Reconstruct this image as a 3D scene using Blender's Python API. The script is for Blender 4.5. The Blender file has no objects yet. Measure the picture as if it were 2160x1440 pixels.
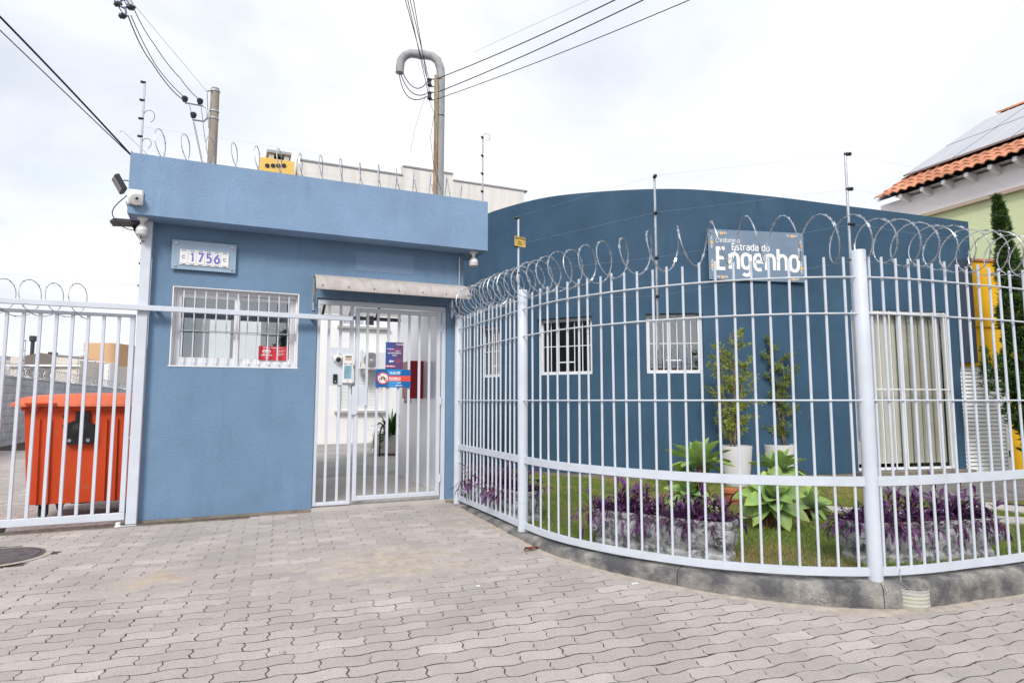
import bpy, math, random
import numpy as np
from mathutils import Vector, Matrix
import mathutils.geometry as mgeo
rnd = random.Random(7)
R = math.radians
S = bpy.context.scene
COL = S.collection

# ------------------------------------------------------------------ camera, sky, sun, exposure
CAMH, FOC, HZ = 1.25, 1320.0, 845.0          # eye height (m); focal length and horizon row of the 2160 px wide photograph
PITCH = math.atan((HZ - 720) / FOC)
cam = bpy.data.objects.new("camera", bpy.data.cameras.new("camera"))
COL.objects.link(cam)
cam.location = (0, 0, CAMH)
cam.rotation_euler = (math.pi / 2 + PITCH, 0, 0)
cam.data.sensor_width = 36
cam.data.lens = 36 * FOC / 2160
cam.data.clip_end = 2000
cam.data.clip_start = 0.05
S.camera = cam

SUN_EL, SUN_AZ = R(42), R(190)              # azimuth clockwise from +Y: the light comes from behind the viewer's left
world = bpy.data.worlds.new("World")
S.world = world
world.use_nodes = True
wn, wl = world.node_tree.nodes, world.node_tree.links
wn.clear()
wout = wn.new("ShaderNodeOutputWorld")
wbg = wn.new("ShaderNodeBackground")
wbg.inputs["Strength"].default_value = 0.1
sky = wn.new("ShaderNodeTexSky")
sky.sky_type = 'NISHITA'
sky.sun_disc = False
sky.sun_elevation = SUN_EL
sky.sun_rotation = SUN_AZ
tc = wn.new("ShaderNodeTexCoord")
sep = wn.new("ShaderNodeSeparateXYZ")
wl.new(tc.outputs["Generated"], sep.inputs[0])
zz = wn.new("ShaderNodeMath"); zz.operation = 'ABSOLUTE'; wl.new(sep.outputs[2], zz.inputs[0])
za = wn.new("ShaderNodeMath"); za.operation = 'ADD'; za.inputs[1].default_value = 0.22; wl.new(zz.outputs[0], za.inputs[0])
dx = wn.new("ShaderNodeMath"); dx.operation = 'DIVIDE'; wl.new(sep.outputs[0], dx.inputs[0]); wl.new(za.outputs[0], dx.inputs[1])
dy = wn.new("ShaderNodeMath"); dy.operation = 'DIVIDE'; wl.new(sep.outputs[1], dy.inputs[0]); wl.new(za.outputs[0], dy.inputs[1])
cmb = wn.new("ShaderNodeCombineXYZ"); wl.new(dx.outputs[0], cmb.inputs[0]); wl.new(dy.outputs[0], cmb.inputs[1])


def wnoise(scale, detail, rough, off):
    mp = wn.new("ShaderNodeMapping"); mp.inputs["Location"].default_value = off
    wl.new(cmb.outputs[0], mp.inputs["Vector"])
    n = wn.new("ShaderNodeTexNoise")
    n.inputs["Scale"].default_value = scale; n.inputs["Detail"].default_value = detail
    n.inputs["Roughness"].default_value = rough; n.inputs["Distortion"].default_value = 0.25
    wl.new(mp.outputs[0], n.inputs["Vector"])
    return n


def wramp(n, stops):
    r = wn.new("ShaderNodeValToRGB")
    while len(r.color_ramp.elements) < len(stops):
        r.color_ramp.elements.new(0.5)
    for e, (p, c) in zip(r.color_ramp.elements, stops):
        e.position = p; e.color = (*c, 1)
    wl.new(n.outputs["Fac"], r.inputs[0])
    return r


def wmix(a, b, fac):
    m = wn.new("ShaderNodeMix"); m.data_type = 'RGBA'; m.clamp_result = False
    wl.new(fac.outputs[0], m.inputs[0]); wl.new(a, m.inputs[6])
    if isinstance(b, tuple):
        m.inputs[7].default_value = (*b, 1)
    else:
        wl.new(b, m.inputs[7])
    return m.outputs[2]


gain = wn.new("ShaderNodeVectorMath"); gain.operation = 'SCALE'; gain.inputs[3].default_value = 1.0
wl.new(wramp(wnoise(1.25, 6, 0.55, (3.1, 1.7, 0)), [(0.30, (0.66, 0.705, 0.80)), (0.47, (0.83, 0.86, 0.92)), (0.68, (1.0, 1.0, 1.0))]).outputs[0], gain.inputs[0])
gain.inputs[3].default_value = 5.8           # cloud deck, lit through
thin = wramp(wnoise(1.9, 5, 0.6, (9.3, 4.2, 0)), [(0.62, (0, 0, 0)), (0.80, (0.45, 0.45, 0.45))])
skyg = wn.new("ShaderNodeVectorMath"); skyg.operation = 'SCALE'; skyg.inputs[3].default_value = 1.8
wl.new(sky.outputs[0], skyg.inputs[0])
wl.new(wmix(gain.outputs[0], skyg.outputs[0], thin), wbg.inputs["Color"])
wl.new(wbg.outputs[0], wout.inputs[0])

sun = bpy.data.objects.new("sun", bpy.data.lights.new("sun", 'SUN'))
COL.objects.link(sun)
sun.data.energy = 1.5
sun.data.angle = R(16)
sun.data.color = (1, 0.965, 0.92)
sd = Vector((math.sin(SUN_AZ) * math.cos(SUN_EL), math.cos(SUN_AZ) * math.cos(SUN_EL), math.sin(SUN_EL)))
sun.rotation_euler = sd.to_track_quat('Z', 'Y').to_euler()
S.view_settings.view_transform = 'Standard'
S.view_settings.look = 'None'
S.view_settings.exposure = 1.0
S.view_settings.gamma = 1.0
S.view_settings.use_curve_mapping = False
S.render.engine = 'CYCLES'
S.cycles.max_bounces = 8
S.cycles.transparent_max_bounces = 12

# ------------------------------------------------------------------ measuring: a pixel of the photograph -> a point of the place
cP, sP = math.cos(PITCH), math.sin(PITCH)


def ray(x, y):
    a = (x - 1080) / FOC; b = -(y - 720) / FOC
    return Vector((a, cP - b * sP, sP + b * cP))


CAM = Vector((0, 0, CAMH))


def ground(x, y, z=0.0):
    d = ray(x, y)
    return CAM + d * ((z - CAMH) / d.z)


def at(x, y, Y):
    d = ray(x, y)
    return CAM + d * (Y / d.y)


def proj(p):
    X, Y, Z = p[0], p[1], p[2] - CAMH
    D = Y * cP + Z * sP
    return 1080 + FOC * X / D, 720 - FOC * (-Y * sP + Z * cP) / D


# gatehouse frame: u along its front wall, d into the building, z up
ZP = 0.155                                    # level of the yard behind the gates
GA = ground(290, 1105, ZP); GB = ground(968, 1058, ZP)
U2 = Vector((GB.x - GA.x, GB.y - GA.y)).normalized()
ANG = math.atan2(U2.y, U2.x)
GM = Matrix.Translation((GA.x, GA.y, 0)) @ Matrix.Rotation(ANG, 4, 'Z')
GI = GM.inverted()


def W(x, y, dep=0.0):
    """pixel -> (u, z) on the plane `dep` behind the gatehouse front"""
    o = GI @ CAM; d = GI.to_3x3() @ ray(x, y)
    t = (dep - o.y) / d.y
    p = o + d * t
    return p.x, p.z


def loc_ud(x, y):
    p = GI @ Vector((x, y, 0))
    return p.x, p.y


RAMP_D = [-400, -5.0, -4.0, -3.4, -2.85, -1.8, -0.5, 0, 400]
RAMP_Z = [0, 0, 0.015, 0.06, 0.082, 0.124, 0.145, ZP, ZP]


def pave_z(x, y):
    return float(np.interp(loc_ud(x, y)[1], RAMP_D, RAMP_Z))


def ground_on(x, y):
    z = 0.05
    for _ in range(12):
        p = ground(x, y, z); z = pave_z(p.x, p.y)
    return ground(x, y, z)


# ------------------------------------------------------------------ mesh helpers
MATS = {}


class MB:
    def __init__(self):
        self.v, self.f = [], []

    def add(self, vs, fs):
        n = len(self.v)
        self.v += [tuple(p) for p in vs]
        self.f += [tuple(i + n for i in q) for q in fs]
        return self

    def box(self, x0, x1, y0, y1, z0, z1):
        vs = [(x, y, z) for z in (z0, z1) for y in (y0, y1) for x in (x0, x1)]
        return self.add(vs, [(0, 2, 3, 1), (4, 5, 7, 6), (0, 1, 5, 4), (2, 6, 7, 3), (0, 4, 6, 2), (1, 3, 7, 5)])

    def bbox(self, x0, x1, y0, y1, z0, z1, b=0.004):
        """box with chamfered edges"""
        vs = []
        for (ix, iy, iz) in ((b, b, 0), (b, 0, b), (0, b, b)):
            for z in (z0 + iz, z1 - iz):
                for y in (y0 + iy, y1 - iy):
                    for x in (x0 + ix, x1 - ix):
                        vs.append((x, y, z))
        A = lambda k: k; B = lambda k: 8 + k; Cc = lambda k: 16 + k
        fs = [(A(0), A(2), A(3), A(1)), (A(4), A(5), A(7), A(6)),
              (B(0), B(1), B(5), B(4)), (B(2), B(6), B(7), B(3)),
              (Cc(0), Cc(4), Cc(6), Cc(2)), (Cc(1), Cc(3), Cc(7), Cc(5)),
              (A(0), A(1), B(1), B(0)), (A(3), A(2), B(2), B(3)), (A(5), A(4), B(4), B(5)), (A(6), A(7), B(7), B(6)),
              (A(2), A(0), Cc(0), Cc(2)), (A(1), A(3), Cc(3), Cc(1)), (A(4), A(6), Cc(6), Cc(4)), (A(7), A(5), Cc(5), Cc(7)),
              (B(4), Cc(4), Cc(0), B(0)), (B(1), Cc(1), Cc(5), B(5)), (B(2), Cc(2), Cc(6), B(6)), (B(7), Cc(7), Cc(3), B(3))]
        for k in range(8):
            fs.append((A(k), B(k), Cc(k)))
        return self.add(vs, fs)

    def tube(self, path, r, n=8, cap=True):
        P = [Vector(p) for p in path]
        m = len(P)
        rr = r if isinstance(r, (list, tuple)) else [r] * m
        t0 = (P[1] - P[0]).normalized()
        ref = Vector((0, 0, 1)) if abs(t0.z) < 0.9 else Vector((1, 0, 0))
        nrm = t0.cross(ref).normalized()
        vs, fs = [], []
        for i in range(m):
            t = (P[min(i + 1, m - 1)] - P[max(i - 1, 0)])
            if t.length < 1e-9:
                t = t0
            t = t.normalized()
            nrm = nrm - t * nrm.dot(t)
            if nrm.length < 1e-6:
                nrm = t.cross(Vector((0.3, 0.5, 0.8)))
            nrm.normalize()
            b = t.cross(nrm)
            for k in range(n):
                a = 2 * math.pi * k / n
                vs.append(P[i] + (nrm * math.cos(a) + b * math.sin(a)) * rr[i])
        for i in range(m - 1):
            for k in range(n):
                k2 = (k + 1) % n
                fs.append((i * n + k, i * n + k2, (i + 1) * n + k2, (i + 1) * n + k))
        if cap:
            fs.append(tuple(range(n - 1, -1, -1)))
            fs.append(tuple((m - 1) * n + k for k in range(n)))
        return self.add(vs, fs)

    def lathe(self, prof, c=(0, 0, 0), n=20, axis='Z', cap=True, m=None):
        vs, fs = [], []
        for (r, h) in prof:
            for k in range(n):
                a = 2 * math.pi * k / n
                x, y = r * math.cos(a), r * math.sin(a)
                p = (x, y, h) if axis == 'Z' else ((x, h, y) if axis == 'Y' else (h, x, y))
                p = Vector(p)
                if m is not None:
                    p = m @ p
                vs.append(p + Vector(c))
        L = len(prof)
        for i in range(L - 1):
            for k in range(n):
                k2 = (k + 1) % n
                fs.append((i * n + k, i * n + k2, (i + 1) * n + k2, (i + 1) * n + k))
        if cap:
            fs.append(tuple(range(n - 1, -1, -1)))
            fs.append(tuple((L - 1) * n + k for k in range(n)))
        return self.add(vs, fs)

    def prism(self, poly, d0, d1, axis='Y'):
        """polygon (a, b) extruded; axis Y: a=x b=z, X: a=y b=z, Z: a=x b=y"""
        n = len(poly)
        mk = {'Y': lambda a, b, d: (a, d, b), 'X': lambda a, b, d: (d, a, b), 'Z': lambda a, b, d: (a, b, d)}[axis]
        vs = [mk(a, b, d0) for a, b in poly] + [mk(a, b, d1) for a, b in poly]
        fs = [tuple(range(n)), tuple(range(2 * n - 1, n - 1, -1))]
        for i in range(n):
            j = (i + 1) % n
            fs.append((i, i + n, j + n, j))
        return self.add(vs, fs)

    def quad(self, a, b, c, d):
        return self.add([a, b, c, d], [(0, 1, 2, 3)])

    def mesh(self, name, mat, smooth=False):
        me = bpy.data.meshes.new(name)
        me.from_pydata(self.v, [], self.f)
        if mat is not None:
            me.materials.append(mat)
        if smooth:
            me.polygons.foreach_set("use_smooth", [True] * len(me.polygons))
            if smooth != 'all':
                me.set_sharp_from_angle(angle=R(38))
        me.update()
        return me

    def build(self, name, mat, parent=None, smooth=False, space='L', fix=False):
        if space != 'L':
            m = MATS[parent.name].inverted() if parent is not None else Matrix.Identity(4)
            if space == 'G':
                m = m @ GM
            self.v = [tuple(m @ Vector(p)) for p in self.v]
        me = self.mesh(name, mat, smooth)
        if fix:
            import bmesh
            bm = bmesh.new(); bm.from_mesh(me)
            bmesh.ops.recalc_face_normals(bm, faces=bm.faces); bm.to_mesh(me); bm.free()
        o = bpy.data.objects.new(name, me)
        COL.objects.link(o)
        if parent is not None:
            o.parent = parent
            MATS[o.name] = MATS[parent.name]
        else:
            MATS[o.name] = Matrix.Identity(4)
        return o


def tag(o, label=None, cat=None, group=None, kind=None):
    if label: o['label'] = label
    if cat: o['category'] = cat
    if group: o['group'] = group
    if kind: o['kind'] = kind
    return o


def thing(name, label, cat, loc=(0, 0, 0), rz=0.0, group=None):
    o = bpy.data.objects.new(name, None)
    COL.objects.link(o)
    o.empty_display_size = 0.1
    o.location = loc; o.rotation_euler = (0, 0, rz)
    MATS[o.name] = Matrix.Translation(loc) @ Matrix.Rotation(rz, 4, 'Z')
    return tag(o, label, cat, group)


def gthing(name, label, cat, u, d, z, group=None):
    return thing(name, label, cat, GM @ Vector((u, d, z)), ANG, group)


def inst(name, me, parent, loc, rot=(0, 0, 0), scale=(1, 1, 1)):
    o = bpy.data.objects.new(name, me)
    COL.objects.link(o)
    o.parent = parent
    o.location = loc; o.rotation_euler = rot; o.scale = scale
    return o


def copy_tree(o, parent=None):
    c = o.copy(); COL.objects.link(c)
    if parent is not None: c.parent = parent
    else: MATS[c.name] = MATS.get(o.name, Matrix.Identity(4))
    for ch in list(o.children):
        copy_tree(ch, c)
    return c


def text(s, name, mat, parent, x0, x1, zb, h, y, space='L', bold=0.0, ext=0.0015, only_h=False):
    """lettering facing -y; fills x0..x1 from baseline zb with capital height h"""
    cu = bpy.data.curves.new(name, 'FONT')
    cu.body = s; cu.size = 1.0; cu.extrude = 0.0; cu.offset = bold; cu.resolution_u = 3
    o = bpy.data.objects.new(name, cu); COL.objects.link(o)
    bpy.context.view_layer.update()
    me = bpy.data.meshes.new_from_object(o.evaluated_get(bpy.context.evaluated_depsgraph_get()))
    bpy.data.objects.remove(o); bpy.data.curves.remove(cu)
    n = len(me.vertices)
    co = np.empty(n * 3); me.vertices.foreach_get("co", co); co = co.reshape(-1, 3)
    xs0, xs1 = co[:, 0].min(), co[:, 0].max()
    sx = (x1 - x0) / (xs1 - xs0); sz = h / 0.73
    if only_h: sx = sz
    out = np.empty_like(co)
    out[:, 0] = x0 + (co[:, 0] - xs0) * sx
    out[:, 1] = y
    out[:, 2] = zb + co[:, 1] * sz
    b = MB(); b.v = [tuple(p) for p in out]; b.f = [tuple(p.vertices) for p in me.polygons]
    bpy.data.meshes.remove(me)
    return b.build(name, mat, parent, space=space)


def arc(cx, cy, rx, ry, a0, a1, n=12, e=.78):
    """superelliptic arc, angles in degrees"""
    out = []
    for k in range(n + 1):
        a = R(a0 + (a1 - a0) * k / n); c_, s_ = math.cos(a), math.sin(a)
        out.append((cx + rx * math.copysign(abs(c_) ** e, c_), cy + ry * math.copysign(abs(s_) ** e, s_)))
    return out


# rounded stroke letters: (advance, strokes); x-height .54, capitals .73
GLYPH = {
    'E': (.50, [[(.40, .73), (.06, .73), (.06, 0), (.40, 0)], [(.06, .385), (.36, .385)]]),
    'C': (.52, [arc(.30, .365, .24, .365, 48, 312, 18)]),
    'n': (.50, [[(.06, 0), (.06, .54)], [(.06, .34)] + arc(.25, .33, .19, .21, 180, 0, 14) + [(.44, 0)]]),
    'h': (.50, [[(.06, 0), (.06, .78)], [(.06, .34)] + arc(.25, .33, .19, .21, 180, 0, 14) + [(.44, 0)]]),
    'm': (.76, [[(.06, 0), (.06, .54)], [(.06, .34)] + arc(.22, .35, .16, .19, 180, 0, 12) + [(.38, 0)], [(.38, .34)] + arc(.54, .35, .16, .19, 180, 0, 12) + [(.70, 0)]]),
    'o': (.50, [arc(.25, .27, .20, .27, 0, 360, 24)]),
    'e': (.48, [[(.05, .285), (.42, .285)] + arc(.24, .29, .18, .25, 0, 180, 14) + arc(.26, .25, .20, .25, 180, 300, 10)]),
    'g': (.50, [arc(.24, .29, .19, .25, 0, 360, 22), [(.43, .54), (.43, -.02)] + arc(.24, -.03, .19, .18, 0, -140, 12)]),
    's': (.42, [arc(.20, .41, .14, .13, 40, 250, 12) + arc(.20, .13, .15, .13, 80, -150, 14)]),
    't': (.34, [[(.12, .70), (.12, .16)] + arc(.25, .14, .13, .14, 180, 280, 8), [(.02, .52), (.29, .52)]]),
    'r': (.36, [[(.06, 0), (.06, .54)], [(.06, .32)] + arc(.26, .33, .20, .21, 180, 80, 8)]),
    'a': (.48, [arc(.22, .38, .20, .16, 150, 0, 10) + [(.42, 0)], arc(.23, .16, .18, .16, 40, 330, 18)]),
    'd': (.50, [arc(.24, .27, .19, .27, 0, 360, 22), [(.43, .78), (.43, 0)]]),
    'i': (.16, [[(.08, 0), (.08, .54)], [(.08, .68), (.08, .75)]]),
    'í': (.16, [[(.08, 0), (.08, .54)], [(.06, .64), (.15, .76)]]),
    '1': (.40, [[(.10, .58), (.25, .73), (.25, 0)]]),
    '7': (.48, [[(.05, .73), (.43, .73), (.17, 0)]]),
    '5': (.48, [[(.40, .73), (.12, .73), (.10, .42)] + arc(.23, .24, .19, .23, 125, -140, 14, .9)]),
    '6': (.48, [[(.38, .73), (.22, .60), (.09, .40), (.06, .24)], arc(.245, .23, .185, .23, 0, 360, 20, .9)]),
    ' ': (.26, []),
}


def strokes(s, mat, parent, x0, x1, zb, h, y, w=.10):
    """lettering drawn as rounded strokes of width w (in letter units), facing -y; one part per letter"""
    tot = sum(GLYPH[c][0] + .075 for c in s) - .075
    sx = (x1 - x0) / tot; sz = h / .73
    x = 0.0
    for ci, ch in enumerate(s):
        adv, st = GLYPH[ch]
        b = MB()
        for pi_, pl_ in enumerate(st):
            n = len(pl_)
            L_, R_ = [], []
            for i, p in enumerate(pl_):
                closed = n > 8 and abs(pl_[0][0] - pl_[-1][0]) + abs(pl_[0][1] - pl_[-1][1]) < .01
                a = pl_[i - 1] if i else (pl_[-2] if closed else pl_[0]); c_ = pl_[i + 1] if i < n - 1 else (pl_[1] if closed else pl_[-1])
                t1 = Vector(((p[0] - a[0]) * sx, (p[1] - a[1]) * sz)); t2 = Vector(((c_[0] - p[0]) * sx, (c_[1] - p[1]) * sz))
                if t1.length > 1e-9: t1.normalize()
                if t2.length > 1e-9: t2.normalize()
                t = t1 + t2
                if t.length < 1e-6: t = t2
                t.normalize()
                k = 1.0
                if t1.length > .5 and t2.length > .5: k = 1 / max((t.x * t1.x + t.y * t1.y), .72)
                q = Vector((x0 + (x + p[0]) * sx, zb + p[1] * sz)); nn = Vector((-t.y, t.x)) * w * sz * .5 * k
                L_.append(q + nn); R_.append(q - nn)
            base = len(b.v)
            for l_, r_ in zip(L_, R_):
                dy = y - .0004 * pi_ - .00008 * ci
                b.v += [(l_.x, dy, l_.y), (r_.x, dy, r_.y)]
            for i in range(n - 1):
                b.f.append((base + 2 * i, base + 2 * i + 1, base + 2 * i + 3, base + 2 * i + 2))
        if st: b.build("letter", mat, parent)
        x += adv + .075


def disc(c, r, y, n=20):
    """flat disc facing -y as (verts, faces)"""
    return [(c[0] + r * math.cos(2 * math.pi * k / n), y, c[1] + r * math.sin(2 * math.pi * k / n)) for k in range(n)], [tuple(range(n))]


class Path:
    """smooth plan curve through control points"""
    def __init__(self, pts, sub=16):
        P = [Vector((p[0], p[1])) for p in pts]
        P = [P[0] * 2 - P[1]] + P + [P[-1] * 2 - P[-2]]
        out = []
        for i in range(1, len(P) - 2):
            a, b, c, d = P[i - 1], P[i], P[i + 1], P[i + 2]
            for k in range(sub):
                t = k / sub
                out.append(0.5 * ((2 * b) + (c - a) * t + (2 * a - 5 * b + 4 * c - d) * t * t + (3 * b - a - 3 * c + d) * t ** 3))
        out.append(P[-2])
        self.p = out
        self.s = [0.0]
        for i in range(1, len(out)):
            self.s.append(self.s[-1] + (out[i] - out[i - 1]).length)
        self.L = self.s[-1]

    def at(self, s, off=0.0):
        s = min(max(s, 0), self.L - 1e-6)
        i = int(np.searchsorted(self.s, s, side='right')) - 1
        i = min(max(i, 0), len(self.p) - 2)
        t = (s - self.s[i]) / max(self.s[i + 1] - self.s[i], 1e-9)
        q = self.p[i].lerp(self.p[i + 1], t)
        if off:
            n = self.nrm(s); q = q + n * off
        return q

    def tan(self, s):
        return (self.at(min(s + 0.05, self.L - 1e-5)) - self.at(max(s - 0.05, 0))).normalized()

    def nrm(self, s):                          # to the right of the walking direction
        t = self.tan(s); return Vector((t.y, -t.x))

    def hit(self, px, py, off=0.0, last=False):
        d = ray(px, py)
        r = None
        q = [self.at(s, off) for s in self.s] if off else self.p
        for i in range(len(q) - 1):
            a, b = q[i], q[i + 1]
            ca = a.x * d.y - a.y * d.x; cb = b.x * d.y - b.y * d.x
            if ca * cb <= 0 and ca != cb:
                t = ca / (ca - cb); p = a.lerp(b, t)
                k = p.y / d.y
                if k > 0:
                    r = (self.s[i] + t * (self.s[i + 1] - self.s[i]), CAMH + d.z * k)
                    if not last:
                        return r
        return r


def walled(us, zs, holes, t, mp, mb=None, ztop=None):
    """wall as cells with real openings; mp(u, depth, z) -> point. holes: (u0, u1, z0, z1). Outer face at depth 0."""
    mb = mb or MB()
    us = sorted(set([round(u, 5) for u in us] + [round(h[k], 5) for h in holes for k in (0, 1)]))
    zs = sorted(set([round(z, 5) for z in zs] + [round(h[k], 5) for h in holes for k in (2, 3)]))
    nu, nz = len(us), len(zs)
    solid = [[not any(h[0] - 1e-6 < (us[i] + us[i + 1]) / 2 < h[1] + 1e-6 and h[2] - 1e-6 < (zs[j] + zs[j + 1]) / 2 < h[3] + 1e-6 for h in holes)
              for j in range(nz - 1)] for i in range(nu - 1)]
    zt = zs[-1]

    def P(i, j, d):
        z = zs[j]
        if ztop is not None and z == zt: z = ztop(us[i])
        return mp(us[i], d, z)
    n0 = len(mb.v)
    for d in (0, t):
        for i in range(nu):
            for j in range(nz):
                mb.v.append(tuple(P(i, j, d)))
    ix = lambda i, j, b: n0 + b * nu * nz + i * nz + j
    for i in range(nu - 1):
        for j in range(nz - 1):
            if not solid[i][j]: continue
            mb.f.append((ix(i, j, 0), ix(i + 1, j, 0), ix(i + 1, j + 1, 0), ix(i, j + 1, 0)))
            mb.f.append((ix(i, j, 1), ix(i, j + 1, 1), ix(i + 1, j + 1, 1), ix(i + 1, j, 1)))
            if i == 0 or not solid[i - 1][j]:
                mb.f.append((ix(i, j, 0), ix(i, j + 1, 0), ix(i, j + 1, 1), ix(i, j, 1)))
            if i == nu - 2 or not solid[i + 1][j]:
                mb.f.append((ix(i + 1, j, 0), ix(i + 1, j, 1), ix(i + 1, j + 1, 1), ix(i + 1, j + 1, 0)))
            if j == 0 or not solid[i][j - 1]:
                mb.f.append((ix(i, j, 0), ix(i, j, 1), ix(i + 1, j, 1), ix(i + 1, j, 0)))
            if j == nz - 2 or not solid[i][j + 1]:
                mb.f.append((ix(i, j + 1, 0), ix(i + 1, j + 1, 0), ix(i + 1, j + 1, 1), ix(i, j + 1, 1)))
    return mb


# ------------------------------------------------------------------ materials
def srgb(r, g, b):
    f = lambda c: (c / 255 / 12.92) if c / 255 <= 0.04045 else ((c / 255 + 0.055) / 1.055) ** 2.4
    return (f(r), f(g), f(b))


def pmat(name, col, rough=0.7, spec=0.3, metal=0.0, var=0.12, vs=3.0, bump=0.0, bs=60.0, bd=0.004, stain=None, ss=2.0, st=(0.55, 0.7), stretch=None,
         ov=0.0, btype='noise', trans=0.0, speck=None, streak=None):
    """procedural paint/stone/metal: base colour with noise, optional stains, per-object variation and relief"""
    m = bpy.data.materials.new(name); m.use_nodes = True
    n, l = m.node_tree.nodes, m.node_tree.links
    bs_ = n["Principled BSDF"]
    bs_.inputs["Roughness"].default_value = rough
    bs_.inputs["Specular IOR Level"].default_value = spec
    bs_.inputs["Metallic"].default_value = metal
    geo = n.new("ShaderNodeNewGeometry")
    mp = n.new("ShaderNodeMapping")
    l.new(geo.outputs["Position"], mp.inputs["Vector"])
    if stretch: mp.inputs["Scale"].default_value = stretch

    def noise(sc, det=5, rg=0.6, src=None):
        t = n.new("ShaderNodeTexNoise"); t.inputs["Scale"].default_value = sc
        t.inputs["Detail"].default_value = det; t.inputs["Roughness"].default_value = rg
        l.new((src or mp).outputs[0], t.inputs["Vector"])
        return t

    def ramp(src, stops):
        r = n.new("ShaderNodeValToRGB")
        while len(r.color_ramp.elements) < len(stops): r.color_ramp.elements.new(0.5)
        for e, (p, c) in zip(r.color_ramp.elements, stops):
            e.position = p; e.color = (*c, 1)
        l.new(src, r.inputs[0]); return r.outputs[0]

    def mix(a, b, fac, mode='MIX'):
        x = n.new("ShaderNodeMix"); x.data_type = 'RGBA'; x.blend_type = mode
        if isinstance(fac, float): x.inputs[0].default_value = fac
        else: l.new(fac, x.inputs[0])
        for k, s in ((6, a), (7, b)):
            if isinstance(s, tuple): x.inputs[k].default_value = (*s, 1)
            else: l.new(s, x.inputs[k])
        return x.outputs[2]
    lo = tuple(c * (1 - var) for c in col); hi = tuple(min(c * (1 + var), 1) for c in col)
    c = ramp(noise(vs).outputs["Fac"], [(0.3, lo), (0.7, hi)])
    if speck:
        c = mix(c, speck[0], ramp(noise(speck[1], 2, 0.5, geo).outputs["Fac"], [(speck[2], (0, 0, 0)), (speck[2] + 0.06, (1, 1, 1))]))
    if ov:
        oi = n.new("ShaderNodeObjectInfo")
        a = n.new("ShaderNodeMath"); a.operation = 'ADD'
        l.new(oi.outputs["Random"], a.inputs[0]); l.new(geo.outputs["Random Per Island"], a.inputs[1])
        fr = n.new("ShaderNodeMath"); fr.operation = 'FRACT'; l.new(a.outputs[0], fr.inputs[0])
        c = mix(c, ramp(fr.outputs[0], [(0.0, (1 - ov,) * 3), (0.9, (1 + ov * 0.5,) * 3), (0.97, (1 + ov * 1.4,) * 3)]), 1.0, 'MULTIPLY')
    if stain:
        c = mix(c, stain, ramp(noise(ss, 6, 0.65).outputs["Fac"], [(st[0], (0, 0, 0)), (st[1], (1, 1, 1))]))
    if streak:                                # rain streaks: long in z, narrow across
        m2 = n.new("ShaderNodeMapping"); m2.inputs["Scale"].default_value = (5.5, 5.5, 0.7); l.new(geo.outputs["Position"], m2.inputs["Vector"])
        c = mix(c, streak[0], ramp(noise(1.0, 5, 0.7, m2).outputs["Fac"], [(streak[1], (0, 0, 0)), (streak[2], (streak[3],) * 3)]))
    l.new(c, bs_.inputs["Base Color"])
    if bump:
        bp = n.new("ShaderNodeBump"); bp.inputs["Strength"].default_value = bump; bp.inputs["Distance"].default_value = bd
        if btype == 'voronoi':
            t = n.new("ShaderNodeTexVoronoi"); t.inputs["Scale"].default_value = bs; l.new(mp.outputs[0], t.inputs["Vector"])
            l.new(t.outputs["Distance"], bp.inputs["Height"])
        else:
            l.new(noise(bs, 3, 0.6).outputs["Fac"], bp.inputs["Height"])
        l.new(bp.outputs[0], bs_.inputs["Normal"])
    if trans:
        tr = n.new("ShaderNodeBsdfTranslucent"); l.new(c, tr.inputs["Color"])
        ms = n.new("ShaderNodeMixShader"); ms.inputs[0].default_value = trans
        l.new(bs_.outputs[0], ms.inputs[1]); l.new(tr.outputs[0], ms.inputs[2])
        l.new(ms.outputs[0], n["Material Output"].inputs["Surface"])
    return m


def glass_mat(name, refl=0.35, tint=(0.85, 0.9, 0.92), rough=0.01, gcol=(0.9, 0.93, 0.95)):
    m = bpy.data.materials.new(name); m.use_nodes = True
    n, l = m.node_tree.nodes, m.node_tree.links
    n.remove(n["Principled BSDF"])
    g = n.new("ShaderNodeBsdfGlossy"); g.inputs["Roughness"].default_value = rough; g.inputs["Color"].default_value = (*gcol, 1)
    t = n.new("ShaderNodeBsdfTransparent"); t.inputs["Color"].default_value = (*tint, 1)
    lw = n.new("ShaderNodeLayerWeight"); lw.inputs["Blend"].default_value = 0.5
    pw_ = n.new("ShaderNodeMath"); pw_.operation = 'POWER'; pw_.inputs[1].default_value = 5.0
    l.new(lw.outputs["Facing"], pw_.inputs[0])
    ad = n.new("ShaderNodeMath"); ad.operation = 'ADD'; ad.use_clamp = True; ad.inputs[1].default_value = refl
    l.new(pw_.outputs[0], ad.inputs[0])
    x = n.new("ShaderNodeMixShader"); l.new(ad.outputs[0], x.inputs[0]); l.new(t.outputs[0], x.inputs[1]); l.new(g.outputs[0], x.inputs[2])
    l.new(x.outputs[0], n["Material Output"].inputs["Surface"])
    return m


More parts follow.
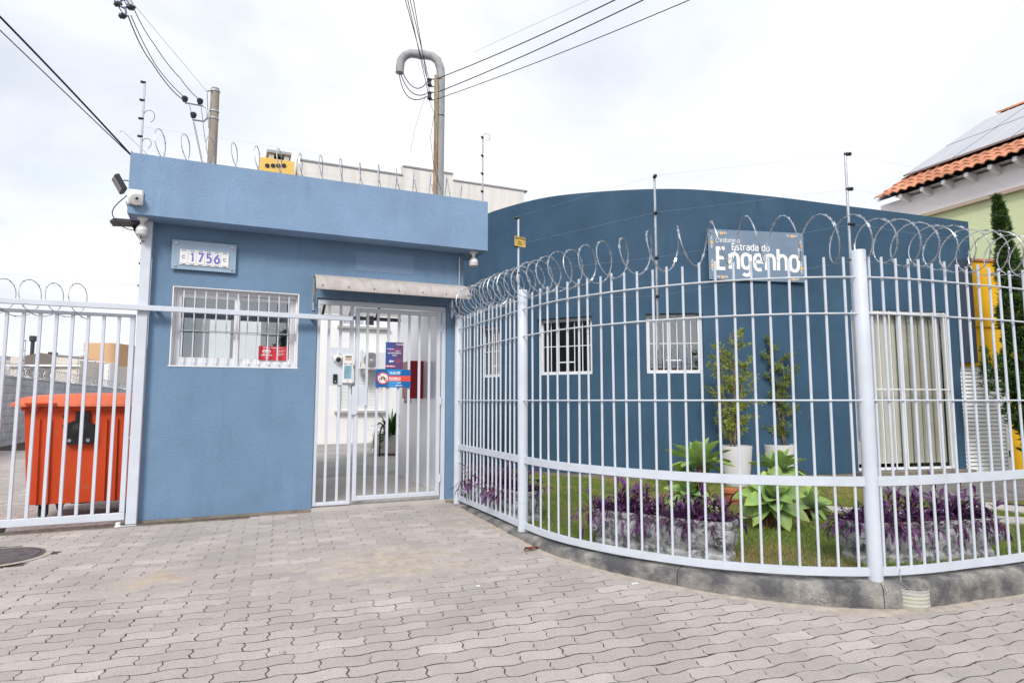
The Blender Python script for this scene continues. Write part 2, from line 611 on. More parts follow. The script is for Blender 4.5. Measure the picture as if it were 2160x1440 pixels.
def pet_mat(name, milky, col, gloss):
    """thin scratched plastic or cloudy water: part clear, part milky, part glossy"""
    m = bpy.data.materials.new(name); m.use_nodes = True
    n, l = m.node_tree.nodes, m.node_tree.links
    n.remove(n["Principled BSDF"])
    t = n.new("ShaderNodeBsdfTransparent"); d = n.new("ShaderNodeBsdfDiffuse"); g = n.new("ShaderNodeBsdfGlossy")
    d.inputs["Color"].default_value = (*col, 1); g.inputs["Roughness"].default_value = .12
    a = n.new("ShaderNodeMixShader"); a.inputs[0].default_value = milky; l.new(t.outputs[0], a.inputs[1]); l.new(d.outputs[0], a.inputs[2])
    b = n.new("ShaderNodeMixShader"); b.inputs[0].default_value = gloss; l.new(a.outputs[0], b.inputs[1]); l.new(g.outputs[0], b.inputs[2])
    l.new(b.outputs[0], n["Material Output"].inputs["Surface"])
    return m


def flat(name, col, rough=0.6, spec=0.25):
    return pmat(name, col, rough=rough, spec=spec, var=0.06, vs=14)


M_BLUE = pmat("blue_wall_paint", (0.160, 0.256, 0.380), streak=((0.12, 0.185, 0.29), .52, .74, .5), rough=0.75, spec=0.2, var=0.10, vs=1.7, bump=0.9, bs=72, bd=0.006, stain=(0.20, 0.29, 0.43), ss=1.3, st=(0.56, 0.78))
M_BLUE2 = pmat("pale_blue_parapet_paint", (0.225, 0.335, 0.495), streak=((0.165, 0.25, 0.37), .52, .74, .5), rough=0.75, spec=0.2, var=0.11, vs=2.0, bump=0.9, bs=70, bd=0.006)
M_NAVY = pmat("dark_blue_wall_paint", (0.040, 0.090, 0.152), streak=((0.026, 0.062, 0.108), .48, .76, .4), rough=0.7, spec=0.25, var=0.16, vs=1.6, bump=0.9, bs=66, bd=0.007, stain=(0.056, 0.112, 0.178), ss=0.9, st=(0.5, 0.8))
M_NAVYGREY = pmat("navy_grey", (0.045, 0.060, 0.090), rough=0.75, spec=0.2, var=0.1, vs=3, bump=0.5, bs=60)
M_PLINTH = pmat("bare_concrete_plinth", (0.22, 0.19, 0.155), rough=0.95, spec=0.1, var=0.3, vs=9, bump=0.8, bs=45)
M_GATE = pmat("pale_grey_gate_paint", (0.60, 0.64, 0.71), rough=0.42, spec=0.4, var=0.05, vs=6, bump=0.15, bs=70, bd=0.002)
M_FENCE = pmat("pale_grey_fence_paint", (0.565, 0.61, 0.68), rough=0.45, spec=0.4, var=0.07, vs=7, bump=0.35, bs=40, bd=0.003, stain=(0.42, 0.37, 0.33), ss=14, st=(0.70, 0.76))
M_RUSTYWIRE = pmat("painted_wire", (0.55, 0.58, 0.62), rough=0.5, var=0.15, vs=12, stain=(0.30, 0.19, 0.12), ss=9, st=(0.66, 0.78))
M_GALV = pmat("galvanised_steel", (0.46, 0.48, 0.52), rough=0.38, spec=0.5, metal=0.75, var=0.15, vs=30)
M_WHITE = pmat("white_paint", (0.80, 0.80, 0.81), rough=0.4, spec=0.4, var=0.03, vs=5)
M_ALU = pmat("white_window_aluminium", (0.78, 0.78, 0.80), rough=0.4, spec=0.4, var=0.04, vs=8)
M_PLASTIC = pmat("white_plastic", (0.78, 0.77, 0.75), rough=0.35, spec=0.45, var=0.03, vs=8)
M_BLACK = pmat("black_plastic", (0.018, 0.018, 0.022), rough=0.45, spec=0.4, var=0.2, vs=12)
M_CABLE = pmat("black_cable", (0.022, 0.022, 0.03), rough=0.6, spec=0.3, var=0.2, vs=9)
M_DARKMETAL = pmat("dark_metal", (0.06, 0.06, 0.07), rough=0.45, spec=0.5, metal=0.4, var=0.2, vs=9)
M_ORANGE = pmat("orange_bin_plastic", (0.70, 0.085, 0.020), rough=0.5, spec=0.35, var=0.07, vs=3, stain=(0.58, 0.16, 0.08), ss=7, st=(0.60, 0.70), bump=0.1, bs=90)
M_ORANGELID = pmat("faded_orange_lid_plastic", (0.82, 0.19, 0.09), rough=0.5, spec=0.35, var=0.07, vs=3, bump=0.1, bs=90)
M_GREENLID = pmat("dark_green_lid_plastic", (0.10, 0.19, 0.16), rough=0.55, var=0.08, vs=3)
M_RUBBER = pmat("tyre_rubber", (0.022, 0.022, 0.022), rough=0.8, var=0.2, vs=10)
M_PAVER = pmat("concrete_paver", (0.445, 0.400, 0.380), rough=0.95, spec=0.1, var=0.10, vs=2.2, ov=0.115, bump=1.0, bs=230, bd=0.003, stain=(0.345, 0.315, 0.30), ss=1.6, st=(0.50, 0.74), speck=((0.22, 0.195, 0.185), 240, 0.585))
M_JOINT = pmat("joint_dirt", (0.098, 0.083, 0.074), rough=1, spec=0.05, var=0.35, vs=8, bump=0.6, bs=90, stain=(0.10, 0.115, 0.05), ss=3.2, st=(0.62, 0.72))
M_SAND = pmat("pale_sand", (0.44, 0.385, 0.335), rough=1, spec=0.05, var=0.18, vs=14, bump=0.9, bs=210, speck=((0.27, 0.22, 0.17), 190, 0.62))
M_CLAY = pmat("orange_clay_dust", (0.45, 0.375, 0.31), rough=1, spec=0.05, var=0.15, vs=9, bump=0.7, bs=210, speck=((0.27, 0.22, 0.17), 190, 0.63))
M_KERB = pmat("weathered_kerb_concrete", (0.30, 0.285, 0.265), rough=0.95, spec=0.1, var=0.3, vs=7, bump=1.0, bs=85, bd=0.012, stain=(0.105, 0.105, 0.112), ss=5.0, st=(0.38, 0.60), speck=((0.44, 0.42, 0.38), 80, 0.58))
M_CONC = pmat("smooth_concrete", (0.50, 0.47, 0.44), rough=0.85, spec=0.15, var=0.1, vs=4, bump=0.3, bs=120, stain=(0.42, 0.39, 0.36), ss=2, st=(0.55, 0.75))
M_ASPH = pmat("worn_asphalt", (0.36, 0.345, 0.33), rough=0.95, spec=0.1, var=0.18, vs=1.2, bump=0.8, bs=160, stain=(0.42, 0.405, 0.39), ss=0.8, st=(0.52, 0.70))
M_SOIL = pmat("lawn_soil", (0.16, 0.135, 0.075), rough=1, spec=0.05, var=0.3, vs=6, bump=0.8, bs=60, stain=(0.125, 0.15, 0.045), ss=2.0, st=(0.42, 0.6))
M_SLATE = pmat("weathered_grey_slab", (0.19, 0.18, 0.175), rough=0.95, spec=0.1, var=0.3, vs=9, bump=1.0, bs=35, bd=0.012, stain=(0.30, 0.28, 0.26), ss=3, st=(0.52, 0.72))
M_WHITEWALL = pmat("white_rendered_wall", (0.86, 0.85, 0.835), rough=0.85, spec=0.15, var=0.03, vs=1.5, bump=0.2, bs=60)
M_STAINWALL = pmat("stained_white_parapet", (0.70, 0.68, 0.655), rough=0.9, spec=0.1, var=0.07, vs=2, stain=(0.50, 0.485, 0.465), ss=1.4, st=(0.50, 0.74), stretch=(2.2, 2.2, 0.16))
M_GREYWALL = pmat("rough_grey_block_wall", (0.50, 0.50, 0.55), rough=0.95, spec=0.1, var=0.2, vs=3, bump=1.0, bs=14, bd=0.03, stain=(0.40, 0.40, 0.44), ss=1.2, st=(0.5, 0.7))
M_INNER = pmat("pale_grey_passage_wall", (0.78, 0.80, 0.86), rough=0.25, spec=0.6, var=0.05, vs=2)
M_ROOM = pmat("room_wall", (0.66, 0.65, 0.62), rough=0.8, var=0.05, vs=2)
M_GLASS = glass_mat("window_glass", 0.20, (0.80, 0.84, 0.86))
M_GLASSD = glass_mat("mirrored_window_glass", 0.28, (0.35, 0.37, 0.40))
M_GLASSL = glass_mat("dim_window_glass", 0.05, (0.50, 0.52, 0.53))
M_SIGNGLASS = pmat("pale_blue_plate", (0.28, 0.38, 0.50), rough=0.08, spec=0.9, var=0.12, vs=3.5)
M_SIGNGLASS2 = pmat("slate_blue_glass_board", (0.15, 0.225, 0.32), rough=0.06, spec=0.9, var=0.15, vs=1.6)
M_LETTER = flat("white_lettering", (0.86, 0.86, 0.87))
M_DIGIT = flat("blue_violet_digits", (0.16, 0.17, 0.52))
M_TILE = pmat("terracotta_roof_tile", (0.50, 0.225, 0.135), rough=0.85, spec=0.15, var=0.18, vs=6, ov=0.2, stain=(0.50, 0.27, 0.18), ss=5, st=(0.55, 0.7))
M_PANEL = pmat("solar_glass", (0.30, 0.31, 0.36), rough=0.12, spec=0.8, var=0.04, vs=2)
M_PANELF = pmat("panel_frame", (0.42, 0.43, 0.46), rough=0.4, metal=0.6, var=0.05)
M_FASCIA = pmat("off_white_eaves_paint", (0.82, 0.79, 0.80), rough=0.8, var=0.04, vs=2)
M_SOFFIT = pmat("beige_moulding", (0.52, 0.42, 0.33), rough=0.8, var=0.06, vs=3)
M_LIME = pmat("pale_green_wall_paint", (0.66, 0.72, 0.44), rough=0.85, var=0.06, vs=1.4, bump=0.3, bs=40)
M_YELLOW = pmat("ochre_yellow_wall_paint", (0.72, 0.40, 0.015), rough=0.8, spec=0.2, var=0.09, vs=2, bump=0.4, bs=50, stain=(0.62, 0.36, 0.04), ss=2.2, st=(0.58, 0.74))
M_YELLOW2 = pmat("pale_yellow_chimney_paint", (0.78, 0.52, 0.14), rough=0.8, var=0.06, vs=2)
M_STONE = pmat("carved_grey_stone", (0.43, 0.43, 0.445), rough=0.95, spec=0.1, var=0.3, vs=16, bump=0.9, bs=42, bd=0.012, stain=(0.15, 0.15, 0.165), ss=17, st=(0.48, 0.60))  # noise stain darkened to paint in the shade of the carved crevices
M_POT = pmat("off_white_pot_glaze", (0.66, 0.64, 0.65), rough=0.5, spec=0.35, var=0.06, vs=5)
M_AGAVE = pmat("agave_leaf", (0.33, 0.48, 0.16), rough=0.45, spec=0.35, var=0.22, vs=9, ov=0.22, trans=0.18)
def agave_pattern(m):
    """paler waxy base, greener blade, yellowish margins: the leaf's own colours, in leaf coordinates"""
    n, l = m.node_tree.nodes, m.node_tree.links
    tc_ = n.new("ShaderNodeTexCoord"); sp = n.new("ShaderNodeSeparateXYZ"); l.new(tc_.outputs["Object"], sp.inputs[0])
    r1 = n.new("ShaderNodeValToRGB")
    for k in range(2): r1.color_ramp.elements.new(.5)
    for e, (p, c) in zip(r1.color_ramp.elements, ((0, (1.25, 1.08, 2.6)), (.30, (1.0, 1.0, 1.35)), (.75, (1.0, 1.0, .9)), (1.0, (1.35, 1.1, .8)))):
        e.position = p; e.color = (*[q / 3 for q in c], 1)
    l.new(sp.outputs[1], r1.inputs[0])
    ab = n.new("ShaderNodeMath"); ab.operation = 'ABSOLUTE'; l.new(sp.outputs[0], ab.inputs[0])
    r2 = n.new("ShaderNodeValToRGB")
    r2.color_ramp.elements[0].position = .10; r2.color_ramp.elements[0].color = (.95, .97, 1, 1)
    r2.color_ramp.elements[1].position = .24; r2.color_ramp.elements[1].color = (1.0, 1.0, .62, 1)
    l.new(ab.outputs[0], r2.inputs[0])
    bs_ = n["Principled BSDF"]; src = bs_.inputs["Base Color"].links[0].from_socket
    m1 = n.new("ShaderNodeMix"); m1.data_type = 'RGBA'; m1.blend_type = 'MULTIPLY'; m1.inputs[0].default_value = 1; l.new(src, m1.inputs[6]); l.new(r1.outputs[0], m1.inputs[7])
    m2 = n.new("ShaderNodeMix"); m2.data_type = 'RGBA'; m2.blend_type = 'MULTIPLY'; m2.inputs[0].default_value = 1; l.new(m1.outputs[2], m2.inputs[6]); l.new(r2.outputs[0], m2.inputs[7])
    gn_ = n.new("ShaderNodeVectorMath"); gn_.operation = 'SCALE'; gn_.inputs[3].default_value = 3.0; l.new(m2.outputs[2], gn_.inputs[0])
    l.new(gn_.outputs[0], bs_.inputs["Base Color"])
    for q in n:
        if q.type == 'BSDF_TRANSLUCENT': l.new(gn_.outputs[0], q.inputs["Color"])


agave_pattern(M_AGAVE)
M_AGAVEDRY = pmat("dry_agave_stem", (0.20, 0.12, 0.07), rough=0.95, var=0.3, vs=14, bump=0.8, bs=30)
M_PURPLE = pmat("purple_leaf", (0.115, 0.036, 0.135), rough=0.5, spec=0.35, var=0.4, vs=16, ov=0.35, trans=0.12)
M_PSTEM = pmat("mauve_stem", (0.20, 0.075, 0.12), rough=0.6, var=0.3, vs=16)
M_PODO = pmat("yellow_green_needles", (0.30, 0.35, 0.065), rough=0.6, spec=0.25, var=0.35, vs=7, ov=0.3, trans=0.2)
M_PODO2 = pmat("green_needles", (0.20, 0.265, 0.065), rough=0.6, spec=0.25, var=0.35, vs=7, ov=0.3, trans=0.2)
M_BARK = pmat("thin_bark", (0.24, 0.16, 0.10), rough=0.9, var=0.3, vs=18, bump=0.6, bs=60)
M_CYP = pmat("cypress_foliage", (0.058, 0.115, 0.030), rough=0.7, spec=0.2, var=0.45, vs=6, ov=0.3, trans=0.15)
M_CYPTIP = pmat("fresh_cypress_tips", (0.11, 0.19, 0.045), rough=0.7, spec=0.2, var=0.35, vs=6, ov=0.3, trans=0.2)
M_FERN = pmat("dark_green_leaf", (0.06, 0.13, 0.03), rough=0.5, var=0.3, vs=9, ov=0.3, trans=0.15)
M_WOODPOLE = pmat("grey_weathered_wood", (0.31, 0.265, 0.225), rough=0.95, var=0.2, vs=5, bump=0.7, bs=30, stretch=(8, 8, 0.6))
M_RUSTPOLE = pmat("rust_streaked_post", (0.36, 0.28, 0.20), rough=0.9, var=0.25, vs=5, stain=(0.25, 0.145, 0.075), ss=2.2, st=(0.48, 0.62), stretch=(4, 4, 0.7))
M_CONDUIT = pmat("grey_pvc_pipe", (0.34, 0.345, 0.355), rough=0.6, var=0.12, vs=6, stain=(0.25, 0.235, 0.20), ss=3, st=(0.58, 0.72))
M_CANOPY = pmat("weathered_polycarbonate", (0.44, 0.405, 0.385), rough=0.45, spec=0.4, var=0.13, vs=8, stain=(0.36, 0.32, 0.295), ss=5, st=(0.5, 0.7), stretch=(2, 2, 1))
M_RED = flat("red_cabinet_paint", (0.40, 0.012, 0.02), 0.35, 0.5)
M_SIGNRED = flat("red_sign_print", (0.60, 0.045, 0.06))
M_SIGNRED2 = flat("coral_red_print", (0.72, 0.085, 0.07))
M_SIGNBLUE = flat("blue_sign_print", (0.012, 0.12, 0.36), 0.3, 0.4)
M_SIGNBLUE2 = flat("bright_blue_print", (0.02, 0.26, 0.60), 0.3, 0.4)
M_INDIGO = flat("indigo_sign_print", (0.045, 0.055, 0.23), 0.3, 0.4)
M_PLUM = flat("plum_sign_print", (0.13, 0.05, 0.14), 0.3, 0.4)
M_LBLUE = flat("light_blue_print", (0.25, 0.50, 0.75))
M_WARN = flat("yellow_warning_print", (0.78, 0.55, 0.13))
M_GOLD = flat("orange_floral_print", (0.82, 0.48, 0.16))
M_SCREEN = pmat("pale_blue_screen", (0.22, 0.40, 0.50), rough=0.1, spec=0.6, var=0.25, vs=18)
M_BLIND = pmat("cream_blind_fabric", (0.72, 0.69, 0.62), rough=0.85, var=0.05, vs=4, ov=0.07, trans=0.2)
M_BEIGE = pmat("beige_render", (0.66, 0.60, 0.545), rough=0.9, var=0.05, vs=0.5)
M_BEIGE2 = pmat("grey_beige_render", (0.52, 0.47, 0.44), rough=0.9, var=0.05, vs=0.5)
M_BROWN = pmat("taupe_render", (0.19, 0.165, 0.155), rough=0.9, var=0.06, vs=0.5)
M_TAN = pmat("tan_render", (0.62, 0.40, 0.235), rough=0.9, var=0.04, vs=0.3)
M_IRON = pmat("cast_iron_cover", (0.115, 0.10, 0.105), rough=0.7, spec=0.3, metal=0.2, var=0.25, vs=16, bump=0.8, bs=60)
M_PET = pet_mat("clear_pet_plastic", .42, (.78, .79, .76), .12)
M_WATER = pet_mat("cloudy_yellow_water", .5, (.66, .58, .27), .02)
M_PEBBLE = pmat("cream_pebbles", (0.62, 0.56, 0.36), rough=0.8, var=0.2, vs=40)
M_DRYLEAF = pmat("dry_brown_leaf", (0.20, 0.065, 0.03), rough=0.8, var=0.3, vs=30)
M_TERRA = pmat("terracotta_pot_clay", (0.42, 0.15, 0.07), rough=0.85, var=0.15, vs=9)

# ================================================================== SETTING: ground, paving, kerb, lawn
FP = Path([(-.60, 6.90), (-.13, 5.863), (.091, 5.368), (.36, 4.87), (.725, 4.471), (1.111, 4.192), (1.428, 4.044), (1.799, 3.947),
           (2.193, 3.926), (2.552, 3.989), (2.981, 4.134), (3.412, 4.29), (4.3, 4.68), (5.6, 5.35)])
DP = Path([(-2.3, 14.5), (-1.75, 12.9), (-1.2, 11.55), (-.75, 10.72), (.2, 9.55), (1.0, 9.02), (2.3, 8.67), (3.6, 8.79), (5.0, 9.08), (6.90, 9.45), (7.5, 9.57)])


def G2W(u, d, z=0.0):
    return GM @ Vector((u, d, z))


mb = MB()
us = [-300, -40, -12, -6, -3, 0, 3, 6, 12, 40, 300]
for d in RAMP_D:
    zz_ = float(np.interp(d, RAMP_D, RAMP_Z)) - 0.0022
    for u in us:
        mb.v.append(tuple(G2W(u, d, zz_)))
nu = len(us)
for i in range(len(RAMP_D) - 1):
    for j in range(nu - 1):
        mb.f.append((i * nu + j, i * nu + j + 1, (i + 1) * nu + j + 1, (i + 1) * nu + j))
tag(mb.build("ground", M_JOINT), kind='structure')

# --- interlocking pavers: rows of wavy blocks, laid one by one
PL, PW = 0.225, 0.100
PA = R(20.5)
pu = Vector((math.cos(PA), math.sin(PA))); pv = Vector((-math.sin(PA), math.cos(PA)))
AMP, AMPE = 0.0092, 0.0095


def paver_outline(par, g=0.0048, ge=0.0028):
    """wavy outline (row direction x); par flips the wave so that neighbours interlock"""
    ph = math.pi if par else 0.0
    ed = lambda x: AMP * math.sin(2 * math.pi * x / PL + ph)
    en = lambda y: AMPE * math.sin(2 * math.pi * y / PW)
    pts = []
    for k in range(6):
        x = -PL / 2 + PL * k / 6; pts.append((x + (ge if k == 0 else 0), -PW / 2 + ed(x) + g))
    for k in range(3):
        y = -PW / 2 + PW * k / 3; pts.append((PL / 2 - ge + en(y), y + (g if k == 0 else 0)))
    for k in range(6):
        x = PL / 2 - PL * k / 6; pts.append((x - (ge if k == 0 else 0), PW / 2 + ed(x) - g))
    for k in range(3):
        y = PW / 2 - PW * k / 3; pts.append((-PL / 2 + ge + en(y), y - (g if k == 0 else 0)))
    return pts


def paver_geo(par, seed):
    rr = random.Random(seed)
    base = paver_outline(par)
    n = len(base)
    vs, fs = [], []
    jit = [(rr.uniform(-.0016, .0016), rr.uniform(-.0016, .0016)) for _ in base]
    for (k, z, gr) in ((0, 0.0, 0.945), (1, -0.0022, 1.0)):
        for (x, y), (jx, jy) in zip(base, jit):
            q = 0.0016 if k == 0 else 0
            vs.append((x - math.copysign(min(q, abs(x)), x) + jx, y - math.copysign(min(q, abs(y)), y) + jy, z))
    fs.append(tuple(range(n)))
    for i in range(n):
        j = (i + 1) % n
        fs.append((i + n, j + n, j, i))
    # skirt down into the bed
    for (x, y), (jx, jy) in zip(base, jit):
        vs.append((x + jx, y + jy, -0.03))
    for i in range(n):
        j = (i + 1) % n
        fs.append((i + 2 * n, j + 2 * n, j + n, i + n))
    return vs, fs


PGEO = [[paver_geo(p, 10 * p + k) for k in range(3)] for p in (0, 1)]
PME = []
for row in PGEO:
    PME.append([])
    for g in row:
        b = MB(); b.add(*g); PME[-1].append(b.mesh("paver", M_PAVER))
pavement = tag(thing("pavement", None, None), kind='structure')
fpoly = [FP.at(s, 0.06) for s in np.linspace(0, FP.L, 120)]
fx = np.array([p.x for p in fpoly]); fy = np.array([p.y for p in fpoly])
cells = []
for j in range(-45, 170):
    for i in range(-75, 75):
        c = pu * (i * PL + (PL / 2 if j % 2 else 0)) + pv * (j * PW)
        X, Y = c.x, c.y
        if Y < 1.0 or Y > 17: continue
        px, py = proj((X, Y, 0.08))
        if px < -1500 or px > 3300 or py > 2400: continue
        u, d = loc_ud(X, Y)
        if d > 0.02 and u > -0.02: continue
        if d > 9 and (px > 420 or px < -500): continue
        if d <= 0.02 and X > -0.62:                      # in front: outside the kerb only
            yf = float(np.interp(X, fx, fy)) if X < fx[-1] else 99
            if Y > yf + 0.02: continue
        if d <= 0.02 and u > 2.95 and d > -1.0 and X > -0.62: continue
        # manhole
        inside = -40 < px < 2200 and py < 1480
        cells.append((Y + (0 if inside else 100), X, Y, i, j, u, d))
cells.sort()
MH = ground_on(-14, 1176)
mh_r = 0.30
cells = [c for c in cells if math.hypot(c[1] - MH.x, c[2] - MH.y) > mh_r + 0.03]
bulk = MB()
for k, (_, X, Y, i, j, u, d) in enumerate(cells):
    zt = pave_z(X, Y)
    rough_ = 1.0 + 1.6 * math.exp(-((u - (-.1)) ** 2 / 0.9 + (d + 1.25) ** 2 / 0.25))      # heaved patch by the sliding gate
    z = zt + rnd.uniform(-.0006, .0011) * rough_ + .0022 * (rough_ - 1)
    rx, ry = max(-.008, min(.008, rnd.gauss(0, .0035))) * rough_, max(-.006, min(.006, rnd.gauss(0, .0025))) * rough_
    slope = (pave_z(*(Vector((X, Y)) + Vector((-math.sin(ANG), math.cos(ANG))) * .1)) - zt) / .1
    rz = PA + rnd.gauss(0, .009) * rough_
    g = PGEO[j % 2][(i * 7 + j * 3) % 3]; me = PME[j % 2][(i * 7 + j * 3) % 3]
    rot = (rx + math.atan(slope), ry, rz)
    sx = 1 + rnd.uniform(-.012, .012)
    if k < 300:
        inst("paver", me, pavement, (X, Y, z), rot, (sx, sx, 1))
    else:
        m = Matrix.Translation((X, Y, z)) @ Matrix.Rotation(rz, 4, 'Z') @ Matrix.Rotation(ry, 4, 'Y') @ Matrix.Rotation(rx + math.atan(slope), 4, 'X')
        a = np.array(m); v = np.array(g[0]) * (sx, sx, 1)
        bulk.add(v @ a[:3, :3].T + a[:3, 3], g[1])
tag(bulk.build("paver_field", M_PAVER, pavement), kind='stuff')

# --- drifted sand: fills joints and partly covers pavers along the kerb and on the drive
from mathutils import noise as mnoise


def dust(name, mat, cx, cy, rx, ry, rz, amp, seed, n=46):
    mb = MB()
    ca, sa = math.cos(rz), math.sin(rz)
    for i in range(n + 1):
        for j in range(n + 1):
            a, b = -1.25 + 2.5 * i / n, -1.25 + 2.5 * j / n
            x = cx + ca * a * rx - sa * b * ry; y = cy + sa * a * rx + ca * b * ry
            h = amp * math.exp(-(a * a + b * b) * 2.0) - 0.0046
            h += 0.0042 * mnoise.noise((x * 7 + seed, y * 7, 0)) + 0.0030 * mnoise.noise((x * 26 + seed, y * 26, 3))
            mb.v.append((x, y, pave_z(x, y) + h))
    for i in range(n):
        for j in range(n):
            q = (i * (n + 1) + j, (i + 1) * (n + 1) + j, (i + 1) * (n + 1) + j + 1, i * (n + 1) + j + 1)
            mb.f.append(q)
    return tag(mb.build(name, mat, None, smooth='all'), kind='stuff')


p = ground_on(830, 1185); dust("sand_drift", M_SAND, p.x, p.y, 1.15, 0.75, PA, 0.0070, 1, 90)
p = ground_on(330, 1222); dust("clay_dust", M_CLAY, p.x, p.y, 0.46, 0.26, PA + .35, 0.0080, 5, 60)
p = ground_on(1010, 1100); dust("sand_drift", M_SAND, p.x, p.y, 0.5, 0.45, 0.2, 0.0058, 9, 60)
mb = MB()
n1, n2 = 260, 9
ss = np.linspace(0.25, FP.L - 0.3, n1)
for s in ss:
    w = 0.105 + 0.06 * mnoise.noise((s * 1.3, 0, 0))
    for j in range(n2):
        o = 0.06 + w * j / (n2 - 1) * 1.25
        q = FP.at(s, o)
        h = 0.0095 * (1 - j / (n2 - 1)) - 0.0035 + 0.0035 * mnoise.noise((q.x * 18, q.y * 18, 0)) + 0.002 * mnoise.noise((q.x * 50, q.y * 50, 0))
        mb.v.append((q.x, q.y, pave_z(q.x, q.y) + h))
for i in range(n1 - 1):
    for j in range(n2 - 1):
        mb.f.append((i * n2 + j, (i + 1) * n2 + j, (i + 1) * n2 + j + 1, i * n2 + j + 1))
tag(mb.build("kerbside_sand", M_SAND, None, smooth='all', fix=True), kind='stuff')

# --- kerb of cast pieces
kerb = tag(thing("kerb", None, None), kind='structure')
sP3 = FP.hit(1851, 1215)[0]
joints = [0.18, 1.55, 2.35, 3.25, sP3 - 0.02, sP3 + 1.15, sP3 + 2.3, FP.L - .05]
KZ = 0.17
for a, b in zip(joints[:-1], joints[1:]):
    mb = MB()
    ns = max(int((b - a) / 0.03), 4)
    prof = [(.082, -.12), (.080, .06), (.077, .13), (.066, .155), (.050, .166), (.02, KZ), (-.05, KZ), (-.085, KZ - .002), (-.085, .0)]
    np_ = len(prof)
    for i in range(ns + 1):
        s = a + .003 + (b - a - .006) * i / ns
        for k, (o, z) in enumerate(prof):
            e = 0.007 * mnoise.noise((s * 3.1, k * .35, 0)) + 0.0045 * mnoise.noise((s * 17, k * .9, 4))
            q = FP.at(s, o + (e if k < 6 else 0))
            zz_ = z + (e * .55 if 2 <= k <= 6 else 0)
            mb.v.append((q.x, q.y, zz_))
    for i in range(ns):
        for k in range(np_ - 1):
            mb.f.append((i * np_ + k, i * np_ + k + 1, (i + 1) * np_ + k + 1, (i + 1) * np_ + k))
    mb.f.append(tuple(range(np_ - 1, -1, -1))); mb.f.append(tuple(ns * np_ + k for k in range(np_)))
    mb.build("kerb_stone", M_KERB, kerb, smooth=True, fix=True)

# --- lawn
LZ = 0.163
lpoly = [FP.at(s, -0.08) for s in np.linspace(0.12, FP.L, 70)] + [Vector((9.5, 6.9)), Vector((9.5, 10.5))] + [DP.at(s, -0.1) for s in np.linspace(DP.L, 3.0, 60)] + [Vector((-1.3, 10.2)), Vector((-.75, 8.0))]
tess = mgeo.tessellate_polygon([[Vector((p.x, p.y, 0)) for p in lpoly]])
mb = MB(); mb.add([(p.x, p.y, LZ) for p in lpoly], tess)
tag(mb.build("lawn", M_SOIL, fix=True), kind='structure')


def in_poly(P, x, y):
    c = np.zeros(len(x), bool)
    n = len(P)
    for i in range(n):
        a, b = P[i], P[(i + 1) % n]
        if a.y == b.y: continue
        t = ((a.y > y) != (b.y > y)) & (x < (b.x - a.x) * (y - a.y) / (b.y - a.y) + a.x)
        c ^= t
    return c


# slabs and paths lying on the lawn (they displace the grass)
def gp(pts, z=0.175): return [ground(x, y, z) for x, y in pts]


SLABS = []                                     # (polygon, material, name, z)
SLABS.append((gp([(1788, 1022), (1960, 1010), (2190, 1012), (2280, 1055), (2105, 1056), (1975, 1054), (1880, 1040)]), M_SLATE, "rough_path_slab"))
SLABS.append((gp([(1715, 1072), (1800, 1080), (1960, 1086), (2090, 1072), (2330, 1102), (2330, 1076), (2080, 1059), (1960, 1077), (1800, 1071), (1735, 1066)]), M_CONC, "path_slab"))
SLABS.append((gp([(976, 1000), (1010, 1003), (1010, 992), (976, 988)]), M_CONC, "path_slab"))
SLABS.append((gp([(2040, 1086), (2290, 1096), (2330, 1112), (2120, 1102)]), M_CONC, "path_slab"))

NG = 175000
gr = np.random.default_rng(3)
gx = gr.uniform(-1.3, 8.2, NG * 2); gy = gr.uniform(3.95, 10.4, NG * 2)
ok = in_poly(lpoly, gx, gy)
for poly, _, _ in SLABS:
    ok &= ~in_poly([Vector((p.x, p.y)) for p in poly], gx, gy)
ok &= ~((gx < -.25) & (gr.uniform(0, 1, len(gx)) < .75))
dens = np.clip(1.7 - 0.13 * (gy - 4), .35, 1)
ok &= gr.uniform(0, 1, len(gx)) < dens
gx, gy = gx[ok][:NG], gy[ok][:NG]
N = len(gx)
pat = np.array([mnoise.noise((x * 1.1, y * 1.1, 0)) + .6 * mnoise.noise((x * 4, y * 4, 7)) for x, y in zip(gx, gy)])
hgt = gr.uniform(.012, .034, N) * (1.0 + .55 * np.clip(pat, -1, 1)) * np.where(gr.uniform(0, 1, N) < .04, 1.9, 1)
ang = gr.uniform(0, 2 * np.pi, N); lean = gr.uniform(.1, 1.5, N); wid = gr.uniform(.0016, .0034, N)
V = np.zeros((N, 3, 3))
V[:, 0, 0] = gx - wid * np.cos(ang); V[:, 0, 1] = gy - wid * np.sin(ang); V[:, 0, 2] = LZ
V[:, 1, 0] = gx + wid * np.cos(ang); V[:, 1, 1] = gy + wid * np.sin(ang); V[:, 1, 2] = LZ
la = gr.uniform(0, 2 * np.pi, N)
V[:, 2, 0] = gx + hgt * lean * np.cos(la); V[:, 2, 1] = gy + hgt * lean * np.sin(la); V[:, 2, 2] = LZ + hgt
me = bpy.data.meshes.new("grass")
me.vertices.add(N * 3); me.vertices.foreach_set("co", V.ravel())
me.loops.add(N * 3); me.loops.foreach_set("vertex_index", np.arange(N * 3, dtype=np.int32))
me.polygons.add(N); me.polygons.foreach_set("loop_start", np.arange(0, N * 3, 3, dtype=np.int32))
me.update(calc_edges=True)
M_GRASS = pmat("lawn_grass", (0.195, 0.285, 0.06), rough=0.7, spec=0.15, var=0.25, vs=5, ov=0.35, stain=(0.40, 0.33, 0.13), ss=1.7, st=(0.48, 0.64), trans=0.25)
me.materials.append(M_GRASS)
go = bpy.data.objects.new("grass", me); COL.objects.link(go)
tag(go, kind='stuff')

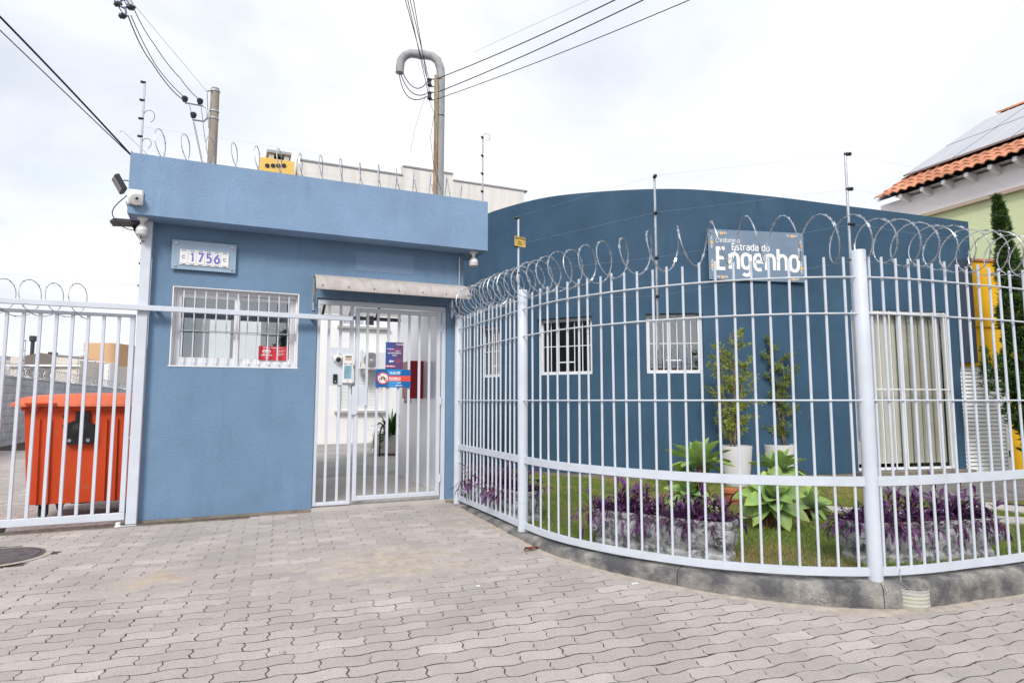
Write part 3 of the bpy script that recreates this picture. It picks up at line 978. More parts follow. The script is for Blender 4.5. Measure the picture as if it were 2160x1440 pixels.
for poly, mat, nm in SLABS:
    mb = MB()
    pts = [(p.x, p.y) for p in poly]
    mb.prism(pts, LZ - .02, LZ + .016, 'Z')
    tag(mb.build(nm, mat, fix=True), kind='structure')
p0, p1 = ground(2105, 1061, .185), ground(2250, 1073, .185)
dn = (p1 - p0).normalized(); ln_ = (p1 - p0).length
t = thing("drain_channel", "black slot drain set in the pale path right of the planters", "drain", p0, math.atan2(dn.y, dn.x))
MB().box(0, ln_, -.022, .022, .0, .006).build("grate", M_BLACK, t)
for k in range(12):
    pass

# --- yard behind the gates: asphalt through the passage
mb = MB()
q = [G2W(1.2, 2.5, .168), G2W(7, 2.5, .168), G2W(9, 9.95, .168), G2W(-0.4, 9.95, .168), G2W(-.4, 2.5, .168)]
mb.add(q, [(0, 1, 2, 3, 4)])
tag(mb.build("yard_asphalt", M_ASPH), kind='structure')

# ================================================================== GATEHOUSE
gh = gthing("gatehouse", "blue rendered gatehouse with a flat parapet roof, barred window and gated passage", "gatehouse", 0, 0, 0)
T = 0.16
UE, DE = 3.06, 2.45                            # right end and depth
ZR, ZT = 2.905, 3.46                           # underside and top of the parapet slab
win = (0.18, 1.31, 1.58, 2.325)
door = (1.485, 2.87, 0.10, 2.30)
idm = lambda u, d, z: (u, d, z)
mb = walled([0, UE], [0.185, ZR], [win, (door[0], door[1], 0.185, door[3])], T, idm)
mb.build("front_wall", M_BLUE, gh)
MB().bbox(-.004, door[0] - .002, -.006, T - .01, 0.05, 0.183).build("plinth", M_PLINTH, gh)
MB().bbox(door[1] + .002, UE + .004, -.006, T - .01, 0.05, 0.183).build("plinth", M_PLINTH, gh)
mb = walled([T, DE - T], [0.1, ZR], [(1.0, 1.75, 1.3, 2.3)], T, lambda u, d, z: (d, u, z)); mb.build("side_wall", M_BLUE, gh, fix=True)
mb = walled([0, 1.36], [0.1, ZR], [(0.30, 1.10, 1.15, 2.35)], T, lambda u, d, z: (u, DE - T + d, z)); mb.build("rear_wall", M_BLUE, gh, fix=True)
MB().box(1.36, 1.46, T + .001, DE, .1, ZR).build("partition_wall", M_ROOM, gh)
MB().box(2.963, UE - .002, T + .001, DE, .1, ZR).build("passage_wall", M_INNER, gh)
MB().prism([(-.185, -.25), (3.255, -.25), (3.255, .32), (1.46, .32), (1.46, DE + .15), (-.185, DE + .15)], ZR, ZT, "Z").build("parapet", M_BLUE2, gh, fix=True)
MB().box(0.0, 1.36, T + .01, DE - T - .01, .1, .19).build("floor", M_CONC, gh)
MB().box(1.46, 2.963, .0, DE + .08, .08, .192).build("passage_floor", M_CONC, gh)
# smoother patch of paint on the wall over the canopy
mb = MB()
n = 26
ww0 = W(752, 528, 0); ww1 = W(872, 580, 0)
mb.box(ww0[0], ww1[0], -.0025, .001, ww1[1], ww0[1])
mb.build("patched_plaster", pmat("smooth_blue_patch", (0.19, 0.275, 0.415), rough=0.7, var=0.04, vs=3, bump=0.15, bs=40), gh)
# room contents seen through the window: desk with monitor, wall cabinet
des = gthing("reception_desk", "white desk with a screen inside the gatehouse behind the barred window", "desk", .65, 1.1, .19)
MB().box(-.5, .5, -.25, .25, .70, .74).build("desk_top", M_WHITE, des)
for x in (-.48, .45):
    MB().box(x, x + .03, -.24, .24, 0, .70).build("leg", M_WHITE, des)
MB().bbox(-.28, .06, .08, .11, .86, 1.10).build("screen", M_BLACK, des)
MB().box(-.14, -.08, .08, .12, .74, .86).build("stand", M_BLACK, des)
# rear window of the room
rw = MB()
for (a, b, c, d_) in ((0.30, 1.10, 1.15, 1.20), (0.30, 1.10, 2.30, 2.35), (0.30, .35, 1.20, 2.30), (1.05, 1.10, 1.20, 2.30), (.68, .72, 1.20, 2.30)):
    rw.box(a, b, DE - .1, DE - .05, c, d_)
rwo = rw.build("window", M_ALU, gh)
# front window
wf = MB()
u0, u1, z0, z1 = win
fd0, fd1 = 0.075, 0.135
FW = .042
wf.box(u0 + .001, u1 - .001, fd0, fd1, z0 + .001, z0 + .035); wf.box(u0 + .001, u1 - .001, fd0, fd1, z1 - .05, z1 - .001)
wf.box(u0 + .001, u0 + .028, fd0, fd1, z0 + .035, z1 - .05); wf.box(u1 - .028, u1 - .001, fd0, fd1, z0 + .035, z1 - .05)
wo = wf.build("window", M_ALU, gh)
um = 0.742
for (a, b, dd) in ((u0 + .03, um + .02, .0), (um - .012, u1 - .03, .022)):
    sf = MB(); y0, y1 = fd0 + .006 + dd, fd0 + .024 + dd
    bz0, bz1 = z0 + .036, z1 - .052
    sf.box(a, a + .045, y0, y1, bz0, bz1); sf.box(b - .045, b, y0, y1, bz0, bz1)
    sf.box(a + .045, b - .045, y0 + .001, y1 - .001, bz0, bz0 + .045); sf.box(a + .045, b - .045, y0 + .001, y1 - .001, bz1 - .04, bz1)
    sf.build("sash", M_ALU, wo)
    MB().box(a + .045, b - .045, y0 + .008, y0 + .011, bz0 + .045, bz1 - .04).build("pane", M_GLASS, wo)
fr = MB()                                     # pale reveal lining
fr.box(u0 - .008, u1 + .008, -.004, fd0 - .001, z0 - .012, z0 - .0005)
fr.build("sill", M_ALU, gh)
MB().box(u0 + .0005, u0 + .012, .002, fd0 - .002, z0 + .001, z1 - .001).build("reveal_lining", M_ALU, gh)
MB().box(u1 - .012, u1 - .0005, .002, fd0 - .002, z0 + .001, z1 - .001).build("reveal_lining", M_ALU, gh)
MB().box(u0 + .013, u1 - .013, .002, fd0 - .002, z1 - .010, z1 - .0005).build("reveal_lining", M_ALU, gh)
# window grille
gri = gthing("window_grille", "white bar grille across the gatehouse window below the number plate", "grille", 0, 0, 0)
for k in range(11):
    u = u0 + .095 + (u1 - u0 - .19) * k / 10
    MB().box(u - .0055, u + .0055, .028, .039, z0, z1 - .012).build("bar", M_GATE, gri)
MB().box(u0 + .002, u1 - .002, .018, .0275, 1.905, 1.9145).build("cross_bar", M_GALV, gri)
# red sticker inside the glass
ru0, rz1 = W(546, 729, .08); ru1, rz0 = W(606, 760, .08)
rs = gthing("red_notice", "red printed notice behind the lower right glass of the gatehouse window", "notice", ru0, .09, rz0)
w_, h_ = ru1 - ru0, rz1 - rz0
MB().box(0, w_, 0, .004, 0, h_).build("backing", M_SIGNRED, rs)
text("oliveira", "lettering", M_LETTER, rs, w_ * .08, w_ * .47, h_ * .30, h_ * .16, -.002, bold=.02)
tb = MB(); 
for kk, cx in enumerate((.19, .275, .36)):
    v, f = disc((w_ * cx, h_ * .62), h_ * .115, -.002, 18); tb.add(v, f)
tb.build("logo", M_LETTER, rs)
tb = MB()
for kk, cx in enumerate((.19, .275, .36)):
    v, f = disc((w_ * cx, h_ * (.60 if kk != 1 else .58)), h_ * .055, -.003, 14); tb.add(v, f)
tb.build("logo_counter", M_SIGNRED, rs)
MB().box(w_ * .15, w_ * .82, -.002, 0, h_ * .87, h_ * .905).build("print_line", M_LETTER, rs)
for kk, zz_ in enumerate((.70, .64, .56, .46, .40, .34)):
    MB().box(w_ * .64, w_ * (.90 - .05 * (kk % 3)), -.002, 0, h_ * zz_, h_ * (zz_ + .022)).build("print_line", M_LETTER, rs)
MB().box(w_ * .22, w_ * .36, -.002, 0, h_ * .16, h_ * .185).build("print_line", M_LETTER, rs)



def print_bars(parent, mat, x0, x1, zb, h, y, seed=1):
    """a line of small print too small to read: word-length strokes"""
    r_ = random.Random(seed); b = MB(); x = x0
    while x < x1 - h * 1.2:
        l_ = min(r_.uniform(1.8, 4.5) * h, x1 - x)
        b.box(x, x + l_, y, y + .0008, zb, zb + h); x += l_ + h * .8
    return b.build("small_print", mat, parent)


# house number plate
pl = gthing("number_plate", "pale blue glass plate with six white tiles reading 1756", "sign", .159, -.035, 2.478)
pw, ph_ = .553, .278
MB().bbox(0, pw, 0, .008, 0, ph_, .002).build("backing", M_SIGNGLASS, pl)
tx0, tz0 = W(378, 559, -.05)[0] - .159, W(378, 557, -.05)[1] - 2.478
tw = (W(482, 565, -.05)[0] - .159 - tx0) / 6
for k, ch in enumerate(" 1756 "):
    x = tx0 + k * tw
    tl = MB().bbox(x + .001, x + tw - .001, -.010, -.0005, tz0, tz0 + .145, .0015).build("number_tile", M_WHITE, pl)
    if ch != ' ':
        strokes(ch, M_DIGIT, tl, x + tw * (.17 if ch != '1' else .20), x + tw * (.86 if ch != '1' else .78), tz0 + .036, .080, -.0115, .155)
    ar = MB()
    for zc, sg in ((tz0 + .128, 1), (tz0 + .017, -1)):
        ar.tube([(x + tw / 2 + .018 * math.cos(a), -.011, zc + sg * .010 * math.sin(a)) for a in np.linspace(0, math.pi, 7)], .0028, 5)
    if ch == ' ':
        ar.tube([(x + tw / 2 + .014 * math.cos(a), -.011, tz0 + .075 + .014 * math.sin(a)) for a in np.linspace(0.8, 2 * math.pi - .8, 8)], .0028, 5)
    ar.build("tile_ornament", M_DARKMETAL, tl)
for (x, z) in ((.035, .245), (.515, .243), (.035, .035), (.515, .035)):
    MB().lathe([(.011, -.012), (.011, .002), (.006, .034)], (x, 0, z), 12, 'Y').build("stand_off", M_GALV, pl)

# corner post and sliding gate, running beam, track
po = gthing("gate_post", "tall pale grey square steel post at the left corner of the gatehouse", "post", -.0445, -.03, ZP)
MB().bbox(-.042, .042, -.045, .04, -.02, ZR - ZP - .002, .004).build("shaft", M_GATE, po)
MB().box(-.07, .045, -.06, -.046, -.015, .012).build("foot_plate", M_GATE, po)
MB().lathe([(.03, 0), (.03, .012), (.02, .02), (.018, .045)], (-.095, -.045, -.005), 14).build("guide_roller", M_WHITE, po)
ga = gthing("sliding_gate", "pale grey sliding gate of square bars in front of the orange bin", "gate", -.10, -.02, ZP)
gL = -1.75
gz0, gz1 = .05, 1.875
MB().bbox(gL, 0, -.022, .018, gz0, gz0 + .065).build("bottom_rail", M_GATE, ga)
MB().bbox(gL, 0, -.022, .018, gz1 - .028, gz1).build("top_rail", M_GATE, ga)
MB().bbox(-.042, -.001, -.021, .017, gz0 + .066, gz1 - .029).build("stile", M_GATE, ga)
for k in range(13):
    uu = -.128 - .1165 * k
    MB().bbox(uu - .0125, uu + .0125, -.015, .011, gz0 + .066, gz1 - .029, .002).build("bar", M_GATE, ga)
for uu in (-.9, -1.6):
    MB().lathe([(.05, -.012), (.055, -.006), (.045, 0), (.055, .006), (.05, .012)], (uu, 0, .045), 18, 'Y').build("wheel", M_DARKMETAL, ga)
be = gthing("guide_beam", "pale grey steel beam guiding the sliding gate across the gatehouse front", "beam", 0, -.10, 2.062)
bl, br_ = -1.85, W(744, 672, -.11)[0]
MB().bbox(bl, br_, -.02, .018, 0, .048, .003).build("beam", M_GATE, be)
for uu in (.05, .75, 1.42):
    MB().box(uu, uu + .03, .019, .098, .008, .04).build("bracket", M_GATE, be)
tk = gthing("gate_track", "rusty steel rail on the ground under the sliding gate", "track", 0, -.075, ZP)
MB().box(-2.2, .92, -.03, .03, -.01, .004).build("base_plate", M_PLINTH, tk)
MB().prism([(-.012, .0045), (.012, .0045), (.005, .018), (-.005, .018)], -2.2, .92, 'X').build("rail", pmat("brown_steel", (.10, .08, .07), rough=.7, var=.3, vs=20, metal=.3), tk)

# pedestrian gate set in the doorway: fixed panel and leaf
GD = 0.035


def dU(x, y=1058): return W(x, y, GD)[0]


fp = gthing("fixed_gate_panel", "narrow fixed barred panel left of the pedestrian gate carrying the intercom", "gate panel", 0, GD, 0)
a0, a1 = door[0] + .004, dU(737)
zb, zt = .205, 2.285
MB().bbox(a0, a0 + .036, -.018, .018, zb, zt).build("stile", M_GATE, fp)
MB().bbox(a1 - .036, a1, -.018, .018, zb, zt).build("stile", M_GATE, fp)
MB().bbox(a0 + .037, a1 - .037, -.017, .017, zb, zb + .035).build("bottom_rail", M_GATE, fp)
MB().bbox(a0 + .037, a1 - .037, -.017, .017, zt - .05, zt).build("top_rail", M_GATE, fp)
for x in (684, 709):
    u = dU(x)
    MB().bbox(u - .0125, u + .0125, -.012, .012, zb + .036, zt - .051, .002).build("bar", M_GATE, fp)
q0 = W(694, 812, GD); q1 = W(748, 734, GD)
MB().bbox(q0[0], a1 + .002, -.026, -.0185, q0[1], q1[1], .002).build("device_plate", M_GATE, fp)
MB().box(a1 - .012, a1 + .012, -.024, -.0185, q0[1] - .09, q0[1] + .03).build("lock_plate", M_DARKMETAL, fp)
# header over the leaf
MB().bbox(a1 + .001, door[1] - .004, -.018, .018, zt - .05, zt).build("header", M_GATE, fp)

lf = gthing("pedestrian_gate", "pale grey barred pedestrian gate leaf with a lock box, closing the passage", "gate", 0, GD, 0)
b0, b1 = dU(741.5), dU(925)
lz0, lz1 = .235, 2.222
SW = .040
MB().bbox(b0, b0 + SW, -.02, .02, lz0, lz1).build("stile", M_GATE, lf)
MB().bbox(b1 - SW, b1, -.02, .02, lz0, lz1).build("stile", M_GATE, lf)
MB().bbox(b0 + SW + .001, b1 - SW - .001, -.019, .019, lz0, lz0 + .045).build("bottom_rail", M_GATE, lf)
MB().bbox(b0 + SW + .001, b1 - SW - .001, -.019, .019, lz1 - .045, lz1).build("top_rail", M_GATE, lf)
for x in (767.5, 790, 813, 835.5, 858, 880, 901.5):
    u = dU(x)
    MB().bbox(u - .0125, u + .0125, -.012, .012, lz0 + .046, lz1 - .046, .002).build("bar", M_GATE, lf)
k0 = W(744, 856, GD); k1 = W(774, 814, GD)
MB().bbox(b0 + .03, k1[0], -.027, -.0205, k0[1], k1[1], .002).build("lock_cover", M_GATE, lf)
k0 = W(737, 874, GD)
MB().prism([(b0 - .028, k1[1]), (b0 + .035, k1[1]), (b0 + .035, k0[1] + .03), (b0 + .015, k0[1]), (b0 - .028, k0[1])], -.0345, -.028).build("closing_plate", M_GATE, lf, fix=True)
MB().bbox(b0 + SW + .01, b0 + SW + .04, -.024, -.013, W(760, 765, GD)[1], W(760, 737, GD)[1]).build("handle_guard", M_GATE, lf)
jb = gthing("gate_jamb", "slim pale grey steel jamb hinging the pedestrian gate on the right", "jamb", 0, GD, 0)
MB().bbox(dU(927.5), door[1] - .003, -.02, .03, .165, zt - .052).build("tube", M_GATE, jb)
for zz_ in (.42, 1.25, 2.05):
    MB().lathe([(.011, -.04), (.011, .04)], (b1 + .006, -.022, zz_), 10).build("hinge", M_GATE, jb)

# things on the gate
ic0 = W(721.5, 808, GD - .04); ic1 = W(745, 748.5, GD - .04)
ic = gthing("face_reader", "white upright face reader with a pale blue screen left of the pedestrian gate", "intercom", ic0[0], GD - .028, ic0[1])
w_, h_ = ic1[0] - ic0[0], ic1[1] - ic0[1]
MB().bbox(0, w_, -.04, 0, 0, h_, .006).build("housing", M_PLASTIC, ic)
MB().bbox(w_ * .12, w_ * .82, -.0435, -.0405, h_ * .16, h_ * .62, .001).build("screen", M_SCREEN, ic)
MB().box(w_ * .22, w_ * .80, -.042, -.0405, h_ * .80, h_ * .945).build("camera_recess", M_SOFFIT, ic)
MB().box(w_ * .22, w_ * .80, -.0465, -.0425, h_ * .93, h_ * .955).build("visor", M_DARKMETAL, ic)
for x in (.13, .32, .56, .74):
    MB().box(w_ * x, w_ * (x + (.14 if x in (.13, .74) else .07)), -.042, -.0405, h_ * .665, h_ * .695).build("key", M_BLACK, ic)
MB().lathe([(.0045, -.043), (.0045, -.04)], (w_ * .48, 0, h_ * .075), 10, 'Y').build("lock_screw", M_BLACK, ic)
ms = W(712, 757, GD - .03)
cm = gthing("hooded_camera", "white hooded dome camera on the plate beside the face reader", "camera", ms[0], GD - .028, ms[1])
MB().lathe([(.046, -.002), (.046, -.012), (.040, -.03), (.030, -.045)], (0, 0, 0), 22, 'Y').build("housing", M_PLASTIC, cm, smooth=True)
MB().bbox(-.016, .014, -.028, -.002, .03, .075, .004).build("mount_arm", M_PLASTIC, cm)
MB().lathe([(.026, -.046), (.022, -.054), (.012, -.06), (.002, -.062)], (0.003, 0, -.008), 18, 'Y').build("lens_dome", M_BLACK, cm, smooth=True)
MB().prism([(-.03, -.035), (.03, -.035), (.004, -.062), (-.004, -.062)], -.012, -.002).build("lower_tab", M_PLASTIC, cm, fix=True)
for x in (-.05, .05):
    MB().prism([(x - .012, .018), (x + .012, .018), (x + .012, .04), (x - .012, .04)], -.008, -.001).build("ear", M_PLASTIC, cm, fix=True)
br0 = W(702, 808, GD - .03); br1 = W(711.5, 789, GD - .03)
rd = gthing("tag_reader", "small black tag reader below the hooded camera on the gate plate", "reader", br0[0], GD - .028, br0[1])
MB().bbox(0, br1[0] - br0[0], -.016, 0, 0, br1[1] - br0[1], .003).build("housing", M_BLACK, rd)
MB().box(.012, .030, -.0175, -.0165, .012, .024).build("printed_mark", M_GALV, rd)

# signs wired to the gate bars
s0 = W(813, 779, GD - .02); s1 = W(851, 722.5, GD - .02)
sg = gthing("face_recognition_sign", "upright indigo sign with a white arrow wired to the pedestrian gate", "sign", s0[0], GD - .016, s0[1])
w_, h_ = s1[0] - s0[0], s1[1] - s0[1]
mg = bpy.data.materials.new("indigo_to_plum_print"); mg.use_nodes = True
gn, gl = mg.node_tree.nodes, mg.node_tree.links
gtc = gn.new("ShaderNodeTexCoord"); gsp = gn.new("ShaderNodeSeparateXYZ"); grp = gn.new("ShaderNodeValToRGB")
gl.new(gtc.outputs["Object"], gsp.inputs[0])
gmd = gn.new("ShaderNodeMath"); gmd.operation = 'MULTIPLY_ADD'; gmd.inputs[1].default_value = 1 / w_; gmd.inputs[2].default_value = 0
gl.new(gsp.outputs[0], gmd.inputs[0]); gl.new(gmd.outputs[0], grp.inputs[0])
grp.color_ramp.elements[0].color = (.028, .085, .32, 1); grp.color_ramp.elements[1].color = (.13, .05, .13, 1)
gl.new(grp.outputs[0], gn["Principled BSDF"].inputs["Base Color"]); gn["Principled BSDF"].inputs["Roughness"].default_value = .4
MB().box(0, w_, -.003, 0, 0, h_).build("panel", mg, sg)
text("FLEX", "lettering", M_LETTER, sg, w_ * .60, w_ * .86, h_ * .905, h_ * .04, -.0045, bold=.03)
tb = MB(); v, f = disc((w_ * .92, h_ * .925), w_ * .04, -.0045, 14); tb.add(v, f); tb.build("logo", M_LETTER, sg)
text("MORADOR,", "lettering", M_LETTER, sg, w_ * .09, w_ * .47, h_ * .735, h_ * .036, -.0045, bold=.03)
text("posicione", "lettering", M_SIGNRED2, sg, w_ * .51, w_ * .92, h_ * .735, h_ * .036, -.0045, bold=.03)
text("O ROSTO", "lettering", M_SIGNRED2, sg, w_ * .16, w_ * .50, h_ * .66, h_ * .036, -.0045, bold=.03)
text("PARA O", "lettering", M_LETTER, sg, w_ * .55, w_ * .84, h_ * .66, h_ * .036, -.0045, bold=.03)
text("RECONHECIMENTO", "lettering", M_LETTER, sg, w_ * .12, w_ * .88, h_ * .585, h_ * .038, -.0045, bold=.03)
text("FACIAL", "lettering", M_LETTER, sg, w_ * .36, w_ * .64, h_ * .505, h_ * .038, -.0045, bold=.03)
ar = MB()
ar.prism([(w_ * .18, h_ * .305), (w_ * .30, h_ * .36), (w_ * .30, h_ * .325), (w_ * .46, h_ * .325), (w_ * .46, h_ * .285), (w_ * .30, h_ * .285), (w_ * .30, h_ * .25)], -.0045, -.0035)
ar.build("arrow", M_LETTER, sg, fix=True)
fm = MB(); fm.tube([(w_ * .70 + w_ * .10 * math.cos(a), -.004, h_ * .31 + h_ * .07 * math.sin(a)) for a in np.linspace(0, 2 * math.pi, 17)], .0022, 5)
for (x, z) in ((.66, .325), (.74, .325)):
    fm.box(w_ * (x - .015), w_ * (x + .015), -.005, -.0035, h_ * z, h_ * (z + .012))
fm.box(w_ * .66, w_ * .74, -.005, -.0035, h_ * .275, h_ * .285)
fm.build("face_icon", M_SIGNRED2, sg)
MB().box(0, w_ * .56, -.0045, -.0032, h_ * .09, h_ * .155).build("red_band", M_SIGNRED2, sg)
print_bars(sg, M_LETTER, w_ * .05, w_ * .50, h_ * .11, h_ * .025, -.0055, 2)
MB().box(w_ * .06, w_ * .55, -.0045, -.0032, h_ * .04, h_ * .05).build("print_line", M_PLUM, sg)

s0 = W(792, 816.5, GD - .03); s1 = W(866.5, 779.5, GD - .03)
sb = gthing("prohibition_sign", "wide blue sign with a crossed out motorcycle and a red PROIBIDO band", "sign", s0[0], GD - .024, s0[1])
w_, h_ = s1[0] - s0[0], s1[1] - s0[1]
MB().box(0, w_, -.003, 0, 0, h_).build("panel", M_SIGNBLUE, sb)
MB().prism([(w_ * .30, h_), (w_ * .78, h_), (w_ * .62, h_ * .66), (w_ * .36, h_ * .66)], -.0042, -.0032).build("bright_field", M_SIGNBLUE2, sb, fix=True)
MB().prism([(w_ * .36, h_ * .34), (w_ * .72, h_ * .34), (w_ * .62, h_ * .0), (w_ * .40, h_ * 0)], -.0042, -.0032).build("bright_field", M_SIGNBLUE2, sb, fix=True)
MB().box(w_ * .28, w_ * .995, -.0046, -.0032, h_ * .345, h_ * .65).build("red_band", M_SIGNRED2, sb)
text("FLEX", "lettering", M_LETTER, sb, w_ * .40, w_ * .60, h_ * .74, h_ * .13, -.0055, bold=.025)
tb = MB(); v, f = disc((w_ * .655, h_ * .80), h_ * .085, -.0055, 16); tb.add(v, f); tb.build("logo", M_LETTER, sb)
tb = MB(); v, f = disc((w_ * .66, h_ * .79), h_ * .045, -.0062, 12); tb.add(v, f); tb.build("logo_counter", M_SIGNBLUE2, sb)
text("PROIBIDO", "lettering", M_LETTER, sb, w_ * .375, w_ * .71, h_ * .44, h_ * .13, -.0055, bold=.03)
print_bars(sb, M_LETTER, w_ * .375, w_ * .70, h_ * .375, h_ * .03, -.0055, 3)
print_bars(sb, M_LBLUE, w_ * .36, w_ * .60, h_ * .24, h_ * .03, -.0055, 4)
print_bars(sb, M_LETTER, w_ * .615, w_ * .73, h_ * .235, h_ * .04, -.0055, 5)
print_bars(sb, M_LBLUE, w_ * .32, w_ * .53, h_ * .095, h_ * .03, -.0055, 6)
MB().box(w_ * .56, w_ * .76, -.0052, -.004, h_ * .095, h_ * .13).build("print_line", M_LETTER, sb)
cc = (w_ * .205, h_ * .50)
tb = MB(); v, f = disc(cc, h_ * .335, -.0050, 26); tb.add(v, f); tb.build("red_ring", M_SIGNRED2, sb)
tb = MB(); v, f = disc(cc, h_ * .265, -.0058, 26); tb.add(v, f); tb.build("white_disc", M_LETTER, sb)
tb = MB()
for sx in (-1, 1):
    tb.tube([(cc[0] + sx * h_ * .125 + h_ * .075 * math.cos(a), -.0064, cc[1] - h_ * .05 + h_ * .075 * math.sin(a)) for a in np.linspace(0, 2 * math.pi, 15)], h_ * .014, 5)
tb.tube([(cc[0] - h_ * .125, -.0064, cc[1] - h_ * .05), (cc[0] - h_ * .03, -.0064, cc[1] + h_ * .06), (cc[0] + h_ * .07, -.0064, cc[1] + h_ * .05), (cc[0] + h_ * .125, -.0064, cc[1] - h_ * .05)], h_ * .02, 5)
tb.tube([(cc[0] + h_ * .02, -.0064, cc[1] + h_ * .13), (cc[0] + h_ * .07, -.0064, cc[1] + h_ * .05)], h_ * .016, 5)
tb.build("motorcycle_icon", M_BLACK, sb)
ca_ = R(-45)
tb = MB(); d_ = Vector((math.cos(ca_), 0, math.sin(ca_))); n_ = Vector((d_.z, 0, -d_.x)); c3 = Vector((cc[0], -.0075, cc[1]))
tb.quad(c3 - d_ * h_ * .29 - n_ * h_ * .025, c3 + d_ * h_ * .29 - n_ * h_ * .025, c3 + d_ * h_ * .29 + n_ * h_ * .025, c3 - d_ * h_ * .29 + n_ * h_ * .025)
tb.build("red_slash", M_SIGNRED2, sb)
for (x, z) in ((.02, .05), (.98, .05), (.02, .95), (.98, .95)):
    MB().lathe([(.004, -.006), (.004, -.003)], (w_ * x, 0, h_ * z), 8, 'Y').build("rivet", M_GALV, sb)

# canopy over the doorway
c0u = W(667, 604, -.30)[0]; c1u = W(992, 624, -.30)[0]
ca = gthing("door_canopy", "curved grey polycarbonate canopy over the pedestrian gate", "canopy", 0, 0, 0)
prof = []
zc_top, zc_lip = W(665, 580, 0)[1], W(672, 606, -.30)[1]
zc_lip2 = W(992, 625, -.30)[1]
for k in range(11):
    a = k / 10 * math.pi / 2
    prof.append((-.30 * math.sin(a) ** 1.0 * 1.0, zc_lip + (zc_top - zc_lip) * math.cos(a)))
mb = MB()
sh = []
NU = 24
for i in range(NU + 1):
    u = c0u + (c1u - c0u) * i / NU
    for (d_, z) in prof: sh.append((u, d_ - .002, z))
m_ = len(prof)
fs = [(i * m_ + k, (i + 1) * m_ + k, (i + 1) * m_ + k + 1, i * m_ + k + 1) for i in range(NU) for k in range(m_ - 1)]
v2 = [(x, y + .004, z - .005) for x, y, z in sh]
mb.add(sh, fs); mb.add(v2, [tuple(reversed(f)) for f in fs])
mb.build("sheet", M_CANOPY, ca, smooth='all')
MB().box(c0u, c1u, -.308, -.298, zc_lip - .014, zc_lip + .004).build("front_edge", M_CANOPY, ca)
for u in (c0u + .008, c1u - .06 - .05):
    br = MB()
    arc = [(u, d_ + .006, z - .012) for d_, z in prof]
    br.tube(arc, .010, 6)
    br.tube([(u, -.295, zc_lip - .012), (u, -.008, zc_lip - .10)], .009, 6)
    br.box(u - .012, u + .012, -.016, -.002, zc_lip - .19, zc_top)
    br.build("bracket", M_GALV, ca)
for k in range(7):
    u = c0u + .06 + (c1u - c0u - .08) * k / 6
    MB().lathe([(.006, -.006), (.006, .004)], (u, -.30, zc_lip + .025), 8, 'Y').build("screw", M_BLACK, ca)
for k in range(3):
    u = c0u + .05 + (c1u - c0u) * k / 2.6
    MB().lathe([(.006, -.0), (.006, .009)], (u, -.03, zc_top + .0), 8, 'Z').build("screw", M_BLACK, ca)

# lamps, camera, floodlight, bracket and cables on the parapet
LAMPPROF = [(.046, 0), (.046, -.012), (.030, -.018), (.020, -.035), (.017, -.055), (.024, -.066), (.042, -.090), (.050, -.110), (.052, -.118)]
BULB = [(.050, -.119), (.050, -.145), (.046, -.158), (.030, -.166), (.004, -.168)]
for k, (px, py, lab) in enumerate(((301, 463, "white bulb lamp under the left end of the parapet by the corner post"), (999, 533, "white bulb lamp under the right end of the parapet beside the canopy"))):
    u = W(px, py, -.13)[0]
    lp = gthing("bulb_lamp", lab, "lamp", u, -.13, ZR, "bulb lamps under the parapet")
    MB().lathe(LAMPPROF, (0, 0, 0), 20).build("lamp_holder", M_PLASTIC, lp, smooth=True)
    MB().lathe(BULB, (0, 0, 0), 20).build("bulb", M_POT, lp, smooth=True)
cu, cz = W(285, 415, -.28)
cm = gthing("turret_camera", "white turret security camera on the left end of the parapet face", "camera", cu, -.25, cz)
MB().bbox(-.062, .062, -.028, -.002, -.07, .07, .012).build("base_box", M_PLASTIC, cm)
mm = Matrix.Rotation(R(14), 3, 'Z') @ Matrix.Rotation(R(22), 3, 'X')
MB().lathe([(.058, -.022), (.060, -.06), (.054, -.085), (.045, -.092)], (-.004, 0, 0), 24, 'Y', m=mm).build("ball_housing", M_PLASTIC, cm, smooth=True)
MB().lathe([(.030, -.0925), (.026, -.0945)], (-.004, 0, 0), 20, 'Y', m=mm).build("lens_window", M_POT, cm)
MB().lathe([(.012, -.096), (.008, -.102)], (.0, 0, .006), 12, 'Y', m=mm).build("lens", M_BLACK, cm)
fu, fz = W(256, 388, -.1)
fl = thing("floodlight", "black framed square floodlight on the left end of the parapet", "floodlight", GM @ Vector((-.185, -.08, fz)), ANG)
mm = Matrix.Rotation(R(-74), 3, 'Z') @ Matrix.Rotation(R(30), 3, 'X')
fb = MB(); fb.bbox(-.085, .085, -.03, .012, -.075, .075, .006); fb.v = [tuple(mm @ Vector(p) + Vector((-.085, -.02, 0))) for p in fb.v]; fb.build("housing", M_DARKMETAL, fl)
fb = MB(); fb.box(-.07, .07, -.033, -.0305, -.06, .06); fb.v = [tuple(mm @ Vector(p) + Vector((-.085, -.02, 0))) for p in fb.v]; fb.build("glass_front", M_CONDUIT, fl)
MB().tube([(0, 0, .04), (-.06, .0, .045), (-.085, -.0, .03)], .007, 6).build("arm", M_GALV, fl)
bk = gthing("metal_hood", "small dark bent metal hood under the left end of the parapet", "bracket", -.185, .05, ZR)
MB().prism([(-.17, -.028), (-.14, .005), (0.06, .012), (.06, -.012), (-.05, -.02)], -.05, .14).build("sheet", M_DARKMETAL, bk, fix=True)
MB().prism([(-.02, -.012), (.06, -.012), (.10, -.16), (.085, -.16)], .10, .115).build("strut", M_DARKMETAL, bk, fix=True)
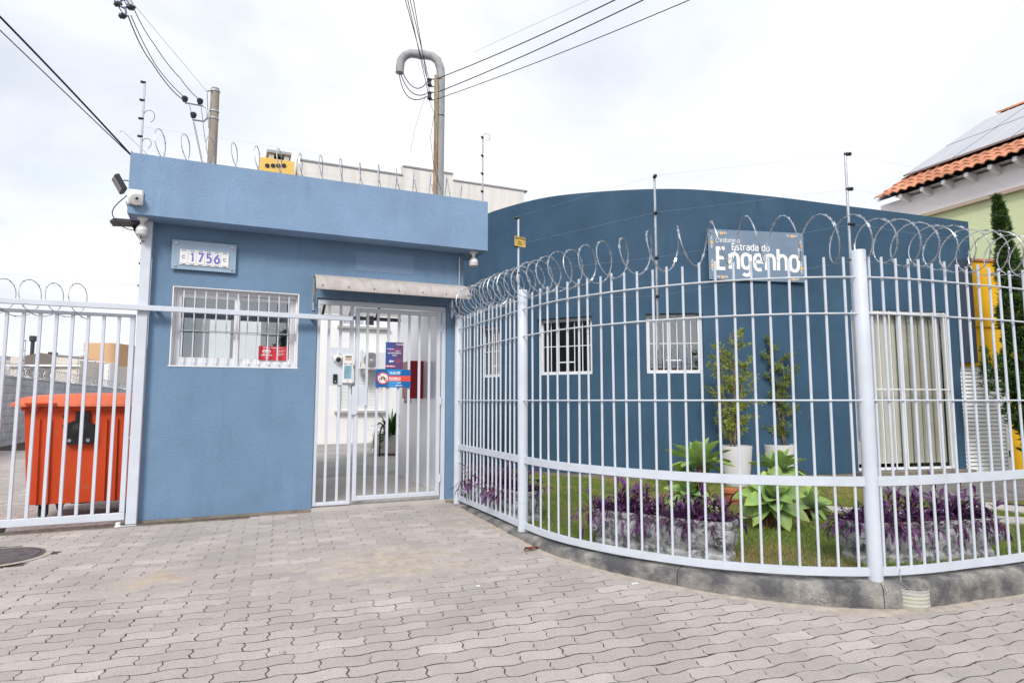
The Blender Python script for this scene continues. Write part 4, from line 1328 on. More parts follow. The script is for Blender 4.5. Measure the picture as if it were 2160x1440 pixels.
def smooth3(P, sub=8):
    P = [Vector(p_) for p_ in P]; Q = [P[0] * 2 - P[1]] + P + [P[-1] * 2 - P[-2]]; out = []
    for i in range(1, len(Q) - 2):
        a, b, c, d = Q[i - 1:i + 3]
        for k in range(sub):
            t = k / sub
            out.append(0.5 * ((2 * b) + (c - a) * t + (2 * a - 5 * b + 4 * c - d) * t * t + (3 * b - a - 3 * c + d) * t ** 3))
    return out + [P[-1]]


cb = MB()


def wcurve(pts, dep): return [Vector((W(x, y, d_)[0], d_, W(x, y, d_)[1])) for (x, y), d_ in zip(pts, dep)]


cb.tube(smooth3(wcurve([(268, 412), (243, 435), (238, 455), (262, 480), (300, 489)], [-.2, -.16, -.14, -.14, -.13])), .0042, 6)
cb.tube(smooth3(wcurve([(266, 425), (270, 440), (276, 465), (284, 488), (296, 506), (305, 509)], [-.2, -.17, -.14, -.12, -.1, -.08])), .0035, 6)
tag(cb.build("camera_cable", M_CABLE, None, smooth='all', space='G'), "thin black cables looping from the turret camera to the corner lamp", "cable")

# conduit on the right pillar
cd = MB(); uc = W(968, 600, -.01)[0]
cd.tube([(uc, -.018, 1.95), (uc, -.018, 2.86)], .009, 8)
for zz_ in (2.05, 2.4, 2.75): cd.lathe([(.014, -.012), (.014, .012)], (uc, -.018, zz_), 8)
tag(cd.build("wall_conduit", M_GALV, None, space='G'), "thin steel conduit up the right pillar of the gatehouse behind the canopy", "conduit")

# red cabinet, notice frame and pipes on the passage wall
d0, d1 = 1.25, 1.62
rc = gthing("fire_hose_cabinet", "dark red steel cabinet on the grey passage wall", "cabinet", 2.963, 1.42, 0)
zc0, zc1 = 1.28, 1.76
MB().bbox(-.17, -.001, -.2, .2, zc0, zc1, .004).build("box", M_RED, rc)
MB().bbox(-.178, -.171, -.18, .18, zc0 + .02, zc1 - .02, .002).build("door", M_RED, rc)
MB().box(-.187, -.179, -.15, -.12, 1.48, 1.56).build("handle", M_DARKMETAL, rc)
nb = gthing("framed_board", "slim brown framed board beyond the red cabinet in the passage", "notice board", 2.963, 1.98, 0)
MB().bbox(-.03, -.001, -.1, .1, 1.22, 1.72, .003).build("frame", M_BARK, nb)
MB().box(-.033, -.031, -.085, .085, 1.24, 1.70).build("panel", M_SOFFIT, nb)

# ================================================================== CURVED DARK BLUE BUILDING
db = thing("curved_building", "dark blue curved single storey building with a high parapet behind the fence", "building", (DP.at(DP.L * .6).x, DP.at(DP.L * .6).y, .17))
TOPS = [(1040, 446), (1100, 428), (1200, 409), (1300, 402), (1400, 400), (1500, 402), (1600, 411), (1700, 422), (1800, 436), (1900, 450), (2040, 467)]
ts = sorted(DP.hit(x, y) for x, y in TOPS)
TS, TZ = [a for a, _ in ts], [b for _, b in ts]
pz = np.polyfit(TS, TZ, 3)
sEnd = DP.hit(2042, 468)[0]
ztop = lambda s: float(np.polyval(pz, min(max(s, TS[0]), TS[-1])))
mw = lambda s, d, z: Vector((*DP.at(s, -d), z))


def rect_hole(xl, xr, ya, yb, z0=None, z1=None):
    ym = (ya + yb) / 2
    sa, sb_ = DP.hit(xl, ym)[0], DP.hit(xr, ym)[0]
    za = (DP.hit(xl, ya)[1] + DP.hit(xr, ya)[1]) / 2; zb_ = (DP.hit(xl, yb)[1] + DP.hit(xr, yb)[1]) / 2
    return (sa, sb_, zb_ if z0 is None else z0, za if z1 is None else z1)


H3 = rect_hole(1363, 1484, 661, 787)
H2 = rect_hole(1133, 1249, 661, 784, H3[2], H3[3])
H1 = rect_hole(1010, 1056, 680, 788, H3[2], H3[3])
HD = rect_hole(1803, 2012, 655, 991)
print("holes", H1, H2, H3, HD, "top", TZ)
sNav = DP.hit(2024, 760)[0]
zNav = DP.hit(2045, 765)[1]

usb = list(np.arange(0, sEnd, .16)) + [sEnd]
hs = [H1, H2, H3, HD, (sNav, sEnd, .22, zNav)]
walled(usb, [.22, 5.0], hs, .2, mw, ztop=ztop).build("curved_wall", M_NAVY, db, space='W')
walled([s for s in usb if s < sNav - .05] + [sNav - .04], [.0, .218], [], .19, lambda s, d, z: mw(s, d + .004, z)).build("plinth", M_PLINTH, db, space='W')
# darker navy grey strip on the right end
walled([sNav + .01, (sNav + sEnd) / 2, sEnd - .002], [zNav + .002, DP.hit(2048, 548)[1]], [], .004, lambda s, d, z: mw(s, d - .006, z)).build("dark_panel", M_NAVYGREY, db, space='W')
roofp = [DP.at(s, -.2) for s in np.linspace(0, sEnd, 40)] + [Vector((8.2, 14.5)), Vector((-1.5, 15.5))]
mb = MB(); tz = mgeo.tessellate_polygon([[Vector((p.x, p.y, 0)) for p in roofp]])
mb.add([(p.x, p.y, 3.35) for p in roofp], tz); mb.build("flat_roof", M_CONC, db, space='W')
mb = MB(); mb.add([(p.x, p.y, .2) for p in roofp], tz); mb.build("inside_floor", M_CONC, db, space='W')
mb = MB()
for a, b in ((roofp[39], roofp[40]), (roofp[40], roofp[41]), (roofp[41], roofp[0])):
    mb.quad((a.x, a.y, .1), (b.x, b.y, .1), (b.x, b.y, 3.9), (a.x, a.y, 3.9))
mb.build("rear_wall", M_NAVY, db, space='W')


def chord(h, dep):
    """local frame on the chord of an opening: origin at its lower left, x along, y inward"""
    a, b = DP.at(h[0], -dep), DP.at(h[1], -dep)
    t = (b - a)
    return Vector((a.x, a.y, h[2])), math.atan2(t.y, t.x), t.length, h[3] - h[2]


def in_frame(mb, o, rz):
    m = Matrix.Translation(o) @ Matrix.Rotation(rz, 4, 'Z')
    mb.v = [tuple(m @ Vector(p)) for p in mb.v]
    return mb


def dark_window(h, nb_, glass, bars=True):
    o, rz, w, hh = chord(h, .085)
    f = MB(); e = .002; t = .048
    f.box(e, w - e, 0, .05, e, t); f.box(e, w - e, 0, .05, hh - t, hh - e); f.box(e, t, 0, .05, t, hh - t); f.box(w - t, w - e, 0, .05, t, hh - t)
    fo = in_frame(f, o, rz).build("window", M_ALU, db, space='W')
    in_frame(MB().box(t, w - t, .028, .032, t, hh - t), o, rz).build("pane", glass, fo, space='W')
    if nb_ == 0: return fo
    for k in range(nb_):
        x = t + (w - 2 * t) * (k + 1) / (nb_ + 1)
        z0_ = t
        in_frame(MB().box(x - .006, x + .006, .008, .018, z0_, hh - t), o, rz).build("grille_bar", M_ALU, fo, space='W')
    in_frame(MB().box(t, w - t, .0065, .0195, hh * .50, hh * .50 + .011), o, rz).build("cross_bar", M_ALU, fo, space='W')
    in_frame(MB().box(w * .36, w * .64, .0195, .024, hh * .215, hh * .235), o, rz).build("cross_bar", M_ALU, fo, space='W')
    return fo


dark_window(H1, 3, M_GLASSL)
dark_window(H2, 5, M_GLASSL)
dark_window(H3, 6, M_GLASSD)
# pale curtain behind the first window
o, rz, w, hh = chord(H1, .3)
cu_ = MB()
for k in range(16):
    x = w * k / 16
    cu_.quad((x, .02 * (k % 2), 0), (x + w / 16, .02 * ((k + 1) % 2), 0), (x + w / 16, .02 * ((k + 1) % 2), hh * .98), (x, .02 * (k % 2), hh * .98))
in_frame(cu_, o, rz).build("curtain", M_SOFFIT, db, space='W')

# sliding glass door with vertical blinds
o, rz, w, hh = chord(HD, .035)
f = MB(); t = .034
f.box(.002, w - .002, 0, .09, .002, t); f.box(.002, w - .002, 0, .09, hh - t, hh - .002); f.box(.002, t, 0, .09, t, hh - t); f.box(w - t, w - .002, 0, .09, t, hh - t)
f.box(w * .50, w * .50 + .05, .02, .07, t, hh - t)
dr = in_frame(f, o, rz).build("sliding_door", M_ALU, db, space='W')
in_frame(MB().box(t, w * .50, .055, .06, t, hh - t), o, rz).build("pane", glass_mat("clear_door_glass", .0, (.95, .96, .96)), dr, space='W')
in_frame(MB().box(w * .50 + .05, w - t, .035, .04, t, hh - t), o, rz).build("pane", glass_mat("hazy_door_glass", .05, (.92, .93, .92)), dr, space='W')
for k in range(9):
    x = w * (.05 + .9 * k / 8)
    in_frame(MB().box(x - .007, x + .007, -.022, -.008, t * .5, hh - .01), o, rz).build("grille_bar", M_ALU, dr, space='W')
for zf in (.50, .985):
    in_frame(MB().box(.01, w - .01, -.030, -.0225, hh * zf - .01, hh * zf + .008), o, rz).build("cross_bar", M_ALU, dr, space='W')
nbl = 17
for k in range(nbl):
    x = t + (w - 2 * t) * (k + .5) / nbl
    half = (w - 2 * t) / nbl * .66
    a = R(8 if k < 8 else 13)
    dx_, dy_ = half * math.cos(a), half * math.sin(a)
    b = MB(); zb_, zt_ = .05 + t, hh - t
    sw = .008 * math.sin(k * 2.3)
    b.add([(x - dx_ + sw, .115 - dy_, zb_), (x + dx_ + sw, .115 + dy_, zb_), (x + dx_, .115 + dy_, zt_), (x - dx_, .115 - dy_, zt_),
           (x - dx_ + sw, .118 - dy_, zb_), (x + dx_ + sw, .118 + dy_, zb_), (x + dx_, .118 + dy_, zt_), (x - dx_, .118 - dy_, zt_)],
          [(0, 1, 2, 3), (7, 6, 5, 4), (0, 3, 7, 4), (1, 5, 6, 2)])
    in_frame(b, o, rz).build("blind_slat", M_BLIND, dr, space='W')
in_frame(MB().bbox(-.05, w + .18, -.16, .09, -.16, -.002, .006), o, rz).build("door_step", M_PLINTH, db, space='W')

# glass name board
NB = [DP.hit(1491, 530), DP.hit(1691, 545)]
a, b = DP.at(NB[0][0], .055), DP.at(NB[1][0], .055)
rzn = math.atan2(b.y - a.y, b.x - a.x); wN = (b - a).length
zN1 = (DP.hit(1489.5, 478, .055)[1] + DP.hit(1688, 496, .055)[1]) / 2; zN0 = (DP.hit(1492.5, 586, .055)[1] + DP.hit(1693, 599, .055)[1]) / 2
hN = zN1 - zN0
nbd = thing("name_board", "slate blue glass board reading Condominio Estrada do Engenho on the curved wall", "sign", (a.x, a.y, zN0), rzn)
MB().bbox(0, wN, 0, .008, 0, hN, .002).build("glass_panel", M_SIGNGLASS2, nbd)
strokes("Condomínio", M_LETTER, nbd, wN * .078, wN * .325, hN * .745, hN * .085, -.002, .085)
strokes("Estrada do", M_LETTER, nbd, wN * .24, wN * .635, hN * .605, hN * .12, -.002, .125)
strokes("Engenho", M_LETTER, nbd, wN * .078, wN * .945, hN * .225, hN * .40, -.003, .125)


def ornament(cx, cz, r, vert):
    for sgn in (-1, 1):
        m_ = MB()
        for kk, (p, q, rr) in enumerate(((.9, .1, .32), (1.7, .25, .3), (1.3, -.25, .22), (2.1, .0, .18))):
            ax, az = sgn * p * r, q * r
            if vert: ax, az = az, ax
            m_.tube([(cx + ax + rr * r * math.cos(t_), -.0025, cz + az + rr * r * math.sin(t_)) for t_ in np.linspace(0, 5.2, 9)], r * .085, 4)
        tag(m_.build("scroll_ornament", M_LETTER, nbd), kind='stuff')
    fm_ = MB(); 
    pts = []
    for t_ in range(16):
        q = r * (.78 if t_ % 2 else .52)
        pts.append((cx + q * math.cos(t_ * math.pi / 8), -.004, cz + q * math.sin(t_ * math.pi / 8)))
    fm_.add(pts, [tuple(range(16))]); fm_.build("flower_ornament", M_GOLD, nbd)


orr = hN * .052
for (fx_, fz_, v_) in ((.135, .925, 0), (.875, .925, 0), (.135, .055, 0), (.875, .055, 0), (.035, .735, 1), (.035, .285, 1), (.965, .735, 1), (.965, .285, 1)):
    ornament(wN * fx_, hN * fz_, orr, v_)
for (fx_, fz_) in ((.03, .93), (.97, .93), (.035, .075), (.968, .075)):
    MB().lathe([(.009, -.012), (.009, .0), (.006, .054)], (wN * fx_, 0, hN * fz_), 12, 'Y').build("stand_off", M_GALV, nbd)

# ================================================================== YELLOW WALL WITH LOUVRED DOOR, NEIGHBOUR HOUSE
yA = DP.at(sNav, -.07); yB = yA + DP.tan(sEnd) * 4.3; yt = (yB - yA).normalized()
yrz = math.atan2(yt.y, yt.x)


def YW(px, py, dep=0.0):
    m = (Matrix.Translation((yA.x, yA.y, 0)) @ Matrix.Rotation(yrz, 4, 'Z')).inverted()
    o = m @ CAM; d = m.to_3x3() @ ray(px, py); k = (dep - o.y) / d.y
    p = o + d * k; return p.x, p.z


yw = thing("yellow_wall", "ochre yellow rendered wall to the right of the dark blue building", "wall", (yA.x, yA.y, 0), yrz)
lu0, lz1 = .045, YW(2027, 772)[1]; lu1, _ = YW(2122, 772); _, lz0 = YW(2060, 1000); lz0 = max(lz0, .1)
_, yz1 = YW(2090, 553)
walled([0, 4.3], [.0, yz1], [(lu0, lu1, .0, lz1)], .15, idm).build("wall_body", M_YELLOW, yw)
MB().box(lu0, 4.29, -.035, -.001, YW(2090, 690)[1], YW(2090, 674)[1]).build("string_course", M_YELLOW, yw)
MB().box(lu0 - .06, lu1 + .02, -.015, -.001, lz1 + .002, lz1 + .07).build("lintel", M_YELLOW, yw)
MB().bbox(-.0, 4.3, -.03, .17, yz1 + .001, yz1 + .04).build("coping", M_TILE, yw)
ld = thing("louvred_door", "white louvred metal door set in the yellow wall", "door", tuple(Matrix.Translation((yA.x, yA.y, 0)) @ Matrix.Rotation(yrz, 4, 'Z') @ Vector((lu0, .03, lz0))), yrz)
dw, dh = lu1 - lu0, lz1 - lz0
f = MB(); f.box(.003, .05, 0, .05, 0, dh - .003); f.box(dw - .05, dw - .003, 0, .05, 0, dh - .003); f.box(.05, dw - .05, 0, .05, 0, .06); f.box(.05, dw - .05, 0, .05, dh - .06, dh - .003)
f.box(.05, dw - .05, .0495, .0499, .06, dh - .06)
f.build("door_frame", M_ALU, ld)
nsl = 25
for k in range(nsl):
    z0_ = .062 + (dh - .125) * k / nsl; z1_ = z0_ + (dh - .125) / nsl
    MB().add([(.052, .004, z0_ + .004), (dw - .052, .004, z0_ + .004), (dw - .052, .036, z1_ + .008), (.052, .036, z1_ + .008), (.052, .010, z0_ + .002), (dw - .052, .010, z0_ + .002), (dw - .052, .042, z1_ + .004), (.052, .042, z1_ + .004)],
             [(0, 1, 2, 3), (7, 6, 5, 4), (0, 4, 5, 1), (3, 2, 6, 7)]).build("louvre_slat", M_ALU, ld)
MB().box(.015, .04, -.03, .0, dh * .42, dh * .42 + .012).build("handle", M_DARKMETAL, ld)
for zf in (.15, .8):
    MB().box(dw - .03, dw - .012, -.01, -.001, dh * zf, dh * zf + .1).build("hinge", M_DARKMETAL, ld)

# neighbour house: long eaves running away from the viewer to the left
hdir = Vector((575 - 1080, FOC)).normalized()          # eaves direction (away)
hp = at(2160, 393, 11.0)                               # foot of the moulding at the right border
zf0 = hp.z
hrz = math.atan2(-hdir.y, -hdir.x)                     # local x runs towards the viewer along the eaves
HM = Matrix.Translation((hp.x, hp.y, 0)) @ Matrix.Rotation(hrz, 4, 'Z')
HI = HM.inverted()


def HW(px, py, dep=0.0):
    o = HI @ CAM; d = HI.to_3x3() @ ray(px, py); k = (dep - o.y) / d.y
    p = o + d * k; return p


nh = thing("neighbour_house", "pale green house with white eaves and terracotta roof beyond the yellow wall", "house", (hp.x, hp.y, 0), hrz)
xl = HW(1862, 440).x                                   # far left end of the wall
print('house', hp, hrz, 'xl', xl, HW(1845, 412, -.4))
sgn = 1 if HI.to_3x3() @ Vector((0, 0, 0)) is None else 1
ybk = (HI @ CAM).y                                     # which side the viewer is on
side = -1 if ybk < 0 else 1                            # outward (towards the viewer) in local y
zeave = HW(2160, 320, side * .32).z
walled([xl + .02, 3.0], [0.1, zf0 - .002], [], .2, lambda u, d, z: (u, -side * d, z)).build("green_wall", M_LIME, nh, fix=True)
MB().box(xl - .0, 3.02, min(side * .06, -side * .25), max(side * .06, -side * .25), zf0, zeave - .06).build("fascia", M_FASCIA, nh)
MB().box(xl - .002, 3.03, min(side * .0, side * .10), max(side * .0, side * .10), zf0 - .07, zf0 - .003).build("moulding", M_SOFFIT, nh)
e0 = side * .36                                        # eave line offset
xe0 = HW(1846, 413, e0).x
best = None
for q_ in range(16, 50):                               # pitch and length of the rake that end where the ridge does
    for k in range(40, 500):
        rp_, w_ = R(q_), k * .02
        px, py = proj(HM @ Vector((xe0, e0 - side * w_ * math.cos(rp_), zeave + w_ * math.sin(rp_))))
        e_ = (px - 2108) ** 2 + (py - 243) ** 2
        if best is None or e_ < best[0]: best = (e_, q_, w_)
RP, ridge_w = R(best[1]), best[2]
print('ridge', best)


def RM(x, w, h=0.0):
    """roof plane: x along the eaves, w up the slope, h above it"""
    return Vector((x, e0 - side * (w * math.cos(RP) - h * -math.sin(RP) * 0) + side * h * math.sin(RP), zeave + w * math.sin(RP) + h * math.cos(RP)))


xr_ = 3.0
mb = MB(); mb.quad(RM(xe0, 0, -.02), RM(xr_, 0, -.02), RM(xr_, ridge_w, -.02), RM(xe0, ridge_w, -.02)); mb.quad(RM(xe0, 0, -.05), RM(xe0, ridge_w, -.05), RM(xr_, ridge_w, -.05), RM(xr_, 0, -.05))
rf = mb.build("roof_deck", M_DARKMETAL, nh)
mb = MB(); mb.prism([(e0 - side * .2, zeave), (e0 - side * ridge_w * math.cos(RP), zeave + ridge_w * math.sin(RP) - .05), (e0 - side * ridge_w * math.cos(RP), zeave - .1)], xe0 + .3, xr_, 'X'); mb.build("gable", M_FASCIA, nh, fix=True)
# Roman tiles
ncol = max(int((xr_ - xe0) / .19), 1); tl = .42; nrow = int(ridge_w / .34) + 1
tb = MB(); wv = .20
nseg = 8
for (y, dz) in ((0, .028), (tl, 0)):
    for k in range(nseg + 1):
        f_ = k / nseg
        x = -wv / 2 + wv * f_
        z = .048 * (math.sin(f_ * math.pi * 2 - .4) * .5 + .5)
        tb.v.append((x, y, z + dz))
for k in range(nseg):
    tb.f.append((k, k + 1, nseg + 1 + k + 1, nseg + 1 + k))
n_ = nseg + 1
for k in range(nseg + 1):
    x, y, z = tb.v[k]; tb.v.append((x, y, z - .018))
for k in range(nseg):
    tb.f.append((k, 2 * n_ + k, 2 * n_ + k + 1, k + 1))
tme = tb.mesh("roof_tile", M_TILE, smooth=True)
ex = Vector((1, 0, 0)); ey = (RM(0, 1) - RM(0, 0)).normalized(); ez = ex.cross(ey)
flip = ez.z < 0
cand = []
for i in range(ncol):
    for j in range(nrow):
        if j > 2 and i > 4 and j < nrow - 1: continue   # covered by the panels
        cand.append((i, j))
for (i, j) in cand[:290]:
    p = RM(xe0 + .10 + i * .19, j * .34 - .03, .0)
    rr = Matrix((ex, ey, ez)).transposed().to_4x4()
    if flip:
        rr = Matrix((ex, ey, -ez)).transposed().to_4x4()
        rr = Matrix((-ex, ey, -ez)).transposed().to_4x4()
    o = inst("roof_tile", tme, rf, p, rr.to_euler())
# ridge tiles
for k in range(int((xr_ - xe0) / .4)):
    rb = MB()
    c_ = RM(xe0 + .2 + k * .4, ridge_w, .03)
    rb.v = []; 
    pts = [(c_.x - .21, c_.y + .11 * math.cos(a), c_.z + .08 * math.sin(a) + .01) for a in np.linspace(0, math.pi, 7)] + [(c_.x + .21, c_.y + .11 * math.cos(a), c_.z + .08 * math.sin(a)) for a in np.linspace(0, math.pi, 7)]
    rb.add(pts, [(i, i + 1, i + 8, i + 7) for i in range(6)])
    rb.build("ridge_tile", M_TILE, rf)
# rafter tails
for (px, py) in ((1900, 404), (1945, 388), (1990, 370), (2038, 353), (2088, 333), (2140, 312), (2200, 290)):
    x = HW(px, py, side * .30).x
    rb = MB(); yy0, yy1 = side * .061, side * .33
    hw = .035
    rb.prism([(yy0, zeave - .20), (yy0, zeave - .035), (yy1, zeave - .035), (yy1, zeave - .11)], x - hw, x + hw, 'X')
    rb.build("rafter", M_WHITE, nh, fix=True)
# small lower roof corner beyond
MB().prism([(side * .3, zeave - .62), (-side * .4, zeave - .40), (-side * .4, zeave - .7)], xl - .9, xl - .05, 'X').build("lower_eaves", M_TILE, nh, fix=True)
# solar panels
labs = ["leftmost solar panel low on the neighbour's tiled roof", "middle solar panel of the lower row on the neighbour's roof", "right solar panel of the lower row, cut by the photo's edge",
        "left solar panel of the upper row below the ridge tiles", "right solar panel of the upper row at the photo's edge"]


def roof_hit(px, py, h):
    o = HI @ CAM; d = HI.to_3x3() @ ray(px, py)
    p0 = RM(0, 0, h); nn = ez if not flip else -ez
    k = (p0 - o).dot(nn) / d.dot(nn); p = o + d * k
    return p.x, (p - RM(0, 0, h)).dot(ey)


ph = .10
pa = roof_hit(1910, 372, ph); pb = roof_hit(2009, 338, ph); pc = roof_hit(2130, 296, ph); pd = roof_hit(2045, 297, ph); pe = roof_hit(1995, 312, ph)
print('panels', pa, pb, pc, pd, pe, 'ridge', ridge_w)
pw_ = max(pc[0] - pb[0], .8)
rows = [(pa[1], min(pa[1] + 1.75, ridge_w * .55)), None]
wtop0 = rows[0][1] + .05
rows[1] = (wtop0, min(wtop0 + 1.75, ridge_w - .12))
xs = [pb[0] - pw_ - .01, pb[0], pb[0] + pw_ + .01, pe[0], pe[0] + pw_ + .01]
for k, (x, lab) in enumerate(zip(xs, labs)):
    r_ = rows[0] if k < 3 else rows[1]
    sp = thing("solar_panel", lab, "solar panel", tuple(HM @ RM(x, r_[0], ph)), hrz, "solar panels on the neighbour's roof")
    nn = ez if not flip else -ez
    L_ = r_[1] - r_[0]
    def PB(x0, x1, w0, w1, h0, h1):
        b = MB(); vs = [ex * a_ + ey * w2 + nn * h2 for h2 in (h0, h1) for w2 in (w0, w1) for a_ in (x0, x1)]
        return b.add(vs, [(0, 2, 3, 1), (4, 5, 7, 6), (0, 1, 5, 4), (2, 6, 7, 3), (0, 4, 6, 2), (1, 3, 7, 5)])
    PB(0, pw_ - .012, 0, L_, 0, .035).build("frame", M_PANELF, sp, fix=True)
    PB(.012, pw_ - .024, .012, L_ - .012, .0355, .0375).build("glass", M_PANEL, sp, fix=True)
    PB(pw_ / 2 - .006, pw_ / 2 + .006, .012, L_ - .012, .0378, .0385).build("busbar", M_WHITE, sp, fix=True)

# ================================================================== FENCE
PX_BARS = [979, 986, 992, 999, 1007, 1014, 1021, 1030, 1039, 1047, 1056, 1066, 1076, 1085, 1124, 1140, 1157, 1177, 1199, 1222, 1244, 1270, 1297, 1322, 1350,
           1383, 1413, 1448, 1483, 1520, 1557, 1597, 1635, 1675, 1715, 1755, 1797, 1850, 1878, 1905, 1933, 1961, 1986, 2012, 2038, 2061, 2086, 2110, 2131, 2156, 2180, 2203, 2226, 2248, 2270]
sP1 = 0.0
sP2 = FP.hit(1103, 1110)[0]
sP3 = FP.hit(1846, 1205)[0]
fn = thing("fence", "curved pale grey metal fence of round bars on the kerb before the dark blue building", "fence", (FP.at(sP3).x, FP.at(sP3).y, KZ))
posts = [(.03, 2.19), (sP2, 2.205), (sP3, 2.206), (sP3 + 2.15, 2.206)]
for s, zt_ in posts:
    q = FP.at(s, 0)
    rp = MB().lathe([(.043, KZ - .05), (.043, .55), (.0435, 1.2), (.043, zt_ - .004), (.040, zt_)], (q.x, q.y, 0), 22).build("post", M_FENCE, fn, smooth=True, space='W')
spans = [(posts[0][0], sP2), (sP2, sP3), (sP3, posts[3][0]), (posts[3][0], FP.L - .05)]


def along(a, b, z, off=0.0, n=28):
    return [Vector((*FP.at(a + (b - a) * i / n, off), z)) for i in range(n + 1)]


def flatbar(a, b, z0, z1, th=.012, off=0.0, n=28):
    mb = MB()
    for i in range(n + 1):
        s = a + (b - a) * i / n
        for (o, z) in ((off + th, z0), (off + th, z1), (off - th, z1), (off - th, z0)):
            q = FP.at(s, o); mb.v.append((q.x, q.y, z))
    for i in range(n):
        for k in range(4):
            k2 = (k + 1) % 4
            mb.f.append((i * 4 + k, i * 4 + k2, (i + 1) * 4 + k2, (i + 1) * 4 + k))
    mb.f.append((3, 2, 1, 0)); mb.f.append(tuple(n * 4 + k for k in range(4)))
    return mb


for a, b in spans:
    flatbar(a + .03, b - .03, .192, .240).build("bottom_rail", M_FENCE, fn, space='W')
    flatbar(a + .03, b - .03, .728, .785).build("middle_rail", M_FENCE, fn, space='W')
    for z, r_, m_ in ((1.253, .0062, M_FENCE), (1.798, .0062, M_RUSTYWIRE), (2.030, .0062, M_RUSTYWIRE)):
        MB().tube(along(a + .025, b - .025, z, .0155), r_, 6).build("cross_wire", m_, fn, smooth=True, space='W')
bar_s = []
for x in PX_BARS:
    r_ = FP.hit(x, 900)
    if r_: bar_s.append(r_[0])
q_ = max(bar_s) + .118
while q_ < FP.L - .1:
    if abs(q_ - posts[3][0]) > .06: bar_s.append(q_)
    q_ += .118
for s in bar_s:
    q = FP.at(s, 0); lx, ly = rnd.gauss(0, .004), rnd.gauss(0, .004)
    zt_ = 2.163 + rnd.gauss(0, .006)
    mb = MB(); r_ = .0086
    for (z0_, z1_) in ((.2405, .7275), (.7855, zt_)):
        f0, f1 = (z0_ - .2) / 2, (z1_ - .2) / 2
        mb.tube([(q.x + lx * f0, q.y + ly * f0, z0_), (q.x + lx * f1, q.y + ly * f1, z1_)], r_, 8)
    mb.build("bar", M_FENCE, fn, smooth=True, space='W')
# weld seam ring on the second post, small clips
q = FP.at(sP2, 0)
MB().lathe([(.0445, .40), (.0455, .404), (.0445, .408)], (q.x, q.y, 0), 22, cap=False).build("weld_seam", M_FENCE, fn, smooth=True, space='W')


def coil(name, cfn, s0, s1, pitch, r, label, ph=0.0, core=.0032, skew=0.0, parent=None, step=20, barb=.058, bsize=1.0, rj=.05, seed=4):
    rr = random.Random(seed)
    pts = []
    s = s0; th = ph; k = 0
    while s < s1:
        c, t, up = cfn(s)
        nrm = t.cross(up).normalized()
        p_ = pitch(s) if callable(pitch) else pitch
        rad = r * (1 + rj * math.sin(th * .37 + seed) + rj * .5 * math.sin(th * .11 + 2 * seed))
        sk = skew(s) if callable(skew) else skew
        pts.append(c + (up * math.cos(th) + (nrm * math.cos(sk) + t * math.sin(sk)) * math.sin(th)) * rad)
        th += 2 * math.pi / step; s += p_ / step
    t = thing(name, label, "razor wire", tuple(pts[0]))
    MB().tube(pts, core, 5).build("tape", M_GALV, t, smooth=True, space='W')
    mb = MB()
    acc = 0
    for i in range(1, len(pts) - 1):
        acc += (pts[i] - pts[i - 1]).length
        if acc > barb:
            acc -= barb
            tt = (pts[i + 1] - pts[i - 1]).normalized()
            a = Vector((rr.uniform(-1, 1), rr.uniform(-1, 1), rr.uniform(-1, 1))); sd_ = tt.cross(a).normalized(); nn = tt.cross(sd_)
            L_, w_ = .0125 * bsize, .0075 * bsize
            p = pts[i]
            for sg in (-1, 1):
                q0 = p + sd_ * core * .6 * sg
                vs = [q0 - tt * L_ * .45, q0 + tt * L_ * .45, q0 + tt * L_ * 1.15 + sd_ * sg * w_, q0 + tt * .2 * L_ + sd_ * sg * w_ * .45, q0 - tt * .2 * L_ + sd_ * sg * w_ * .45, q0 - tt * L_ * 1.15 + sd_ * sg * w_]
                mb.add([v + nn * .0007 for v in vs] + [v - nn * .0007 for v in vs], [(0, 1, 2, 3), (0, 3, 4, 5), (9, 8, 7, 6), (11, 10, 9, 6), (0, 5, 11, 6), (1, 7, 8, 2), (2, 8, 9, 3), (4, 10, 11, 5)])
    tag(mb.build("barbs", M_GALV, t, space='W'), kind='stuff')
    return t


UP = Vector((0, 0, 1))
sMid = FP.hit(1270, 900)[0]


def fence_c(s):
    q = FP.at(s, 0); t = FP.tan(s)
    sag = .016 * math.sin(s * 2.1)
    return Vector((q.x, q.y, 2.278 + sag)), Vector((t.x, t.y, 0)), UP


def fpitch(s):
    return float(np.interp(s, [0, sP2 * .8, sP2, sMid, sMid + .35, sP3 - .25, sP3 + .1, FP.L], [.105, .115, .14, .15, .205, .225, .155, .15]))


coil("razor_coil", fence_c, .12, FP.L - .4, fpitch, .146, "coiled razor wire running along the top of the curved fence", ph=.6, core=.0034, bsize=1.15)


def roof_c(s):
    return GM @ Vector((s, -.08, ZT + .135 - .012 * s)), GM.to_3x3() @ Vector((1, 0, 0)), UP


coil("razor_coil", roof_c, -.12, 3.0, lambda s: .215 - .010 * s, .172, "stretched razor wire coil along the gatehouse parapet top", ph=2.2, core=.0044, bsize=.8, seed=7, rj=.05, skew=R(-26))
tag(MB().tube([GM @ Vector((u, -.10 + (.0 if k else .0), z)) for k, (u, z) in enumerate(((-.30, ZT + .215), (-.295, ZT + .24), (-.27, ZT + .235), (-.12, ZT + .10), (-.02, ZT + .0)))], .0034, 5).build('wire_end', M_GALV), 'loose razor wire end curling off the left roof corner of the gatehouse', 'razor wire')


def gate_c(s):
    return GM @ Vector((s, .03, 2.135)), GM.to_3x3() @ Vector((1, 0, 0)), UP


coil("razor_coil", gate_c, -1.75, -.47, .175, .155, "short razor wire coil on top of the sliding gate at left", ph=1.2, core=.0034, bsize=.8, seed=3, skew=R(-34))


